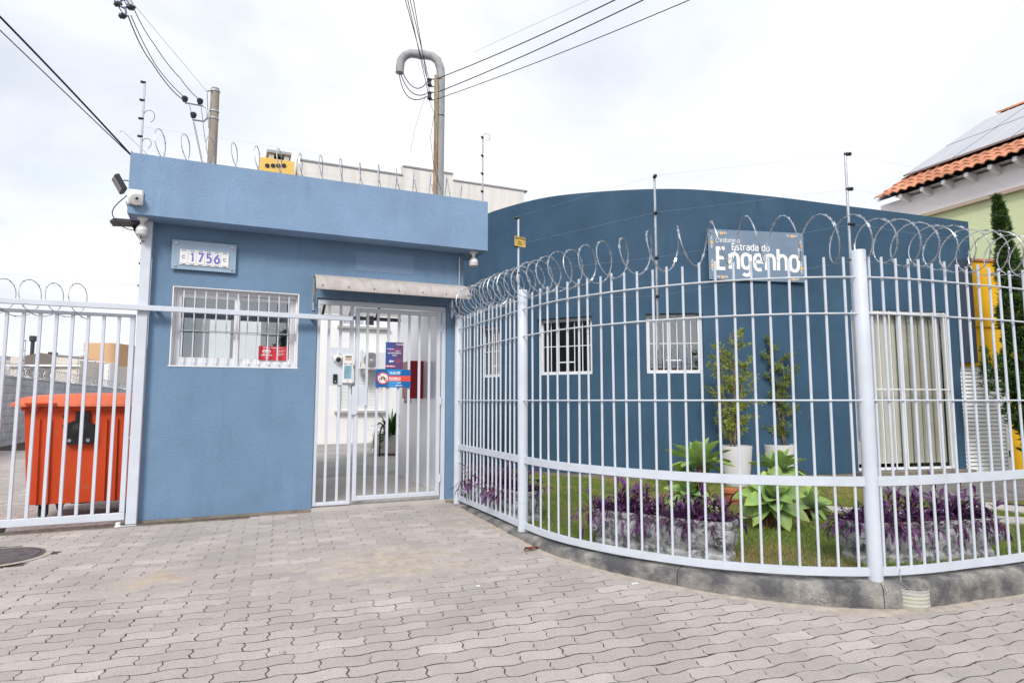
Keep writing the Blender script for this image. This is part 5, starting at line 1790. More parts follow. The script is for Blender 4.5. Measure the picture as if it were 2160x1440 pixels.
# ------------------------------------------------------------------ electric fence rods with insulators
def rod(label, base, h, ins, side=(-1, 0), r=.0085, mat=None, lean=(0, 0), loops=()):
    t = thing("electric_fence_rod", label, "fence rod", base)
    MB().tube([(0, 0, 0), (lean[0] * .5, lean[1] * .5, h * .5), (lean[0], lean[1], h)], r, 8).build("rod", mat or M_GALV, t, smooth=True)
    for f_ in ins:
        z = h * f_; x, y = lean[0] * f_, lean[1] * f_
        d_ = Vector((side[0], side[1], 0)).normalized()
        q = MB()
        m_ = Vector((0, 0, 1)).rotation_difference(d_).to_matrix()
        q.lathe([(.006, -.008), (.012, -.003), (.0135, .010), (.010, .017), (.0135, .024), (.011, .034), (.005, .038)], (x, y, z), 12, m=m_)
        q.build("insulator", M_BLACK, t, smooth=True)
    for (z, rr_, sg) in loops:
        MB().tube([(sg * (rr_ - rr_ * math.cos(a)) * .9, 0, z + rr_ * math.sin(a)) for a in np.linspace(0, math.pi * 1.4, 12)], .0025, 5).build("wire_loop", M_CABLE, t)
    return t


q = FP.at(sP2, 0); zt2 = at(1094, 457, q.y).z
r1 = rod("white electric fence rod on the second fence post, holding the yellow warning sign", (q.x - .035, q.y + .02, 2.0), zt2 - 2.0, (.99, .70, .42, .15), (-1, -.3), mat=M_FENCE)
s_ = FP.hit(1383, 600)[0]; q = FP.at(s_, -.022); zt_ = at(1383, 372, q.y).z
rod("dark insulated electric fence rod left of the name board, fixed to a fence bar", (q.x, q.y, 1.6), zt_ - 1.6, (.995, .78, .52, .30), (0, -1))
s_ = FP.hit(1803, 600)[0]; q = FP.at(s_, -.03); zt_ = at(1799, 320, q.y).z
rod("electric fence rod beside the thick right fence post", (q.x, q.y, 1.0), zt_ - 1.0, (.99, .865, .74, .615), (1, -.25))
u_ = W(297, 330, -.1)[0]; zr_ = W(296, 172, -.1)[1]
b_ = GM @ Vector((u_, -.1, ZT))
rod("electric fence rod on the left corner of the gatehouse roof", tuple(b_), zr_ - ZT, (.995, .76, .52, .29), (-1, -.6), loops=((.47 * (zr_ - ZT) + .06, .06, 1), (.2 * (zr_ - ZT), .05, 1)))
u_ = W(1018, 415, -.1)[0]; zr_ = W(1020, 290, -.1)[1]
rod("electric fence rod with a wire loop on top, right corner of the gatehouse roof", tuple(GM @ Vector((u_, -.1, ZT))), zr_ - ZT, (.99, .72, .46, .2), (-.4, -1), loops=((zr_ - ZT, .045, 1),))
b_ = GM @ Vector((-.075, .055, 1.95))
rod("electric fence rod behind the gate post with four insulators", tuple(b_), .95, (.80, .60, .38, .17), (-1, -.45), r=.006)
b_ = GM @ Vector((W(967, 520, .0)[0] + .02, -.035, 2.13))
# warning sign on the second rod
q = FP.at(sP2, 0)
p0 = at(1086, 514, q.y - .03); p1 = at(1109.5, 508, q.y - .03); pz1 = at(1086, 494, q.y - .03).z
ws = thing("warning_sign", "small yellow electric fence warning sign hanging on the white rod", "sign", (p0.x, p0.y, p0.z - .015), R(38))
ww_, wh_ = .118, .085
MB().box(0, ww_, 0, .002, 0, wh_).build("plate", M_WARN, ws)
MB().box(.006, ww_ - .006, -.0012, -.0002, wh_ * .70, wh_ * .95).build("black_band", M_BLACK, ws)
text("ATENÇÃO", "lettering", M_WARN, ws, .012, ww_ - .012, wh_ * .75, .011, -.002, bold=.03)
text("CERCA", "lettering", M_BLACK, ws, .030, ww_ - .036, wh_ * .40, .014, -.0015, bold=.03)
text("ELÉTRICA", "lettering", M_BLACK, ws, .024, ww_ - .026, wh_ * .14, .014, -.0015, bold=.03)
for x in (.012, ww_ - .018):
    MB().prism([(x, wh_ * .62), (x + .006, wh_ * .62), (x + .002, wh_ * .42), (x + .007, wh_ * .42), (x - .002, wh_ * .18), (x + .001, wh_ * .36), (x - .003, wh_ * .36)], -.0018, -.0008).build("flash_symbol", M_BLACK, ws, fix=True)
# thin electric wires between the rods
ew = MB()
qa = FP.at(sP2, 0); s3 = FP.hit(1383, 600)[0]; qb = FP.at(s3, -.022); s4 = FP.hit(1803, 600)[0]; qc = FP.at(s4, -.03); qd = FP.at(FP.L - .1, 0)
for k in range(4):
    za_ = (2.0 + (zt2 - 2.0) * (.99, .70, .42, .15)[k]); zb_ = 1.6 + (at(1383, 372, qb.y).z - 1.6) * (.995, .78, .52, .30)[k]; zc_ = 1.0 + (at(1799, 320, qc.y).z - 1.0) * (.99, .865, .74, .615)[k]
    ew.tube([(qa.x - .08, qa.y, za_), (qb.x, qb.y - .03, zb_), (qc.x + .03, qc.y, zc_), (qd.x, qd.y, zc_)], .0005, 4)
tag(ew.build("electric_fence_wires", M_GALV), "hair thin electric fence wires strung over the curved fence", "wire")
ew = MB()
for k in range(2):
    z = ZT + .30 - .22 * k
    ew.tube([GM @ Vector((-.12, -.12, z)), GM @ Vector((3.2, -.12, z + .02))], .0006, 4)
ew.tube([GM @ Vector((-3, -.02, 2.36)), GM @ Vector((-.09, .03, 2.31))], .0007, 4)
tag(ew.build("electric_fence_wires", M_GALV), "hair thin electric fence wires over the gatehouse roof and sliding gate", "wire")

# ================================================================== PLANTERS AND PLANTS
LEAF = MB()                                   # purple leaf: narrow, folded, pointed
nl = 5
for i in range(nl + 1):
    t = i / nl
    w = .5 * (math.sin(math.pi * min(t * .86 + .10, 1)) ** .9) * (1 - t * .1) if i < nl else 0.0
    z = .10 * math.sin(t * 1.5) - .28 * t * t
    for (a, dz) in ((-1, .09), (0, 0), (1, .09)):
        LEAF.v.append((a * w * .26, t, z + dz * (1 - t) * abs(a)))
for i in range(nl):
    for k in range(2):
        LEAF.f.append((i * 3 + k, i * 3 + k + 1, (i + 1) * 3 + k + 1, (i + 1) * 3 + k))
PLEAF_V, PLEAF_F = np.array(LEAF.v), list(LEAF.f)
PLEAF_ME = LEAF.mesh("leaf", M_PURPLE, smooth='all')


def planter(label, plabel, pl_, pr_, seed, hh=.27, wd=.30, dens=44, solo=70):
    rr = random.Random(seed)
    c = (pl_ + pr_) / 2; c.z = LZ
    d = pr_ - pl_; rz = math.atan2(d.y, d.x); L_ = math.hypot(d.x, d.y)
    t = thing("stone_planter", label, "planter", tuple(c), rz, "carved stone planters")
    prof = [(.0, .86), (.035, .86), (.045, .80), (.060, .79), (.085, .88), (.12, .955), (.155, .99), (.185, .985), (.205, .95), (.212, .93), (.222, .98), (.236, 1.03), (.256, 1.035), (.268, 1.02), (.27, .95), (.255, .86), (.235, .82)]
    n = 150
    mb = MB()
    zs_ = hh / .27
    for (z, s) in prof:
        for k in range(n):
            a = 2 * math.pi * k / n
            ca, sa = math.cos(a), math.sin(a)
            e = .26
            x = math.copysign(abs(ca) ** e, ca) * L_ / 2; y = math.copysign(abs(sa) ** (e * 1.6), sa) * wd / 2
            x = math.copysign(L_ / 2 - (1 - s) * wd / 2, x) * abs(x) / (L_ / 2) if L_ else x
            y *= s
            if .07 < z < .205:               # carved scrolls
                per = x if abs(x) < L_ / 2 * .93 else y + .3
                rel = .007 * math.sin(per * 52 + 2.6 * math.sin(z * 40)) * math.sin((z - .07) / .135 * math.pi) + .006 * math.sin(per * 21 + 1.3) * math.cos(z * 60) + .004 * mnoise.noise((per * 30, z * 30, seed))
                nx, ny = ca * .6, sa
                x += nx * rel; y += ny * rel
            mb.v.append((x, y, z * zs_))
    m_ = len(prof)
    for i in range(m_ - 1):
        for k in range(n):
            k2 = (k + 1) % n
            mb.f.append((i * n + k, i * n + k2, (i + 1) * n + k2, (i + 1) * n + k))
    mb.f.append(tuple(range(n - 1, -1, -1)))
    mb.build("trough", M_STONE, t, smooth=True)
    MB().box(-L_ / 2 * .93, L_ / 2 * .93, -wd / 2 * .78, wd / 2 * .78, .235 * zs_ - .02, .238 * zs_).build("soil", M_JOINT, t)
    # corner scroll bosses
    for sx in (-1, 1):
        b = MB()
        for a0_, r0_ in ((.0, .045), (.05, .032)):
            b.tube([(sx * (L_ / 2 - .03 + .012), (-wd / 2 * 1.0 - .004), .15 * zs_ + .0)] * 1 + [(sx * (L_ / 2 - .06) + r0_ * (1 - q_ / 14) * math.cos(q_ * .9), -wd / 2 - .002, .14 * zs_ + r0_ * (1 - q_ / 14) * math.sin(q_ * .9)) for q_ in range(13)], .009, 5)
            break
        b.build("scroll", M_STONE, t, smooth=True)
    # the plant
    pt = thing("purple_heart_plant", plabel, "plant", (c.x, c.y, LZ + .22 * zs_), rz, "purple trailing plants in the stone planters")
    stems = MB(); bulkv = MB(); solo_n = 0
    order = []
    for k in range(dens):
        x = rr.uniform(-.46, .46) * L_; y = rr.uniform(-.36, .36) * wd
        kind_ = rr.random()
        az = rr.uniform(0, 2 * math.pi)
        if kind_ < .60:                      # upright
            ln = rr.uniform(.05, .22) * (1.2 if abs(x) < L_ * .35 else .85); tilt = rr.uniform(.1, .9); droop = rr.uniform(.0, .4)
        elif kind_ < .84:                    # over the front edge, hanging
            az = -math.pi / 2 + rr.uniform(-.9, .9); y = -wd * .36; ln = rr.uniform(.09, .30); tilt = .9; droop = rr.uniform(1.5, 2.6)
        else:
            az = (0 if x > 0 else math.pi) + rr.uniform(-.6, .6); ln = rr.uniform(.1, .26); tilt = .9; droop = rr.uniform(.8, 2.0)
        p = Vector((x, y, 0.01)); pts = [p.copy()]
        ns_ = 6
        pol = tilt
        for i in range(ns_):
            d3 = Vector((math.cos(az) * math.sin(pol), math.sin(az) * math.sin(pol), math.cos(pol)))
            p = p + d3 * ln / ns_
            if p.y < -wd * .46 and p.z < .02: p.y = min(p.y, -wd * .54)
            p.z = max(p.z, -.215 * zs_ + .004)
            pts.append(p.copy()); pol += droop / ns_; az += rr.uniform(-.2, .2)
        stems.tube(pts, [.0042 - .0004 * i for i in range(len(pts))], 5)
        nlv = rr.randint(6, 10)
        for q_ in range(nlv):
            f_ = (q_ + 1) / nlv * ns_
            i = min(int(f_), ns_ - 1); b = pts[i].lerp(pts[i + 1], min(f_ - i, 1))
            tt = (pts[i + 1] - pts[i]).normalized()
            la = q_ * 2.4 + rr.uniform(-.5, .5)
            side_ = tt.orthogonal().normalized(); side2 = tt.cross(side_)
            out = side_ * math.cos(la) + side2 * math.sin(la)
            spread = .9 if q_ < nlv - 2 else .35
            d3 = (tt * (1.0 - spread * .45) + out * spread).normalized()
            sc = rr.uniform(.055, .115) * (.8 if kind_ > .46 else 1.0)
            yv = d3; zv = (Vector((0, 0, 1)) - yv * yv.z)
            if zv.length < .1: zv = yv.orthogonal()
            zv.normalize(); zv = (zv + out * .4 - yv * (out.dot(yv)) * .4).normalized(); zv = (zv - yv * zv.dot(yv)).normalized()
            xv = yv.cross(zv)
            M_ = Matrix((xv, yv, zv)).transposed().to_4x4(); M_.translation = b
            order.append((sc, M_))
    order.sort(key=lambda e: -e[0])
    for k, (sc, M_) in enumerate(order):
        if k < solo:
            e = M_.to_euler(); inst("leaf", PLEAF_ME, pt, M_.translation, e, (sc, sc, sc))
        else:
            a = np.array(M_); v = PLEAF_V * sc
            bulkv.add(v @ a[:3, :3].T + a[:3, 3], PLEAF_F)
    stems.build("stems", M_PSTEM, pt, smooth='all')
    tag(bulkv.build("leaves", M_PURPLE, pt, smooth='all'), kind='stuff')
    return t


def gv(x, y, z=LZ): return ground(x, y, z)


planter("carved grey stone planter in front of the two agave clumps", "purple leaved plant trailing from the planter before the agaves", gv(1262, 1146) + Vector((0, .1, 0)), gv(1565, 1190) + Vector((0, .1, 0)), 11, dens=118, solo=140)
planter("carved grey stone planter behind the thick right fence post", "purple leaved plant in the planter behind the thick right fence post", gv(1803, 1190) + Vector((0, .1, 0)), gv(2104, 1172) + Vector((0, .1, 0)), 23, dens=124, solo=140)
planter("carved grey stone planter near the gatehouse end of the fence", "purple leaved plant in the planter nearest the gatehouse", gv(988, 1066) + Vector((.05, .15, 0)), gv(1112, 1106) + Vector((.06, .12, 0)), 37, dens=100, solo=70)


# agaves: rosettes of broad leaves, each leaf an object
def agave_leaf(curl, fold, wide):
    mb = MB(); n = 7
    for i in range(n + 1):
        t = i / n
        w = (.055 + wide * math.sin(math.pi * min(t ** .82 * .93 + .07, 1)) ** .85) if i < n else .0
        z = curl * (t * t) + .04 * math.sin(t * 5)
        for a in (-1, -.45, 0, .45, 1):
            mb.v.append((a * w, t * (1 - abs(curl) * .12 * t), z + fold * w * abs(a) ** 1.5))
    for i in range(n):
        for k in range(4):
            mb.f.append((i * 5 + k, i * 5 + k + 1, (i + 1) * 5 + k + 1, (i + 1) * 5 + k))
    return mb.mesh("leaf", M_AGAVE, smooth='all')


AG = [agave_leaf(c, f, w) for c, f, w in ((-.12, .5, .20), (.10, .7, .17), (-.40, .45, .19), (.02, .6, .21), (-.25, .35, .18))]


def agave(label, px, py_base, py_c, sc, seed, n=26, tilt=(0, 0), dY=0.0, base=None):
    rr = random.Random(seed)
    g = base or ground(px, py_base, LZ)
    g = Vector((g.x, g.y + dY, LZ))
    cz_ = at(px, py_c, g.y).z
    t = thing("agave_plant", label, "plant", tuple(g), 0, "agave rosettes on the lawn")
    MB().tube([(0, 0, -.01), (.01, 0, (cz_ - LZ) * .5), (0, 0, cz_ - LZ - .01)], [.045, .04, .035], 10).build("stem", M_AGAVEDRY, t, smooth=True)
    dry = MB()
    for k in range(26):
        a = rr.uniform(0, 6.28); z = rr.uniform(.0, max(cz_ - LZ - .02, .03))
        dry.tube([(.035 * math.cos(a), .035 * math.sin(a), z), (.08 * math.cos(a), .08 * math.sin(a), z - .02), (.10 * math.cos(a + .2), .10 * math.sin(a + .2), max(z - .10, 0.004))], [.012, .010, .003], 4)
    dry.build("dry_leaves", M_AGAVEDRY, t, smooth='all')
    tm = Matrix.Rotation(tilt[0], 3, 'X') @ Matrix.Rotation(tilt[1], 3, 'Y')
    for k in range(n):
        f_ = k / (n - 1)
        az = k * 2.39996 + rr.uniform(-.15, .15)
        el = R(84 - 92 * f_ ** .95 + rr.uniform(-7, 7))
        L_ = sc * (.62 + .5 * math.sin(min(f_ * 1.25, 1) * math.pi * .62)) * rr.uniform(.9, 1.1)
        yv = Vector((math.cos(az) * math.cos(el), math.sin(az) * math.cos(el), math.sin(el)))
        zv = Vector((-math.cos(az) * math.sin(el), -math.sin(az) * math.sin(el), math.cos(el)))
        yv, zv = tm @ yv, tm @ zv
        xv = yv.cross(zv)
        M_ = Matrix((xv, yv, zv)).transposed()
        me_ = AG[1 if f_ < .25 else (0 if f_ < .5 else (3 if k % 2 else (2 if f_ > .75 else 4)))]
        wsc = L_ * rr.uniform(.85, 1.05)
        p = Vector((0, 0, cz_ - LZ - .03 * f_)) + tm @ Vector((math.cos(az) * .02, math.sin(az) * .02, 0))
        inst("leaf", me_, t, p, M_.to_euler(), (wsc, L_, L_))
    return t


agave("tall pale green agave rosette left of the white pots, behind the planter", 1480, 1092, 980, .30, 1, 28, (R(-8), 0))
agave("low agave rosette under the tall one, behind the left planter", 1462, 1090, 1040, .25, 2, 20, (R(18), R(-20)))
agave("upper agave rosette in front of the right white pot", 1655, 1080, 990, .265, 3, 24, (R(-5), R(4)), .1)
agave("big open agave rosette facing the fence between the two planters", 1628, 1112, 1050, .275, 4, 26, (R(42), R(-5)))
agave("small drooping agave rosette right of the big open one", 1702, 1090, 1062, .235, 5, 18, (R(30), R(28)))
# clay pot shard and reddish soil under the agaves
for (px, py, lab) in ((1546, 1063, "small terracotta pot half hidden left of the open agave"),):
    g = ground(px, py, LZ)
    t = thing("clay_pot", lab, "pot", tuple(g))
    MB().lathe([(.07, 0), (.095, .12), (.11, .125), (.11, .16), (.095, .16), (.09, .13)], (0, 0, 0), 18, cap=True).build("pot_body", M_TERRA, t, smooth=True)
# low yellowish weeds behind the planter
wd_ = MB(); rr = random.Random(5)
for (px, py, n_, hh_) in ((1515, 1090, 150, .16), (1555, 1110, 120, .10), (1460, 1100, 70, .13), (1800, 1190, 60, .07), (1870, 1192, 50, .08), (2085, 1160, 60, .12)):
    c = ground(px, py, LZ)
    for k in range(n_):
        a, r_ = rr.uniform(0, 6.28), rr.gauss(0, .09)
        b = Vector((c.x + r_ * math.cos(a), c.y + abs(r_) * math.sin(a), LZ)); h_ = hh_ * rr.uniform(.5, 1.2); a2 = rr.uniform(0, 6.28); l_ = h_ * rr.uniform(.1, .6)
        w_ = .0028; tip = b + Vector((l_ * math.cos(a2), l_ * math.sin(a2), h_))
        wd_.add([b + Vector((w_, 0, 0)), b - Vector((w_, 0, 0)), tip], [(0, 1, 2)])
tag(wd_.build("weeds", M_GRASS), kind='stuff')


# potted podocarpus
def needles(mb, c, d, rr, n, ln, sp=1.0):
    d = d.normalized()
    for k in range(n):
        a = Vector((rr.gauss(0, 1), rr.gauss(0, 1), rr.gauss(0, 1))).normalized()
        v = (d * .7 + a * sp).normalized() * ln * rr.uniform(.6, 1.15)
        s = v.cross(Vector((rr.uniform(-1, 1), rr.uniform(-1, 1), rr.uniform(-1, 1)))).normalized() * ln * .08
        b = c + Vector((rr.gauss(0, .006), rr.gauss(0, .006), rr.gauss(0, .006)))
        mb.add([b - s * .4, b + s * .4, b + v * .55 + s, b + v, b + v * .55 - s], [(0, 1, 2, 4), (4, 2, 3)])


def potted(label, tlabel, px, pyb, pyt, wtop, wbot, seed, trunks, top_py, mat, spread):
    rr = random.Random(seed)
    g = ground(px, pyb, LZ)
    sc = 1 / (FOC / g.y)
    hh_ = at(px, pyt, g.y).z - LZ
    t = thing("plant_pot", label, "pot", (g.x, g.y + wtop * sc / 2, LZ), 0, "tall white pots by the dark blue wall")
    rt, rb = wtop * sc / 2, wbot * sc / 2
    MB().lathe([(rb * .93, 0), (rb, .02), (rb + (rt - rb) * .35, hh_ * .3), (rb + (rt - rb) * .75, hh_ * .65), (rt, hh_ * .98), (rt, hh_), (rt - .018, hh_), (rt - .03, hh_ * .93)], (0, 0, 0), 36).build("pot_body", M_POT, t, smooth=True)
    MB().lathe([(rt - .032, hh_ * .93 + .001), (.001, hh_ * .94)], (0, 0, 0), 24, cap=False).build("soil", M_JOINT, t)
    zt_ = at(px, top_py, g.y).z
    tt = thing("potted_tree", tlabel, "tree", (g.x, g.y + wtop * sc / 2, LZ + hh_ * .93), 0, "potted podocarpus trees")
    H_ = zt_ - LZ - hh_ * .93
    fol = MB(); br = MB()
    for ti, (x0_, x1_, hf) in enumerate(trunks):
        pts = [Vector((x0_ * sc + (x1_ - x0_) * sc * f_ + .012 * math.sin(f_ * 9 + ti), .02 * math.sin(f_ * 5 + ti), H_ * hf * f_)) for f_ in np.linspace(0, 1, 9)]
        MB().tube(pts, [.013 - .009 * f_ for f_ in np.linspace(0, 1, 9)], 7).build("trunk", M_BARK, tt, smooth='all')
        nb_ = 24
        for k in range(nb_):
            f_ = .10 + .9 * (k + rr.random()) / nb_
            i = min(int(f_ * 8), 7); b = pts[i].lerp(pts[i + 1], f_ * 8 - i)
            az = rr.uniform(0, 6.28)
            ln = spread * sc * rr.uniform(.35, 1.0) * (.75 + .5 * math.sin(f_ * math.pi)) * .62
            d3 = Vector((math.cos(az), math.sin(az) * .8, rr.uniform(.0, .55)))
            q_ = [b]
            for m_ in range(4):
                d3 = (d3 + Vector((rr.gauss(0, .18), rr.gauss(0, .18), rr.gauss(.03, .14)))).normalized()
                q_.append(q_[-1] + d3 * ln / 4)
            br.tube(q_, [.004, .0035, .003, .002, .0015], 4)
            for m_ in range(1, 5):
                needles(fol, q_[m_], (q_[m_] - q_[m_ - 1]), rr, 9 if m_ < 4 else 16, .062)
                if rr.random() < .6:
                    o_ = q_[m_] + Vector((rr.gauss(0, .03), rr.gauss(0, .03), rr.gauss(0.015, .03)))
                    br.tube([q_[m_], o_], .0014, 3)
                    needles(fol, o_, o_ - q_[m_], rr, 11, .055)
    br.build("branches", M_BARK, tt)
    tag(fol.build("crown", mat, tt), kind='stuff')


potted("tall white tapered pot nearer the window, left of the pair", "airy yellow green tree with two thin trunks in the left white pot", 1567, 1030, 942, 66, 48, 3, ((-10, -30, .86), (6, -4, .97), (-4, 22, .7)), 690, M_PODO, 62)
potted("tall white tapered pot standing right, further along the dark blue wall", "slim darker green tree with one trunk in the right white pot", 1660, 1016, 939, 64, 48, 8, ((10, -16, .97), (12, 14, .8)), 702, M_PODO2, 50)

# conifer at the right border
rr = random.Random(12)
cgy = 8.75
cb_ = at(2196, 985, cgy)
ct = thing("cypress_tree", "dark green upright cypress in a white pot before the yellow wall", "tree", (cb_.x, cgy, LZ))
ztp = at(2146, 415, cgy).z - LZ
MB().tube([(0, 0, .3), (-.16, 0, ztp * .5), (-.33, 0, ztp)], [.05, .03, .004], 8).build("trunk", M_BARK, ct, smooth='all')
fol = MB(); tip = MB()
for k in range(2600):
    f_ = rr.random() ** .85
    z = .32 + (ztp - .32) * f_
    rad = (.30 * (1 - f_) ** .85 * (1 - .5 * max(0, .22 - f_) / .22) + .018) * (1 + .25 * math.sin(z * 9))
    az = rr.uniform(0, 6.28); r_ = rad * rr.uniform(.35, 1.05)
    b = Vector((r_ * math.cos(az) - .33 * f_, r_ * math.sin(az), z))
    out = Vector((math.cos(az), math.sin(az), rr.uniform(.5, 1.6))).normalized()
    needles(fol if r_ < rad * .85 else tip, b, out, rr, 11, .115 * (1 - .45 * f_), .62)
tag(fol.build("inner_foliage", M_CYP, ct), kind='stuff'); tag(tip.build("outer_foliage", M_CYPTIP if False else M_CYP, ct), kind='stuff')
tp = MB()
for k in range(150):
    f_ = rr.uniform(.35, 1.0); z = .3 + (ztp - .3) * f_
    rad = .31 * (1 - f_) ** .9 + .02; az = rr.uniform(0, 6.28)
    needles(tp, Vector((rad * math.cos(az) - .33 * f_, rad * math.sin(az), z)), Vector((math.cos(az), math.sin(az), 1.8)), rr, 10, .085, .45)
tag(tp.build("young_tips", M_CYPTIP, ct), kind='stuff')
# low branch reaching over the door
lb = MB()
for k in range(150):
    x = -rr.uniform(.15, .72); z = at(2100, 800, cgy).z - LZ + rr.gauss(0, .10) - x * .2 * rr.uniform(-1, 1.4)
    needles(lb, Vector((x, rr.gauss(-.05, .06), z)), Vector((-1, 0, .8)), rr, 10, .09, .7)
for k in range(24):
    z = at(2090, 780, cgy).z - LZ + k * .012
    needles(lb, Vector((-.70 + rr.gauss(0, .02), -.05, z)), Vector((-.1, 0, 1)), rr, 9, .09, .5)
tag(lb.build("side_branch", M_CYP, ct), kind='stuff')
cp_ = thing("plant_pot", "white pot at the foot of the cypress by the photo's right edge", "pot", (cb_.x, cgy, LZ))
MB().lathe([(.13, 0), (.14, .02), (.19, .45), (.19, .5), (.175, .5), (.17, .46)], (0, 0, 0), 26).build("pot_body", M_POT, cp_, smooth=True)

# ================================================================== LEFT YARD: bins, block wall, far houses
BD = 0.34
bu0 = W(62, 1062, BD)[0] - .085
bz0, bz1 = W(62, 1066, BD)[1], W(62, 866, BD)[1]


def bin_(label, u, d, scale=1.0, mb_=None, ml=None, group=None, plate=True):
    t = gthing("waste_container", label, "waste container", u, d, ZP, group)
    w, dp = 1.24, .92
    b0_, b1_ = bz0 - ZP, bz1 - ZP
    body = MB()
    ns = 5
    # tapered tub with raised front ribs
    def ring(z, ins): return [(ins, ins * .6, z), (w - ins, ins * .6, z), (w - ins, dp - ins, z), (ins, dp - ins, z)]
    vs = ring(b0_, .055) + ring(b1_, .0)
    body.add(vs, [(3, 2, 1, 0), (0, 1, 5, 4), (1, 2, 6, 5), (2, 3, 7, 6), (3, 0, 4, 7)])
    body.build("tub", mb_ or M_ORANGE, t)
    for x in (.105, .62):
        r = MB(); yb, yt = .022, -.002
        zb_, zt_ = b0_ + .01, b1_ - .075
        for (a, b_) in ((x, x + .018), (x + .085, x + .103)):
            r.add([(a + .008, yb - .016, zb_), (b_ + .008, yb - .016, zb_), (b_, yt - .016, zt_), (a, yt - .016, zt_), (a + .008, yb + .006, zb_), (b_ + .008, yb + .006, zb_), (b_, yt + .006, zt_), (a, yt + .006, zt_)],
                  [(0, 1, 2, 3), (4, 0, 3, 7), (1, 5, 6, 2), (3, 2, 6, 7), (0, 4, 5, 1)])
        r.build("rib", mb_ or M_ORANGE, t)
    MB().bbox(-.02, w + .02, -.03, dp + .03, b1_ + .001, b1_ + .035, .006).build("rim", mb_ or M_ORANGE, t)
    lid = MB()
    n = 18
    prof_ = []
    L0, L1 = -.085, w + .085
    y0_, y1_ = -.075, dp + .06
    rings = [(0, 0, b1_ + .036), (.0, 0, b1_ + .062), (.012, .010, b1_ + .075), (.07, .05, b1_ + .118), (.17, .13, b1_ + .142), (.35, .25, b1_ + .155)]
    for (ix, iy, z) in rings:
        for k in range(n + 1): lid.v.append((L0 + ix + (L1 - L0 - 2 * ix) * k / n, y0_ + iy, z + (.012 * math.sin(math.pi * k / n) if z > b1_ + .08 else 0)))
        for k in range(n, -1, -1): lid.v.append((L0 + ix + (L1 - L0 - 2 * ix) * k / n, y1_ - iy, z + (.012 * math.sin(math.pi * k / n) if z > b1_ + .08 else 0)))
    m_ = 2 * (n + 1)
    for i in range(len(rings) - 1):
        for k in range(m_):
            k2 = (k + 1) % m_
            lid.f.append((i * m_ + k, i * m_ + k2, (i + 1) * m_ + k2, (i + 1) * m_ + k))
    top = (len(rings) - 1) * m_
    for k in range(n):
        lid.f.append((top + k, top + k + 1, top + m_ - 2 - k, top + m_ - 1 - k))
    lid.build("lid", ml or M_ORANGELID, t, smooth=True)
    if plate:
        MB().bbox(.02, .25, -.105, -.07, b1_ + .055, b1_ + .072, .003).build("lid_handle", M_ORANGE, t)
        MB().tube([(.02 + .12 * f_, -.05, b1_ + .03 - .055 * math.sin(f_ * math.pi)) for f_ in np.linspace(0, 1, 9)], .003, 5).build("strap", M_CABLE, t)
        pz = b1_ - .005
        SHP = .155
        MB().bbox(.545 - SHP, .66 - SHP, -.028, -.006, pz - .09, pz - .006, .004).build("bracket", M_BLACK, t)
        MB().prism([(a_ - SHP, b_2) for a_, b_2 in [(.475, pz - .12), (.52, pz - .095), (.55, pz - .08), (.65, pz - .085), (.67, pz - .115), (.70, pz - .12), (.70, pz - .285), (.685, pz - .30), (.49, pz - .30), (.475, pz - .285)]], -.04, -.004).build("bracket_plate", M_BLACK, t, fix=True)
        mb = MB().lathe([(.02, -.052), (.045, -.046), (.075, -.0405)], (.585 - SHP, 0, pz - .185), 16, 'Y'); mb.build("boss", M_BLACK, t, smooth=True)
        for (x, z) in ((.60, pz - .045), (.512, pz - .265), (.655, pz - .265)):
            MB().lathe([(.015, -.046), (.017, -.040), (.017, -.028)], (x - SHP, 0, z), 12, 'Y').build("bolt", M_GALV, t)
        for (x, z) in ((.455, pz - .05), (.458, pz - .135)):
            MB().lathe([(.013, -.008), (.013, .01)], (x - SHP, 0, z), 10, 'Y').build("hole", M_BLACK, t)
        MB().box(.82, .86, -.006, .0, pz - .265, pz - .24).build("sticker", M_LETTER, t)
    for k, (x, y) in enumerate(((.16, .13), (w - .2, .13), (.16, dp - .16), (w - .2, dp - .16))):
        c_ = MB(); c_.box(x - .05, x + .05, y - .05, y + .05, b0_ - .012, b0_ - .001)
        for sx in (-.034, .028): c_.box(x + sx, x + sx + .006, y - .02, y + .035, .06, b0_ - .012)
        co = c_.build("caster", M_DARKMETAL, t)
        r_ = min(.075, (b0_ - .02) / 2)
        MB().lathe([(r_ * .7, -.022), (r_ * .96, -.018), (r_, 0), (r_ * .96, .018), (r_ * .7, .022)], (x, y + .01, r_ + .002), 18, 'X').build("wheel", M_RUBBER, co, smooth=True)
    MB().lathe([(.10, -.0), (.10, .04)], (.42, .35, b0_ - .04), 18, 'Z').build("drain_plug", M_RUBBER, t)
    return t


bin_("orange wheeled waste container behind the sliding gate", bu0, BD)
bin_("second waste container with a dark green lid behind the orange one", bu0 + .75, BD + 1.75, mb_=M_GREENLID, ml=M_GREENLID, plate=False)

gw0 = ground(0, 942, ZP); gdir = Vector((-0.415, .91, 0)).normalized()
grz = math.atan2(gdir.y, gdir.x)
gwh = at(0, 796, gw0.y).z
gw = thing("block_wall", "rough grey block wall along the left side of the driveway", "wall", (gw0.x, gw0.y, 0), grz)
mb = MB(); mb.bbox(-9, 70, .0, .2, 0, gwh, .01); mb.build("wall_body", M_GREYWALL, gw)
MB().bbox(-9, 70, -.02, .22, gwh + .001, gwh + .06, .01).build("coping", M_GREYWALL, gw)
courses = MB()
for k in range(1, 9):
    z = .12 + k * .19
    if z < gwh - .05: courses.box(-9, 60, -.014, -.0, z, z + .165)
tag(courses.build("block_courses", M_GREYWALL, gw), kind='stuff')


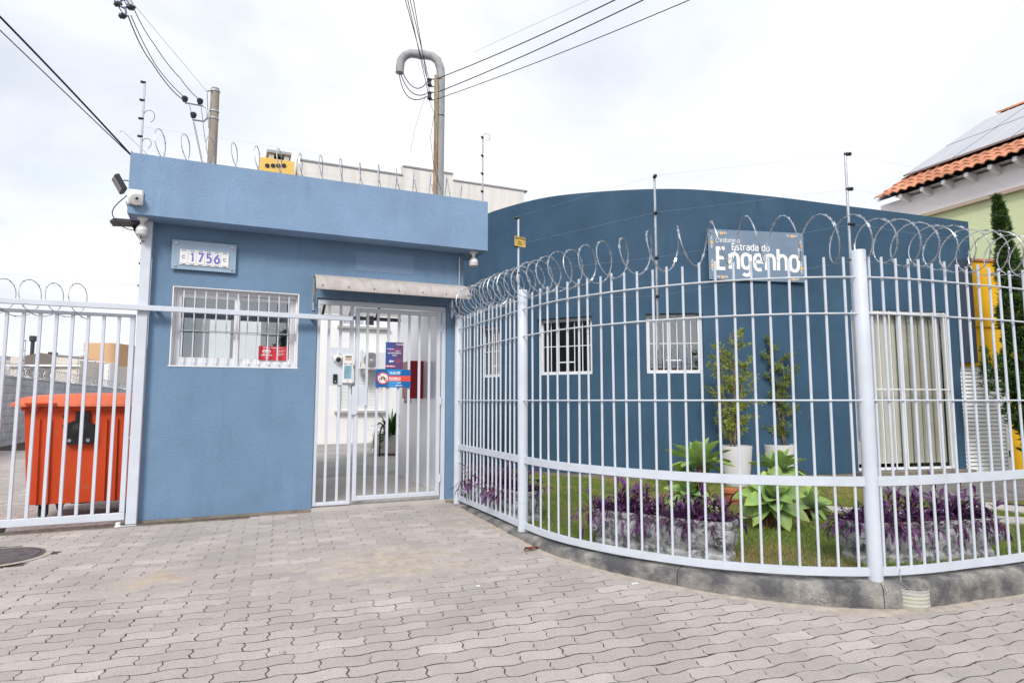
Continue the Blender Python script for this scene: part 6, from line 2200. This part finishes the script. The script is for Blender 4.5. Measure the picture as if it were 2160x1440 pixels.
def wall_c(s):
    return Vector((gw0.x, gw0.y, gwh + .20)) + gdir * s + Vector((.09, .02, 0)), gdir, UP


coil("razor_coil", wall_c, -3.5, 26, .26, .15, "long razor wire coil on the grey block wall", ph=0, core=.004, barb=.12, bsize=1.2, seed=2, step=14)
for k in range(6):
    p = gw0 + gdir * (1.0 + 3.2 * k)
    t = rod(("nearest", "second", "third", "fourth", "fifth", "farthest")[k] + " electric fence rod along the grey block wall", (p.x + .12, p.y + .02, gwh + .06), .95, (.97, .7, .43, .16), (-1, -.5), r=.012)
    t['group'] = "electric fence rods on the grey block wall"


def far_box(name, label, cat, x0, x1, ytop, Y, depth, mat, zb=.1, lean=0.0):
    a, b = at(x0, ytop, Y), at(x1, ytop, Y + lean)
    d_ = b - a; rz = math.atan2(d_.y, d_.x)
    t = thing(name, label, cat, (a.x, a.y, zb), rz)
    MB().bbox(0, math.hypot(d_.x, d_.y), 0, depth, 0, a.z - zb, .02).build("walls", mat, t)
    return t, math.hypot(d_.x, d_.y), a.z - zb


t, L_, h_ = far_box("townhouse", "beige house with a taupe gable band far behind the block wall", "house", 22, 168, 766, 42, 8, M_BEIGE)
gx0, gx1 = L_ * .205, L_ * .655
pk = at(88, 744, 42).z - .1; eb = at(52, 749, 42).z - .1
MB().prism([(gx0, .2), (gx1, .2), (gx1, eb - .1), ((gx0 + gx1) / 2, pk), (gx0, eb - .05)], -.12, 4).build("gable_band", M_BROWN, t, fix=True)
MB().prism([(0, h_ - .02), (gx0 - .01, h_ - .02), (gx0 - .01, eb - .1), (0, at(30, 752, 42).z - .1)], -.02, 4).build("gable_left", M_BEIGE, t, fix=True)
MB().prism([(gx1 + .01, h_ - .02), (L_, h_ - .02), (L_, at(165, 760, 42).z - .1), (gx1 + .01, eb - .12)], -.02, 4).build("gable_right", M_BEIGE, t, fix=True)
MB().box(-.3, L_ + .2, -.2, -.13, at(60, 773, 42).z - .1, at(60, 769, 42).z - .1).build("white_band", M_WHITE, t)
MB().lathe([(.12, 0), (.12, 1.2), (.22, 1.25), (.22, 1.6)], (at(43, 750, 42).x - at(22, 766, 42).x, 1.0, at(43, 752, 42).z - .2), 12).build("chimney_pipe", M_DARKMETAL, t)
MB().box(L_ * .45, L_ * .52, .5, 1, pk - .05, pk + .1).build("roof_vent", M_DARKMETAL, t)
t, L_, h_ = far_box("townhouse", "long grey beige house wing to the right of the gabled one", "house", 166, 246, 762, 46, 9, M_BEIGE2, lean=10)
MB().box(0, L_, -.12, -.02, at(190, 783, 48).z - .1, at(190, 779, 48).z - .1).build("white_band", M_WHITE, t)
t2, L2, h2 = far_box("townhouse", "low pale house at the right end of the far row", "house", 243, 300, 785, 52, 9, M_BEIGE, lean=4)
MB().box(0, L2, -.12, -.02, h2 * .72, h2 * .72 + .16).build("white_band", M_WHITE, t2)
p = at(226, 838, 44); zt_ = at(226, 768, 44).z
t = thing("white_column", "slim white column rising before the far beige houses", "column", (p.x, p.y, .1))
MB().bbox(-.22, .22, -.22, .22, 0, zt_ - .1, .02).build("shaft", M_WHITE, t)
# tan tower with rounded corner
a, b = at(177, 723, 70), at(243, 723, 70)
t = thing("tower_block", "windowless tan tower block far behind the houses", "building", (a.x, a.y, .1))
w_ = b.x - a.x
pp = [(0, 0), (w_ - .9, 0)] + [(w_ - .9 + .9 * math.sin(q_), .9 - .9 * math.cos(q_)) for q_ in np.linspace(.2, math.pi / 2, 6)] + [(w_, 9), (0, 9)]
MB().prism(pp, 0, a.z - .1, 'Z').build("walls", M_TAN, t, smooth=True, fix=True)
MB().lathe([(.32, 0), (.28, -.2), (.05, -.3)], (-.05, -.0, at(177, 748, 70).z - .1), 14, 'Y').build("dish", M_WHITE, t)
t, _, _ = far_box("far_block", "grey apartment block at the far left edge", "building", -120, 11, 750, 60, 12, M_GREYWALL)

# ================================================================== WHITE BUILDING BEHIND
WD = 9.85


def WB(x, y, d=WD): return W(x, y, d)


wbu0 = WB(622, 500)[0]; wz0 = WB(622, 337)[1]; wbu1 = WB(1106, 400)[0]
ust = WB(850, 352)[0]; wz1 = WB(852, 352)[1]; ust2 = WB(956, 367)[0]; wz2 = WB(960, 382)[1]
wh = gthing("white_apartment_building", "stained white rendered apartment building rising behind the gatehouse", "building", wbu0, WD, 0)
off = wbu0


def wl_(a): return a - off


win_u = (wl_(WB(722, 670)[0]), wl_(WB(812, 670)[0])); win_z = (WB(765, 689)[1], WB(765, 648)[1])
sh_u = (wl_(WB(716, 830)[0]), wl_(WB(808, 830)[0])); sh_z = (WB(760, 866)[1], WB(760, 770)[1])
walled([0, wl_(ust) - .001], [.1, wz0 - 1.5], [(*win_u, *win_z), (*sh_u, *sh_z)] if sh_u[1] < wl_(ust) else [], .2, idm).build("front_wall", M_WHITEWALL, wh)
print('wb', wbu0, ust, wbu1, wz0, wz1, wz2, win_u, win_z, sh_u, sh_z)
MB().box(wl_(ust), wl_(wbu1), 0, .2, .1, wz0 - 1.5).build("front_wall", M_WHITEWALL, wh)
MB().box(-2.2, -.001, -.32, 2.0, .1, wz0 - 1.57).build("wing", M_WHITEWALL, wh)
MB().box(0, wl_(ust) - .001, 0, .2, wz0 - 1.499, wz0).build("parapet", M_STAINWALL, wh)
MB().box(wl_(ust), wl_(ust2), 0, .2, wz0 - 1.499, wz1).build("parapet", M_STAINWALL, wh)
MB().box(wl_(ust2), wl_(wbu1), 0, .2, wz0 - 1.499, wz2).build("parapet", M_STAINWALL, wh)
MB().box(0, wl_(ust), -.03, .25, wz0 + .001, wz0 + .04).build("flashing", M_CONDUIT, wh)
MB().box(wl_(ust), wl_(ust2), -.03, .25, wz1 + .001, wz1 + .04).build("flashing", M_CONDUIT, wh)
MB().box(wl_(ust2), wl_(wbu1) + .1, -.03, .25, wz2 + .001, wz2 + .04).build("flashing", M_CONDUIT, wh)
MB().box(wl_(wbu1) - .2, wl_(wbu1), .201, 6, .1, wz2).build("side_wall", M_WHITEWALL, wh)
MB().box(0, .2, .201, 6, .1, wz0).build("side_wall", M_WHITEWALL, wh)
wn_ = MB()
uw = (win_u[1] - win_u[0]); hw_ = win_z[1] - win_z[0]
for k in range(4):
    x = win_u[0] + uw * k / 4
    wn_.box(x + .002, x + .06, .06, .11, win_z[0] + .002, win_z[1] - .002)
wn_.box(win_u[1] - .06, win_u[1] - .002, .06, .11, win_z[0] + .002, win_z[1] - .002)
for z in (win_z[0] + .002, win_z[1] - .062): wn_.box(win_u[0] + .062, win_u[1] - .062, .065, .105, z, z + .06)
wno = wn_.build("window", M_ALU, wh)
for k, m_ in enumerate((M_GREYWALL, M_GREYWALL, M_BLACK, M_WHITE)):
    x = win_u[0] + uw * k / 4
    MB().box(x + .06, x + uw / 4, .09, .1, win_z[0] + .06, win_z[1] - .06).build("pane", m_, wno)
MB().box(win_u[0] - .12, win_u[1] + .12, -.10, -.001, win_z[0] - .06, win_z[0] - .001).build("sill", M_CONC, wh)
su, sz_ = sh_u, sh_z
shf = MB(); shf.box(su[0] + .002, su[1] - .002, .12, .15, sz_[0] + .002, sz_[1] - .002); sho = shf.build("shutter", M_WHITE, wh)
nsl = 17
for k in range(nsl):
    z0_ = sz_[0] + (sz_[1] - sz_[0]) * k / nsl; hh_ = (sz_[1] - sz_[0]) / nsl
    MB().prism([(.118, z0_ + .003), (.118, z0_ + hh_ - .001), (.102, z0_ + hh_ - .002), (.098, z0_ + .004)], su[0] + .02, su[1] - .02, 'X').build("slat", M_WHITE, sho, fix=True)
MB().box(su[0] - .12, su[1] + .12, -.12, -.001, sz_[0] - .05, sz_[0] - .001).build("sill", M_CONC, wh)
# yellow chimney block
yc0, yc1 = WB(548, 350, WD - .3), WB(621, 350, WD - .3)
yzt = WB(585, 336, WD - .3)[1]
yc = gthing("chimney_block", "pale yellow chimney block with four round holes and a dark cap", "chimney", yc0[0], WD - .3, 0)
yw_ = yc1[0] - yc0[0]
MB().bbox(0, yw_, 0, 1.0, wz0 - 1.56, yzt, .01).build("block", M_YELLOW2, yc)
for x in (564, 576, 587, 599):
    hx, hz = WB(x, 349.5, WD - .31)
    MB().lathe([(.055, -.012), (.055, -.002)], (hx - yc0[0], 0, hz), 14, 'Y').build("vent_hole", M_BLACK, yc)
c0_, c1_ = WB(567, 330, WD - .2), WB(610, 330, WD - .2)
cz0, cz1 = yzt + .003, WB(588, 324, WD - .2)[1]
for x in (c0_[0], c1_[0] - .12):
    MB().box(x - yc0[0], x - yc0[0] + .12, .1, .9, cz0, cz1 - .02).build("cap_leg", M_CONC, yc)
MB().box(c0_[0] - yc0[0] - .05, c1_[0] - yc0[0] + .05, .05, .95, cz1 - .018, cz1 + .05).build("cap_slab", M_CONDUIT, yc)
MB().box(c0_[0] - yc0[0] + .125, c1_[0] - yc0[0] - .125, .3, .5, cz0, cz1 - .025).build("cap_core", M_BLACK, yc)

# air conditioner
a0_, a1_ = WB(758, 778, WD - .35), WB(816, 742, WD - .35)
ac = gthing("air_conditioner", "white air conditioner outdoor unit on the white wall through the gate", "air conditioner", a0_[0], WD - .35, a0_[1])
aw, ah = a1_[0] - a0_[0], a1_[1] - a0_[1]
MB().bbox(0, aw, 0, .3, 0, ah, .015).build("casing", M_PLASTIC, ac)
fc = (aw * .42, ah * .52); fr_ = ah * .40
MB().lathe([(fr_, -.004), (fr_, -.001)], (fc[0], 0, fc[1]), 30, 'Y').build("fan_opening", M_CONDUIT, ac)
for q_ in range(5):
    r_ = fr_ * (1 - q_ * .17)
    MB().tube([(fc[0] + r_ * math.cos(a), -.012, fc[1] + r_ * math.sin(a)) for a in np.linspace(0, 2 * math.pi, 25)], .011, 5).build("guard_ring", M_CONDUIT, ac)
MB().lathe([(fr_ * .15, -.02), (fr_ * .15, -.005)], (fc[0], 0, fc[1]), 14, 'Y').build("guard_hub", M_PLASTIC, ac)
MB().box(aw * .03, aw * .045, -.005, -.001, ah * .1, ah * .9).build("seam", M_DARKMETAL, ac)
for x in (.15, .8):
    MB().box(aw * x, aw * x + .05, 0, .34, -.12, -.002).build("bracket", M_CONDUIT, ac)

# glass awning behind the passage
aw_ = gthing("glass_awning", "translucent awning on dark steel ribs behind the gatehouse passage", "awning", 0, 0, 0)
AD = 4.3
zb_ = W(700, 668, AD)[1]
ua, ub = W(640, 660, AD)[0] - .6, W(846, 668, AD)[0]
zt_ = zb_ + .62
MB().box(ua, ub, AD - .03, AD + .03, zb_ - .03, zb_ + .03).build("edge_beam", M_DARKMETAL, aw_)
for k in range(6):
    u = ua + (ub - ua) * k / 5
    MB().tube([(u, AD - .04, zb_ + .01), (u, AD - .6, zb_ + .34), (u, AD - 1.6, zt_)], .022, 6).build("rib", M_DARKMETAL, aw_)
mb = MB()
mb.add([(ua, AD - .05, zb_ + .045), (ub, AD - .05, zb_ + .045), (ub, AD - .6, zb_ + .375), (ua, AD - .6, zb_ + .375), (ub, AD - 1.6, zt_ + .035), (ua, AD - 1.6, zt_ + .035)], [(0, 1, 2, 3), (3, 2, 4, 5)])
mb.build("sheet", pmat("frosted_sheet", (.72, .70, .66), rough=.5, var=.06, vs=2, trans=.6), aw_)
sp_ = MB()
sp_.tube([(ub + .02, AD - .05, zb_ - .0), (ub + .02, DE + .15, zb_ + .75)], .03, 6)
sp_.tube([(ub + .02, AD - .05, .17), (ub + .02, AD - .05, zb_ + .02)], .035, 8)
sp_.tube([(ub + .14, AD - .3, .17), (ub + .14, AD - .3, zb_ + .2)], .03, 8)
sp_.build("posts", M_DARKMETAL, aw_)

# planter bowl, fern and bicycle hoops in the yard
g = ground(824, 958, .168)
pb_ = thing("concrete_bowl", "round mottled concrete bowl planter in the yard beyond the gate", "planter", (g.x, g.y, .168))
MB().lathe([(.2, 0), (.30, .05), (.36, .2), (.36, .38), (.33, .4), (.3, .34)], (0, 0, 0), 26).build("bowl", M_CONC, pb_, smooth=True)
fe = thing("leafy_plant", "dark green leafy plant spilling from the concrete bowl beyond the gate", "plant", (g.x, g.y, .55))
rr = random.Random(9); lf_ = MB()
for k in range(120):
    az = rr.uniform(0, 6.28); el = rr.uniform(-.4, 1.2); L_ = rr.uniform(.3, .62)
    d0_ = Vector((math.cos(az) * math.cos(el), math.sin(az) * math.cos(el), math.sin(el)))
    pts = [Vector((0, 0, 0)) + d0_ * .03]
    d_ = d0_.copy()
    for m_ in range(4):
        pts.append(pts[-1] + d_ * L_ / 4); d_ = (d_ + Vector((0, 0, -.22))).normalized()
    sdv = d0_.cross(UP).normalized() * rr.uniform(.02, .045)
    for m_ in range(4):
        w0_, w1_ = math.sin(math.pi * (m_ + .35) / 4.6), math.sin(math.pi * (m_ + 1.35) / 4.6) if m_ < 3 else .05
        lf_.quad(pts[m_] - sdv * w0_, pts[m_] + sdv * w0_, pts[m_ + 1] + sdv * w1_, pts[m_ + 1] - sdv * w1_)
tag(lf_.build("leaves", M_FERN, fe, smooth='all'), kind='stuff')
for k, (x, y) in enumerate(((800, 955), (811, 960))):
    g = ground(x, y, .168)
    t = thing("bicycle_hoop", ("black bicycle hoop farther from the concrete bowl beyond the gate", "black bicycle hoop nearer the concrete bowl beyond the gate")[k], "bicycle stand", (g.x, g.y, .168), ANG + .9, "bicycle hoops in the yard")
    MB().tube([(-.22, 0, 0), (-.22, 0, .40)] + [(-.22 * math.cos(a), 0, .40 + .22 * math.sin(a)) for a in np.linspace(.2, math.pi - .2, 10)] + [(.22, 0, .40), (.22, 0, 0)], .016, 7).build("hoop", M_BLACK, t, smooth=True)

# ================================================================== UTILITY POLES AND CABLES
PY = 10.0
p = at(449, 300, PY); ztp = at(452, 187, PY).z
p1 = thing("utility_pole", "grey weathered wooden utility pole behind the gatehouse", "utility pole", (p.x, p.y, .1))
MB().lathe([(.085, 0), (.072, ztp * .7), (.066, ztp - .12), (.06, ztp - .1)], (0, 0, 0), 14).build("shaft", M_WOODPOLE, p1, smooth=True)


def PPt(x, y, Y=PY):
    q = at(x, y, Y); return Vector((q.x - p.x, q.y - p.y, q.z - .1))


for y in (193, 236, 251):
    z = PPt(450, y).z
    MB().lathe([(.078, z - .012), (.078, z + .012)], (0, 0, 0), 14).build("band", M_GALV, p1)
MB().tube([PPt(391, 217, PY - .1), PPt(428, 223, PY - .1), PPt(436, 228, PY - .1), PPt(438, 240, PY - .1), PPt(437, 250, PY - .1), PPt(430, 256, PY - .1), PPt(408, 253, PY - .1)], .016, 7).build("bracket_arm", M_GALV, p1, smooth=True)
INS = []
for (x, y) in ((390, 209), (422, 214), (408, 243)):
    c = PPt(x, y, PY - .1)
    MB().lathe([(.018, -.05), (.035, -.045), (.045, -.01), (.052, .0), (.045, .012), (.05, .024), (.03, .045), (.014, .05)], tuple(c), 12).build("insulator", M_DARKMETAL, p1, smooth=True)
MB().tube([PPt(436, 193, PY - .08), PPt(447, 191, PY - .08)], .012, 6).build("hook", M_GALV, p1)


def cable(label, pts, r, mat=M_CABLE, sag=0.0, name="overhead_cable", n=24, cat="cable", group=None):
    P = []
    for i in range(len(pts) - 1):
        for k in range(n + (1 if i == len(pts) - 2 else 0)):
            f_ = k / n
            q = Vector(pts[i]).lerp(Vector(pts[i + 1]), f_); q.z -= sag * 4 * f_ * (1 - f_)
            P.append(q)
    return tag(MB().tube(P, r, 6).build(name, mat, smooth='all'), label, cat, group)


cable("thick black overhead cable falling to the gatehouse's left roof corner", [at(-130, -95, 4.3), at(278, 329, 5.75)], .0085, sag=-.02)
cable("thinner black overhead cable just under the thick one at left", [at(-130, -60, 4.35), at(215, 270, 5.6), at(276, 328, 5.78)], .0045)
cable("leftmost wire swinging from the wooden pole's bracket to the spacer", [at(270, 33, 7.2), at(322, 135, 8.4), at(391, 214, PY - .1)], .0075, sag=.06, n=14)
cable("second wire swinging from the wooden pole's bracket to the spacer", [at(276, 33, 7.2), at(330, 140, 8.4), at(390, 206, PY - .1)], .006, sag=.03, n=14)
cable("wire from the spacer to the right insulator of the wooden pole", [at(282, 18, 7.2), at(324, 92, 8.4), at(380, 165, 9.3), at(422, 211, PY - .1)], .006, sag=.03, n=12)
cable("thin grey stay wire reaching the top of the wooden pole", [at(250, -60, 7.0), at(274, 0, 7.2), at(436, 193, PY - .08)], .003, sag=0, mat=M_CONDUIT)
for k, (x0_, x1_) in enumerate(((232, 262), (248, 268), (262, 280))):
    cable(("leftmost", "middle", "rightmost")[k] + " wire leaving the spacer towards the top of the picture", [at(x0_ - 70, -130, 5.6), at(x1_, (34, 12, 8)[k], 7.2)], .006)
for k, (a, b) in enumerate((((400, 222), (426, 345)), ((410, 258), (428, 345)), ((424, 222), (433, 300)), ((437, 196), (440, 270)))):
    cable(("leftmost", "second", "third", "rightmost")[k] + " of the thin drop wires beside the wooden pole", [at(*a, PY - .1), at(*b, PY - .1)], .004, sag=.0, group="drop wires beside the wooden pole")
# spacer hardware
sp_ = thing("cable_spacer", "purple grey ring shaped spacer holding wires at the top left", "cable spacer", tuple(at(262, 12, 7.2)))
c = Vector(at(262, 12, 7.2))
rg = MB(); rg.tube([at(262 + 9 * math.cos(a), 8 + 9 * math.sin(a), 7.2) - c for a in np.linspace(0, 2 * math.pi, 15)], .013, 6)
rg.tube([at(264, 17, 7.2) - c, at(266, 28, 7.2) - c, at(262, 34, 7.2) - c], .012, 6)
M_PURPLEMETAL = pmat("weathered_spacer_metal", (.22, .21, .34), rough=.6, var=.2, vs=30)
rg.build("ring", M_PURPLEMETAL, sp_, smooth=True)
for (x, y) in ((249, 9), (277, 16), (259, 34)):
    q = at(x, y, 7.2) - c
    MB().lathe([(.012, -.05), (.035, -.03), (.03, -.01), (.04, .005), (.03, .02), (.012, .05)], tuple(q), 10, 'X').build("insulator", M_DARKMETAL, sp_, smooth=True)

PY2 = 10.6
p = at(926, 390, PY2)
p2 = thing("conduit_mast", "thick grey pipe mast with a bent over top strapped to a rusty post", "utility pole", (p.x, p.y, .1))


def P2(x, y, Y=PY2):
    q = at(x, y, Y); return Vector((q.x - p.x, q.y - p.y, q.z - .1))


path = [Vector((P2(928, 405).x, 0, 0)), P2(927, 390), P2(929, 250), P2(930, 165), P2(929, 145), P2(923, 128), P2(911, 119), P2(896, 116.5), P2(882, 115), P2(866, 113), P2(854, 118), P2(846, 128), P2(844, 140), P2(843, 154)]
# the bend leans towards the viewer's left in one plane
MB().tube(path, .074, 16).build("pipe", M_CONDUIT, p2, smooth=True)
MB().tube([P2(882, 115), P2(896, 116.5)], .080, 16).build("pipe_socket", M_CONDUIT, p2, smooth=True)
MB().box(P2(915, 400).x, P2(923, 400).x, -.10, -.03, 0, P2(919, 164).z).build("post", M_RUSTPOLE, p2)
for y in (170, 246):
    z = P2(928, y).z
    MB().lathe([(.080, z - .010), (.080, z + .010)], (P2(928.5, y).x, 0, 0), 14).build("strap", M_DARKMETAL, p2)
for (y) in (174, 202):
    c = P2(906, y, PY2 - .15)
    MB().box(c.x - .02, c.x + .09, c.y + .01, c.y + .03, c.z - .075, c.z - .062).build("bracket", M_DARKMETAL, p2)
    MB().box(c.x - .02, c.x + .09, c.y + .01, c.y + .03, c.z + .062, c.z + .075).build("bracket", M_DARKMETAL, p2)
    MB().lathe([(.02, -.06), (.045, -.055), (.03, -.02), (.03, .02), (.045, .055), (.02, .06)], tuple(c), 12).build("insulator", M_DARKMETAL, p2, smooth=True)
for k, (a, b, c_) in enumerate((((842, 155), (862, 205), (902, 203)), ((845, 155), (868, 195), (900, 198)), ((850, 155), (876, 186), (902, 172)))):
    A_, B_, C_ = at(*a, PY2), at(*b, PY2 - .1), at(*c_, PY2 - .15)
    P = [A_ * (1 - f_) ** 2 + (B_ * 2 - (A_ + C_) / 2) * 2 * f_ * (1 - f_) + C_ * f_ * f_ for f_ in np.linspace(0, 1, 14)]
    tag(MB().tube(P, .008, 6).build("mast_cable", M_CABLE, smooth='all'), ("lowest", "middle", "highest")[k] + " of the black cables drooping from the bent pipe mouth", "cable", "cables from the bent pipe mouth")
for k, (x0_, tgt) in enumerate(((852, (902, 170)), (862, (904, 165)), (869, (906, 195)), (857, (904, 200)))):
    cable(("leftmost", "third from left", "rightmost", "second from left")[k] + " of the black wires rising from the pipe mast", [at(x0_ - 18, -120, 6.5), at(x0_ + 3, 0, 7.4), at(*tgt, PY2 - .15)], .0055, sag=.0, group="wires rising from the pipe mast")
for k, (a, b, lab) in enumerate((((920, 167), (1420, -60), "upper"), ((925, 194), (1510, -75), "middle"), ((920, 210), (1600, -62), "lower"))):
    cable(lab + " of three wires running from the pipe mast up to the right", [at(*a, PY2 - .15), at(*b, 6.2)], .0072 if k < 2 else .0055, sag=.05)
cable("faint grey wire above the three right hand wires", [at(1000, 110, 10), at(1330, -40, 7)], .0022, mat=M_CONDUIT)
cable("loose thin wire hanging from the pipe mast", [at(897, 205, PY2 - .15), at(878, 262, PY2 - .15), at(866, 320, PY2 - .15)], .003, sag=-.03, n=8)
cable("thin wire clipped down the rusty post of the pipe mast", [at(905, 212, PY2 - .15), at(916, 240, PY2 - .12), at(908, 290, PY2 - .15), at(914, 345, PY2 - .12), at(930, 400, PY2 - .12)], .004, sag=.0, n=8)

# the far side of the street, behind the viewer: it shows in the window panes
for k, (x0_, x1_, y_, h_, m_, lab) in enumerate(((-16, -3, -19, 3.1, M_BEIGE2, "low grey beige house across the street mirrored in the gatehouse window"), (0, 7.2, -21, 2.7, M_BROWN, "low taupe house across the street mirrored in the windows"), (8.5, 20, -20, 3.0, M_GREYWALL, "grey house across the street mirrored in the dark blue building's windows"))):
    t = thing("street_house", lab, "house", (x0_, y_, 0))
    MB().box(0, x1_ - x0_, -6, 0, 0, h_ - .8).build("walls", m_, t)
    MB().prism([(-.4, h_ - .8), (x1_ - x0_ + .4, h_ - .8), ((x1_ - x0_) * .62, h_ + .5), ((x1_ - x0_) * .38, h_ + .5)], -6.3, .4).build("roof", M_TILE, t, fix=True)
t = thing("street_tree", "dark tree across the street mirrored in the window behind the rods", "tree", (11.2, -18.5, 0))
MB().tube([(0, 0, 0), (.1, 0, 2.2), (0, 0, 4.2)], [.16, .12, .04], 8).build("trunk", M_BARK, t, smooth='all')
rr = random.Random(4); tf = MB()
for k in range(520):
    a, f_ = rr.uniform(0, 6.28), rr.random(); r_ = (1.1 - .7 * f_) * rr.uniform(.1, 1)
    needles(tf, Vector((r_ * math.cos(a), r_ * math.sin(a), 1.7 + 3.1 * f_)), Vector((math.cos(a), math.sin(a), .4)), rr, 8, .34, .8)
tag(tf.build("crown", M_CYP, t), kind='stuff')

# ================================================================== SMALL THINGS ON THE GROUND
t = thing("manhole_cover", "round dark cast iron manhole cover in the paving at the left edge", "manhole cover", (MH.x, MH.y, pave_z(MH.x, MH.y) + .006), ANG)
m_ = Matrix.Rotation(math.atan(.03), 3, 'X')
MB().lathe([(.30, -.03), (.30, .002), (.275, .003)], (0, 0, 0), 40, cap=False).build("ring", M_IRON, t, smooth=True)
MB().lathe([(.27, -.03), (.27, .004), (.255, .006), (.24, .002), (.18, .002), (.17, .006), (.10, .006), (.09, .002), (.001, .002)], (0, 0, 0), 40, cap=False).build("cover", M_IRON, t, smooth=True)
MB().lathe([(.305, -.03), (.345, -.002), (.30, -.001)], (0, 0, 0), 40, cap=False).build("mortar_collar", M_SAND, t)

g = ground(1942, 1290, .012)
bt = thing("cut_bottle", "cut clear plastic bottle of cloudy water wired to the fence over the kerb", "bottle", (g.x, g.y + .09, .012))
hB = at(1942, 1236, g.y + .09).z - .012
prof = []
for k in range(25):
    f_ = k / 24
    prof.append((.098 - .012 * (1 - min(f_ * 6, 1)) ** 2 + (.0045 * max(math.sin(f_ * 34), 0)), f_ * hB))
MB().lathe([(.03, .012), (.06, 0), (.082, 0)] + prof, (0, 0, 0), 30, cap=False).build("bottle_wall", M_PET, bt, smooth='all')
MB().lathe([(.001, .004), (.085, .004), (.094, .02), (.0955, hB * .62), (.001, hB * .62)], (0, 0, 0), 26, cap=False).build("water", M_WATER, bt, smooth=True)
pbm = MB(); rr = random.Random(3)
for k in range(26):
    a, r_ = rr.uniform(0, 6.28), rr.uniform(.02, .075); s_ = rr.uniform(.008, .018)
    pbm.lathe([(s_ * .2, -s_ * .6), (s_ * .9, -s_ * .3), (s_, 0), (s_ * .8, s_ * .4), (s_ * .2, s_ * .6)], (r_ * math.cos(a), r_ * math.sin(a), .008 + s_ * .6 + rr.uniform(0, .012)), 8)
tag(pbm.build("pebbles", M_PEBBLE, bt, smooth=True), kind='stuff')
wr = MB(); b0_ = Vector((g.x - .07, g.y + .05, hB + .012))
f0 = FP.at(FP.hit(1893, 1195)[0], .02)
wr.tube([b0_, b0_ + Vector((.03, -.02, .005)), b0_ + Vector((.0, .01, .03)), (f0.x, f0.y, .235)], .0022, 5)
wr.build("wire", M_GALV, bt, space='W')

g = ground_on(1121, 1161)
t = thing("dry_leaf", "curled reddish brown dry leaf lying against the kerb", "leaf", (g.x, g.y, g.z + .004), .5)
lm = MB()
for i in range(7):
    f_ = i / 6; w_ = .022 * math.sin(math.pi * (f_ * .9 + .05))
    for a in (-1, 0, 1):
        lm.v.append(((f_ - .5) * .13, a * w_, .004 + .012 * math.sin(f_ * 7) ** 2 + .018 * abs(a) * (1 if i % 2 else .6)))
for i in range(6):
    for k in range(2): lm.f.append((i * 3 + k, i * 3 + k + 1, (i + 1) * 3 + k + 1, (i + 1) * 3 + k))
lm.build("blade", M_DRYLEAF, t, smooth='all')
g = ground_on(1339, 1232)
t = thing("cigarette_butt", "white cigarette butt on the pavers near the kerb", "litter", (g.x, g.y, g.z + .006), .3)
MB().lathe([(.0045, -.022), (.0045, .022)], (0, 0, 0), 8, 'X').build("butt", M_WHITE, t)
g = ground_on(1008, 1237)
t = thing("paper_scrap", "tiny white paper scrap on the open paving", "litter", (g.x, g.y, g.z + .004), .3)
MB().prism([(-.012, -.008), (.01, -.012), (.015, .006), (-.006, .011)], 0, .004, 'Z').build("scrap", M_WHITE, t)
# green tufts in the heaved joints
tf = MB(); rr = random.Random(8)
for (px, py) in ((200, 1186), (190, 1208), (235, 1200), (162, 1195), (252, 1180), (150, 1212), (246, 1290), (334, 1300), (586, 1220), (530, 1240), (510, 1305), (400, 1102), (600, 1376), (1010, 1085), (1300, 1204), (1440, 1228)):
    c = ground_on(px, py)
    for k in range(26):
        a, r_ = rr.uniform(0, 6.28), abs(rr.gauss(0, .02)); h_ = rr.uniform(.006, .018)
        b = Vector((c.x + r_ * math.cos(a), c.y + r_ * math.sin(a) * .5, c.z - .006)); a2 = rr.uniform(0, 6.28)
        tf.add([b + Vector((.002, 0, 0)), b - Vector((.002, 0, 0)), b + Vector((.01 * math.cos(a2), .01 * math.sin(a2), h_))], [(0, 1, 2)])
tag(tf.build("joint_weeds", M_GRASS), kind='stuff')
print("objects", len(bpy.data.objects))
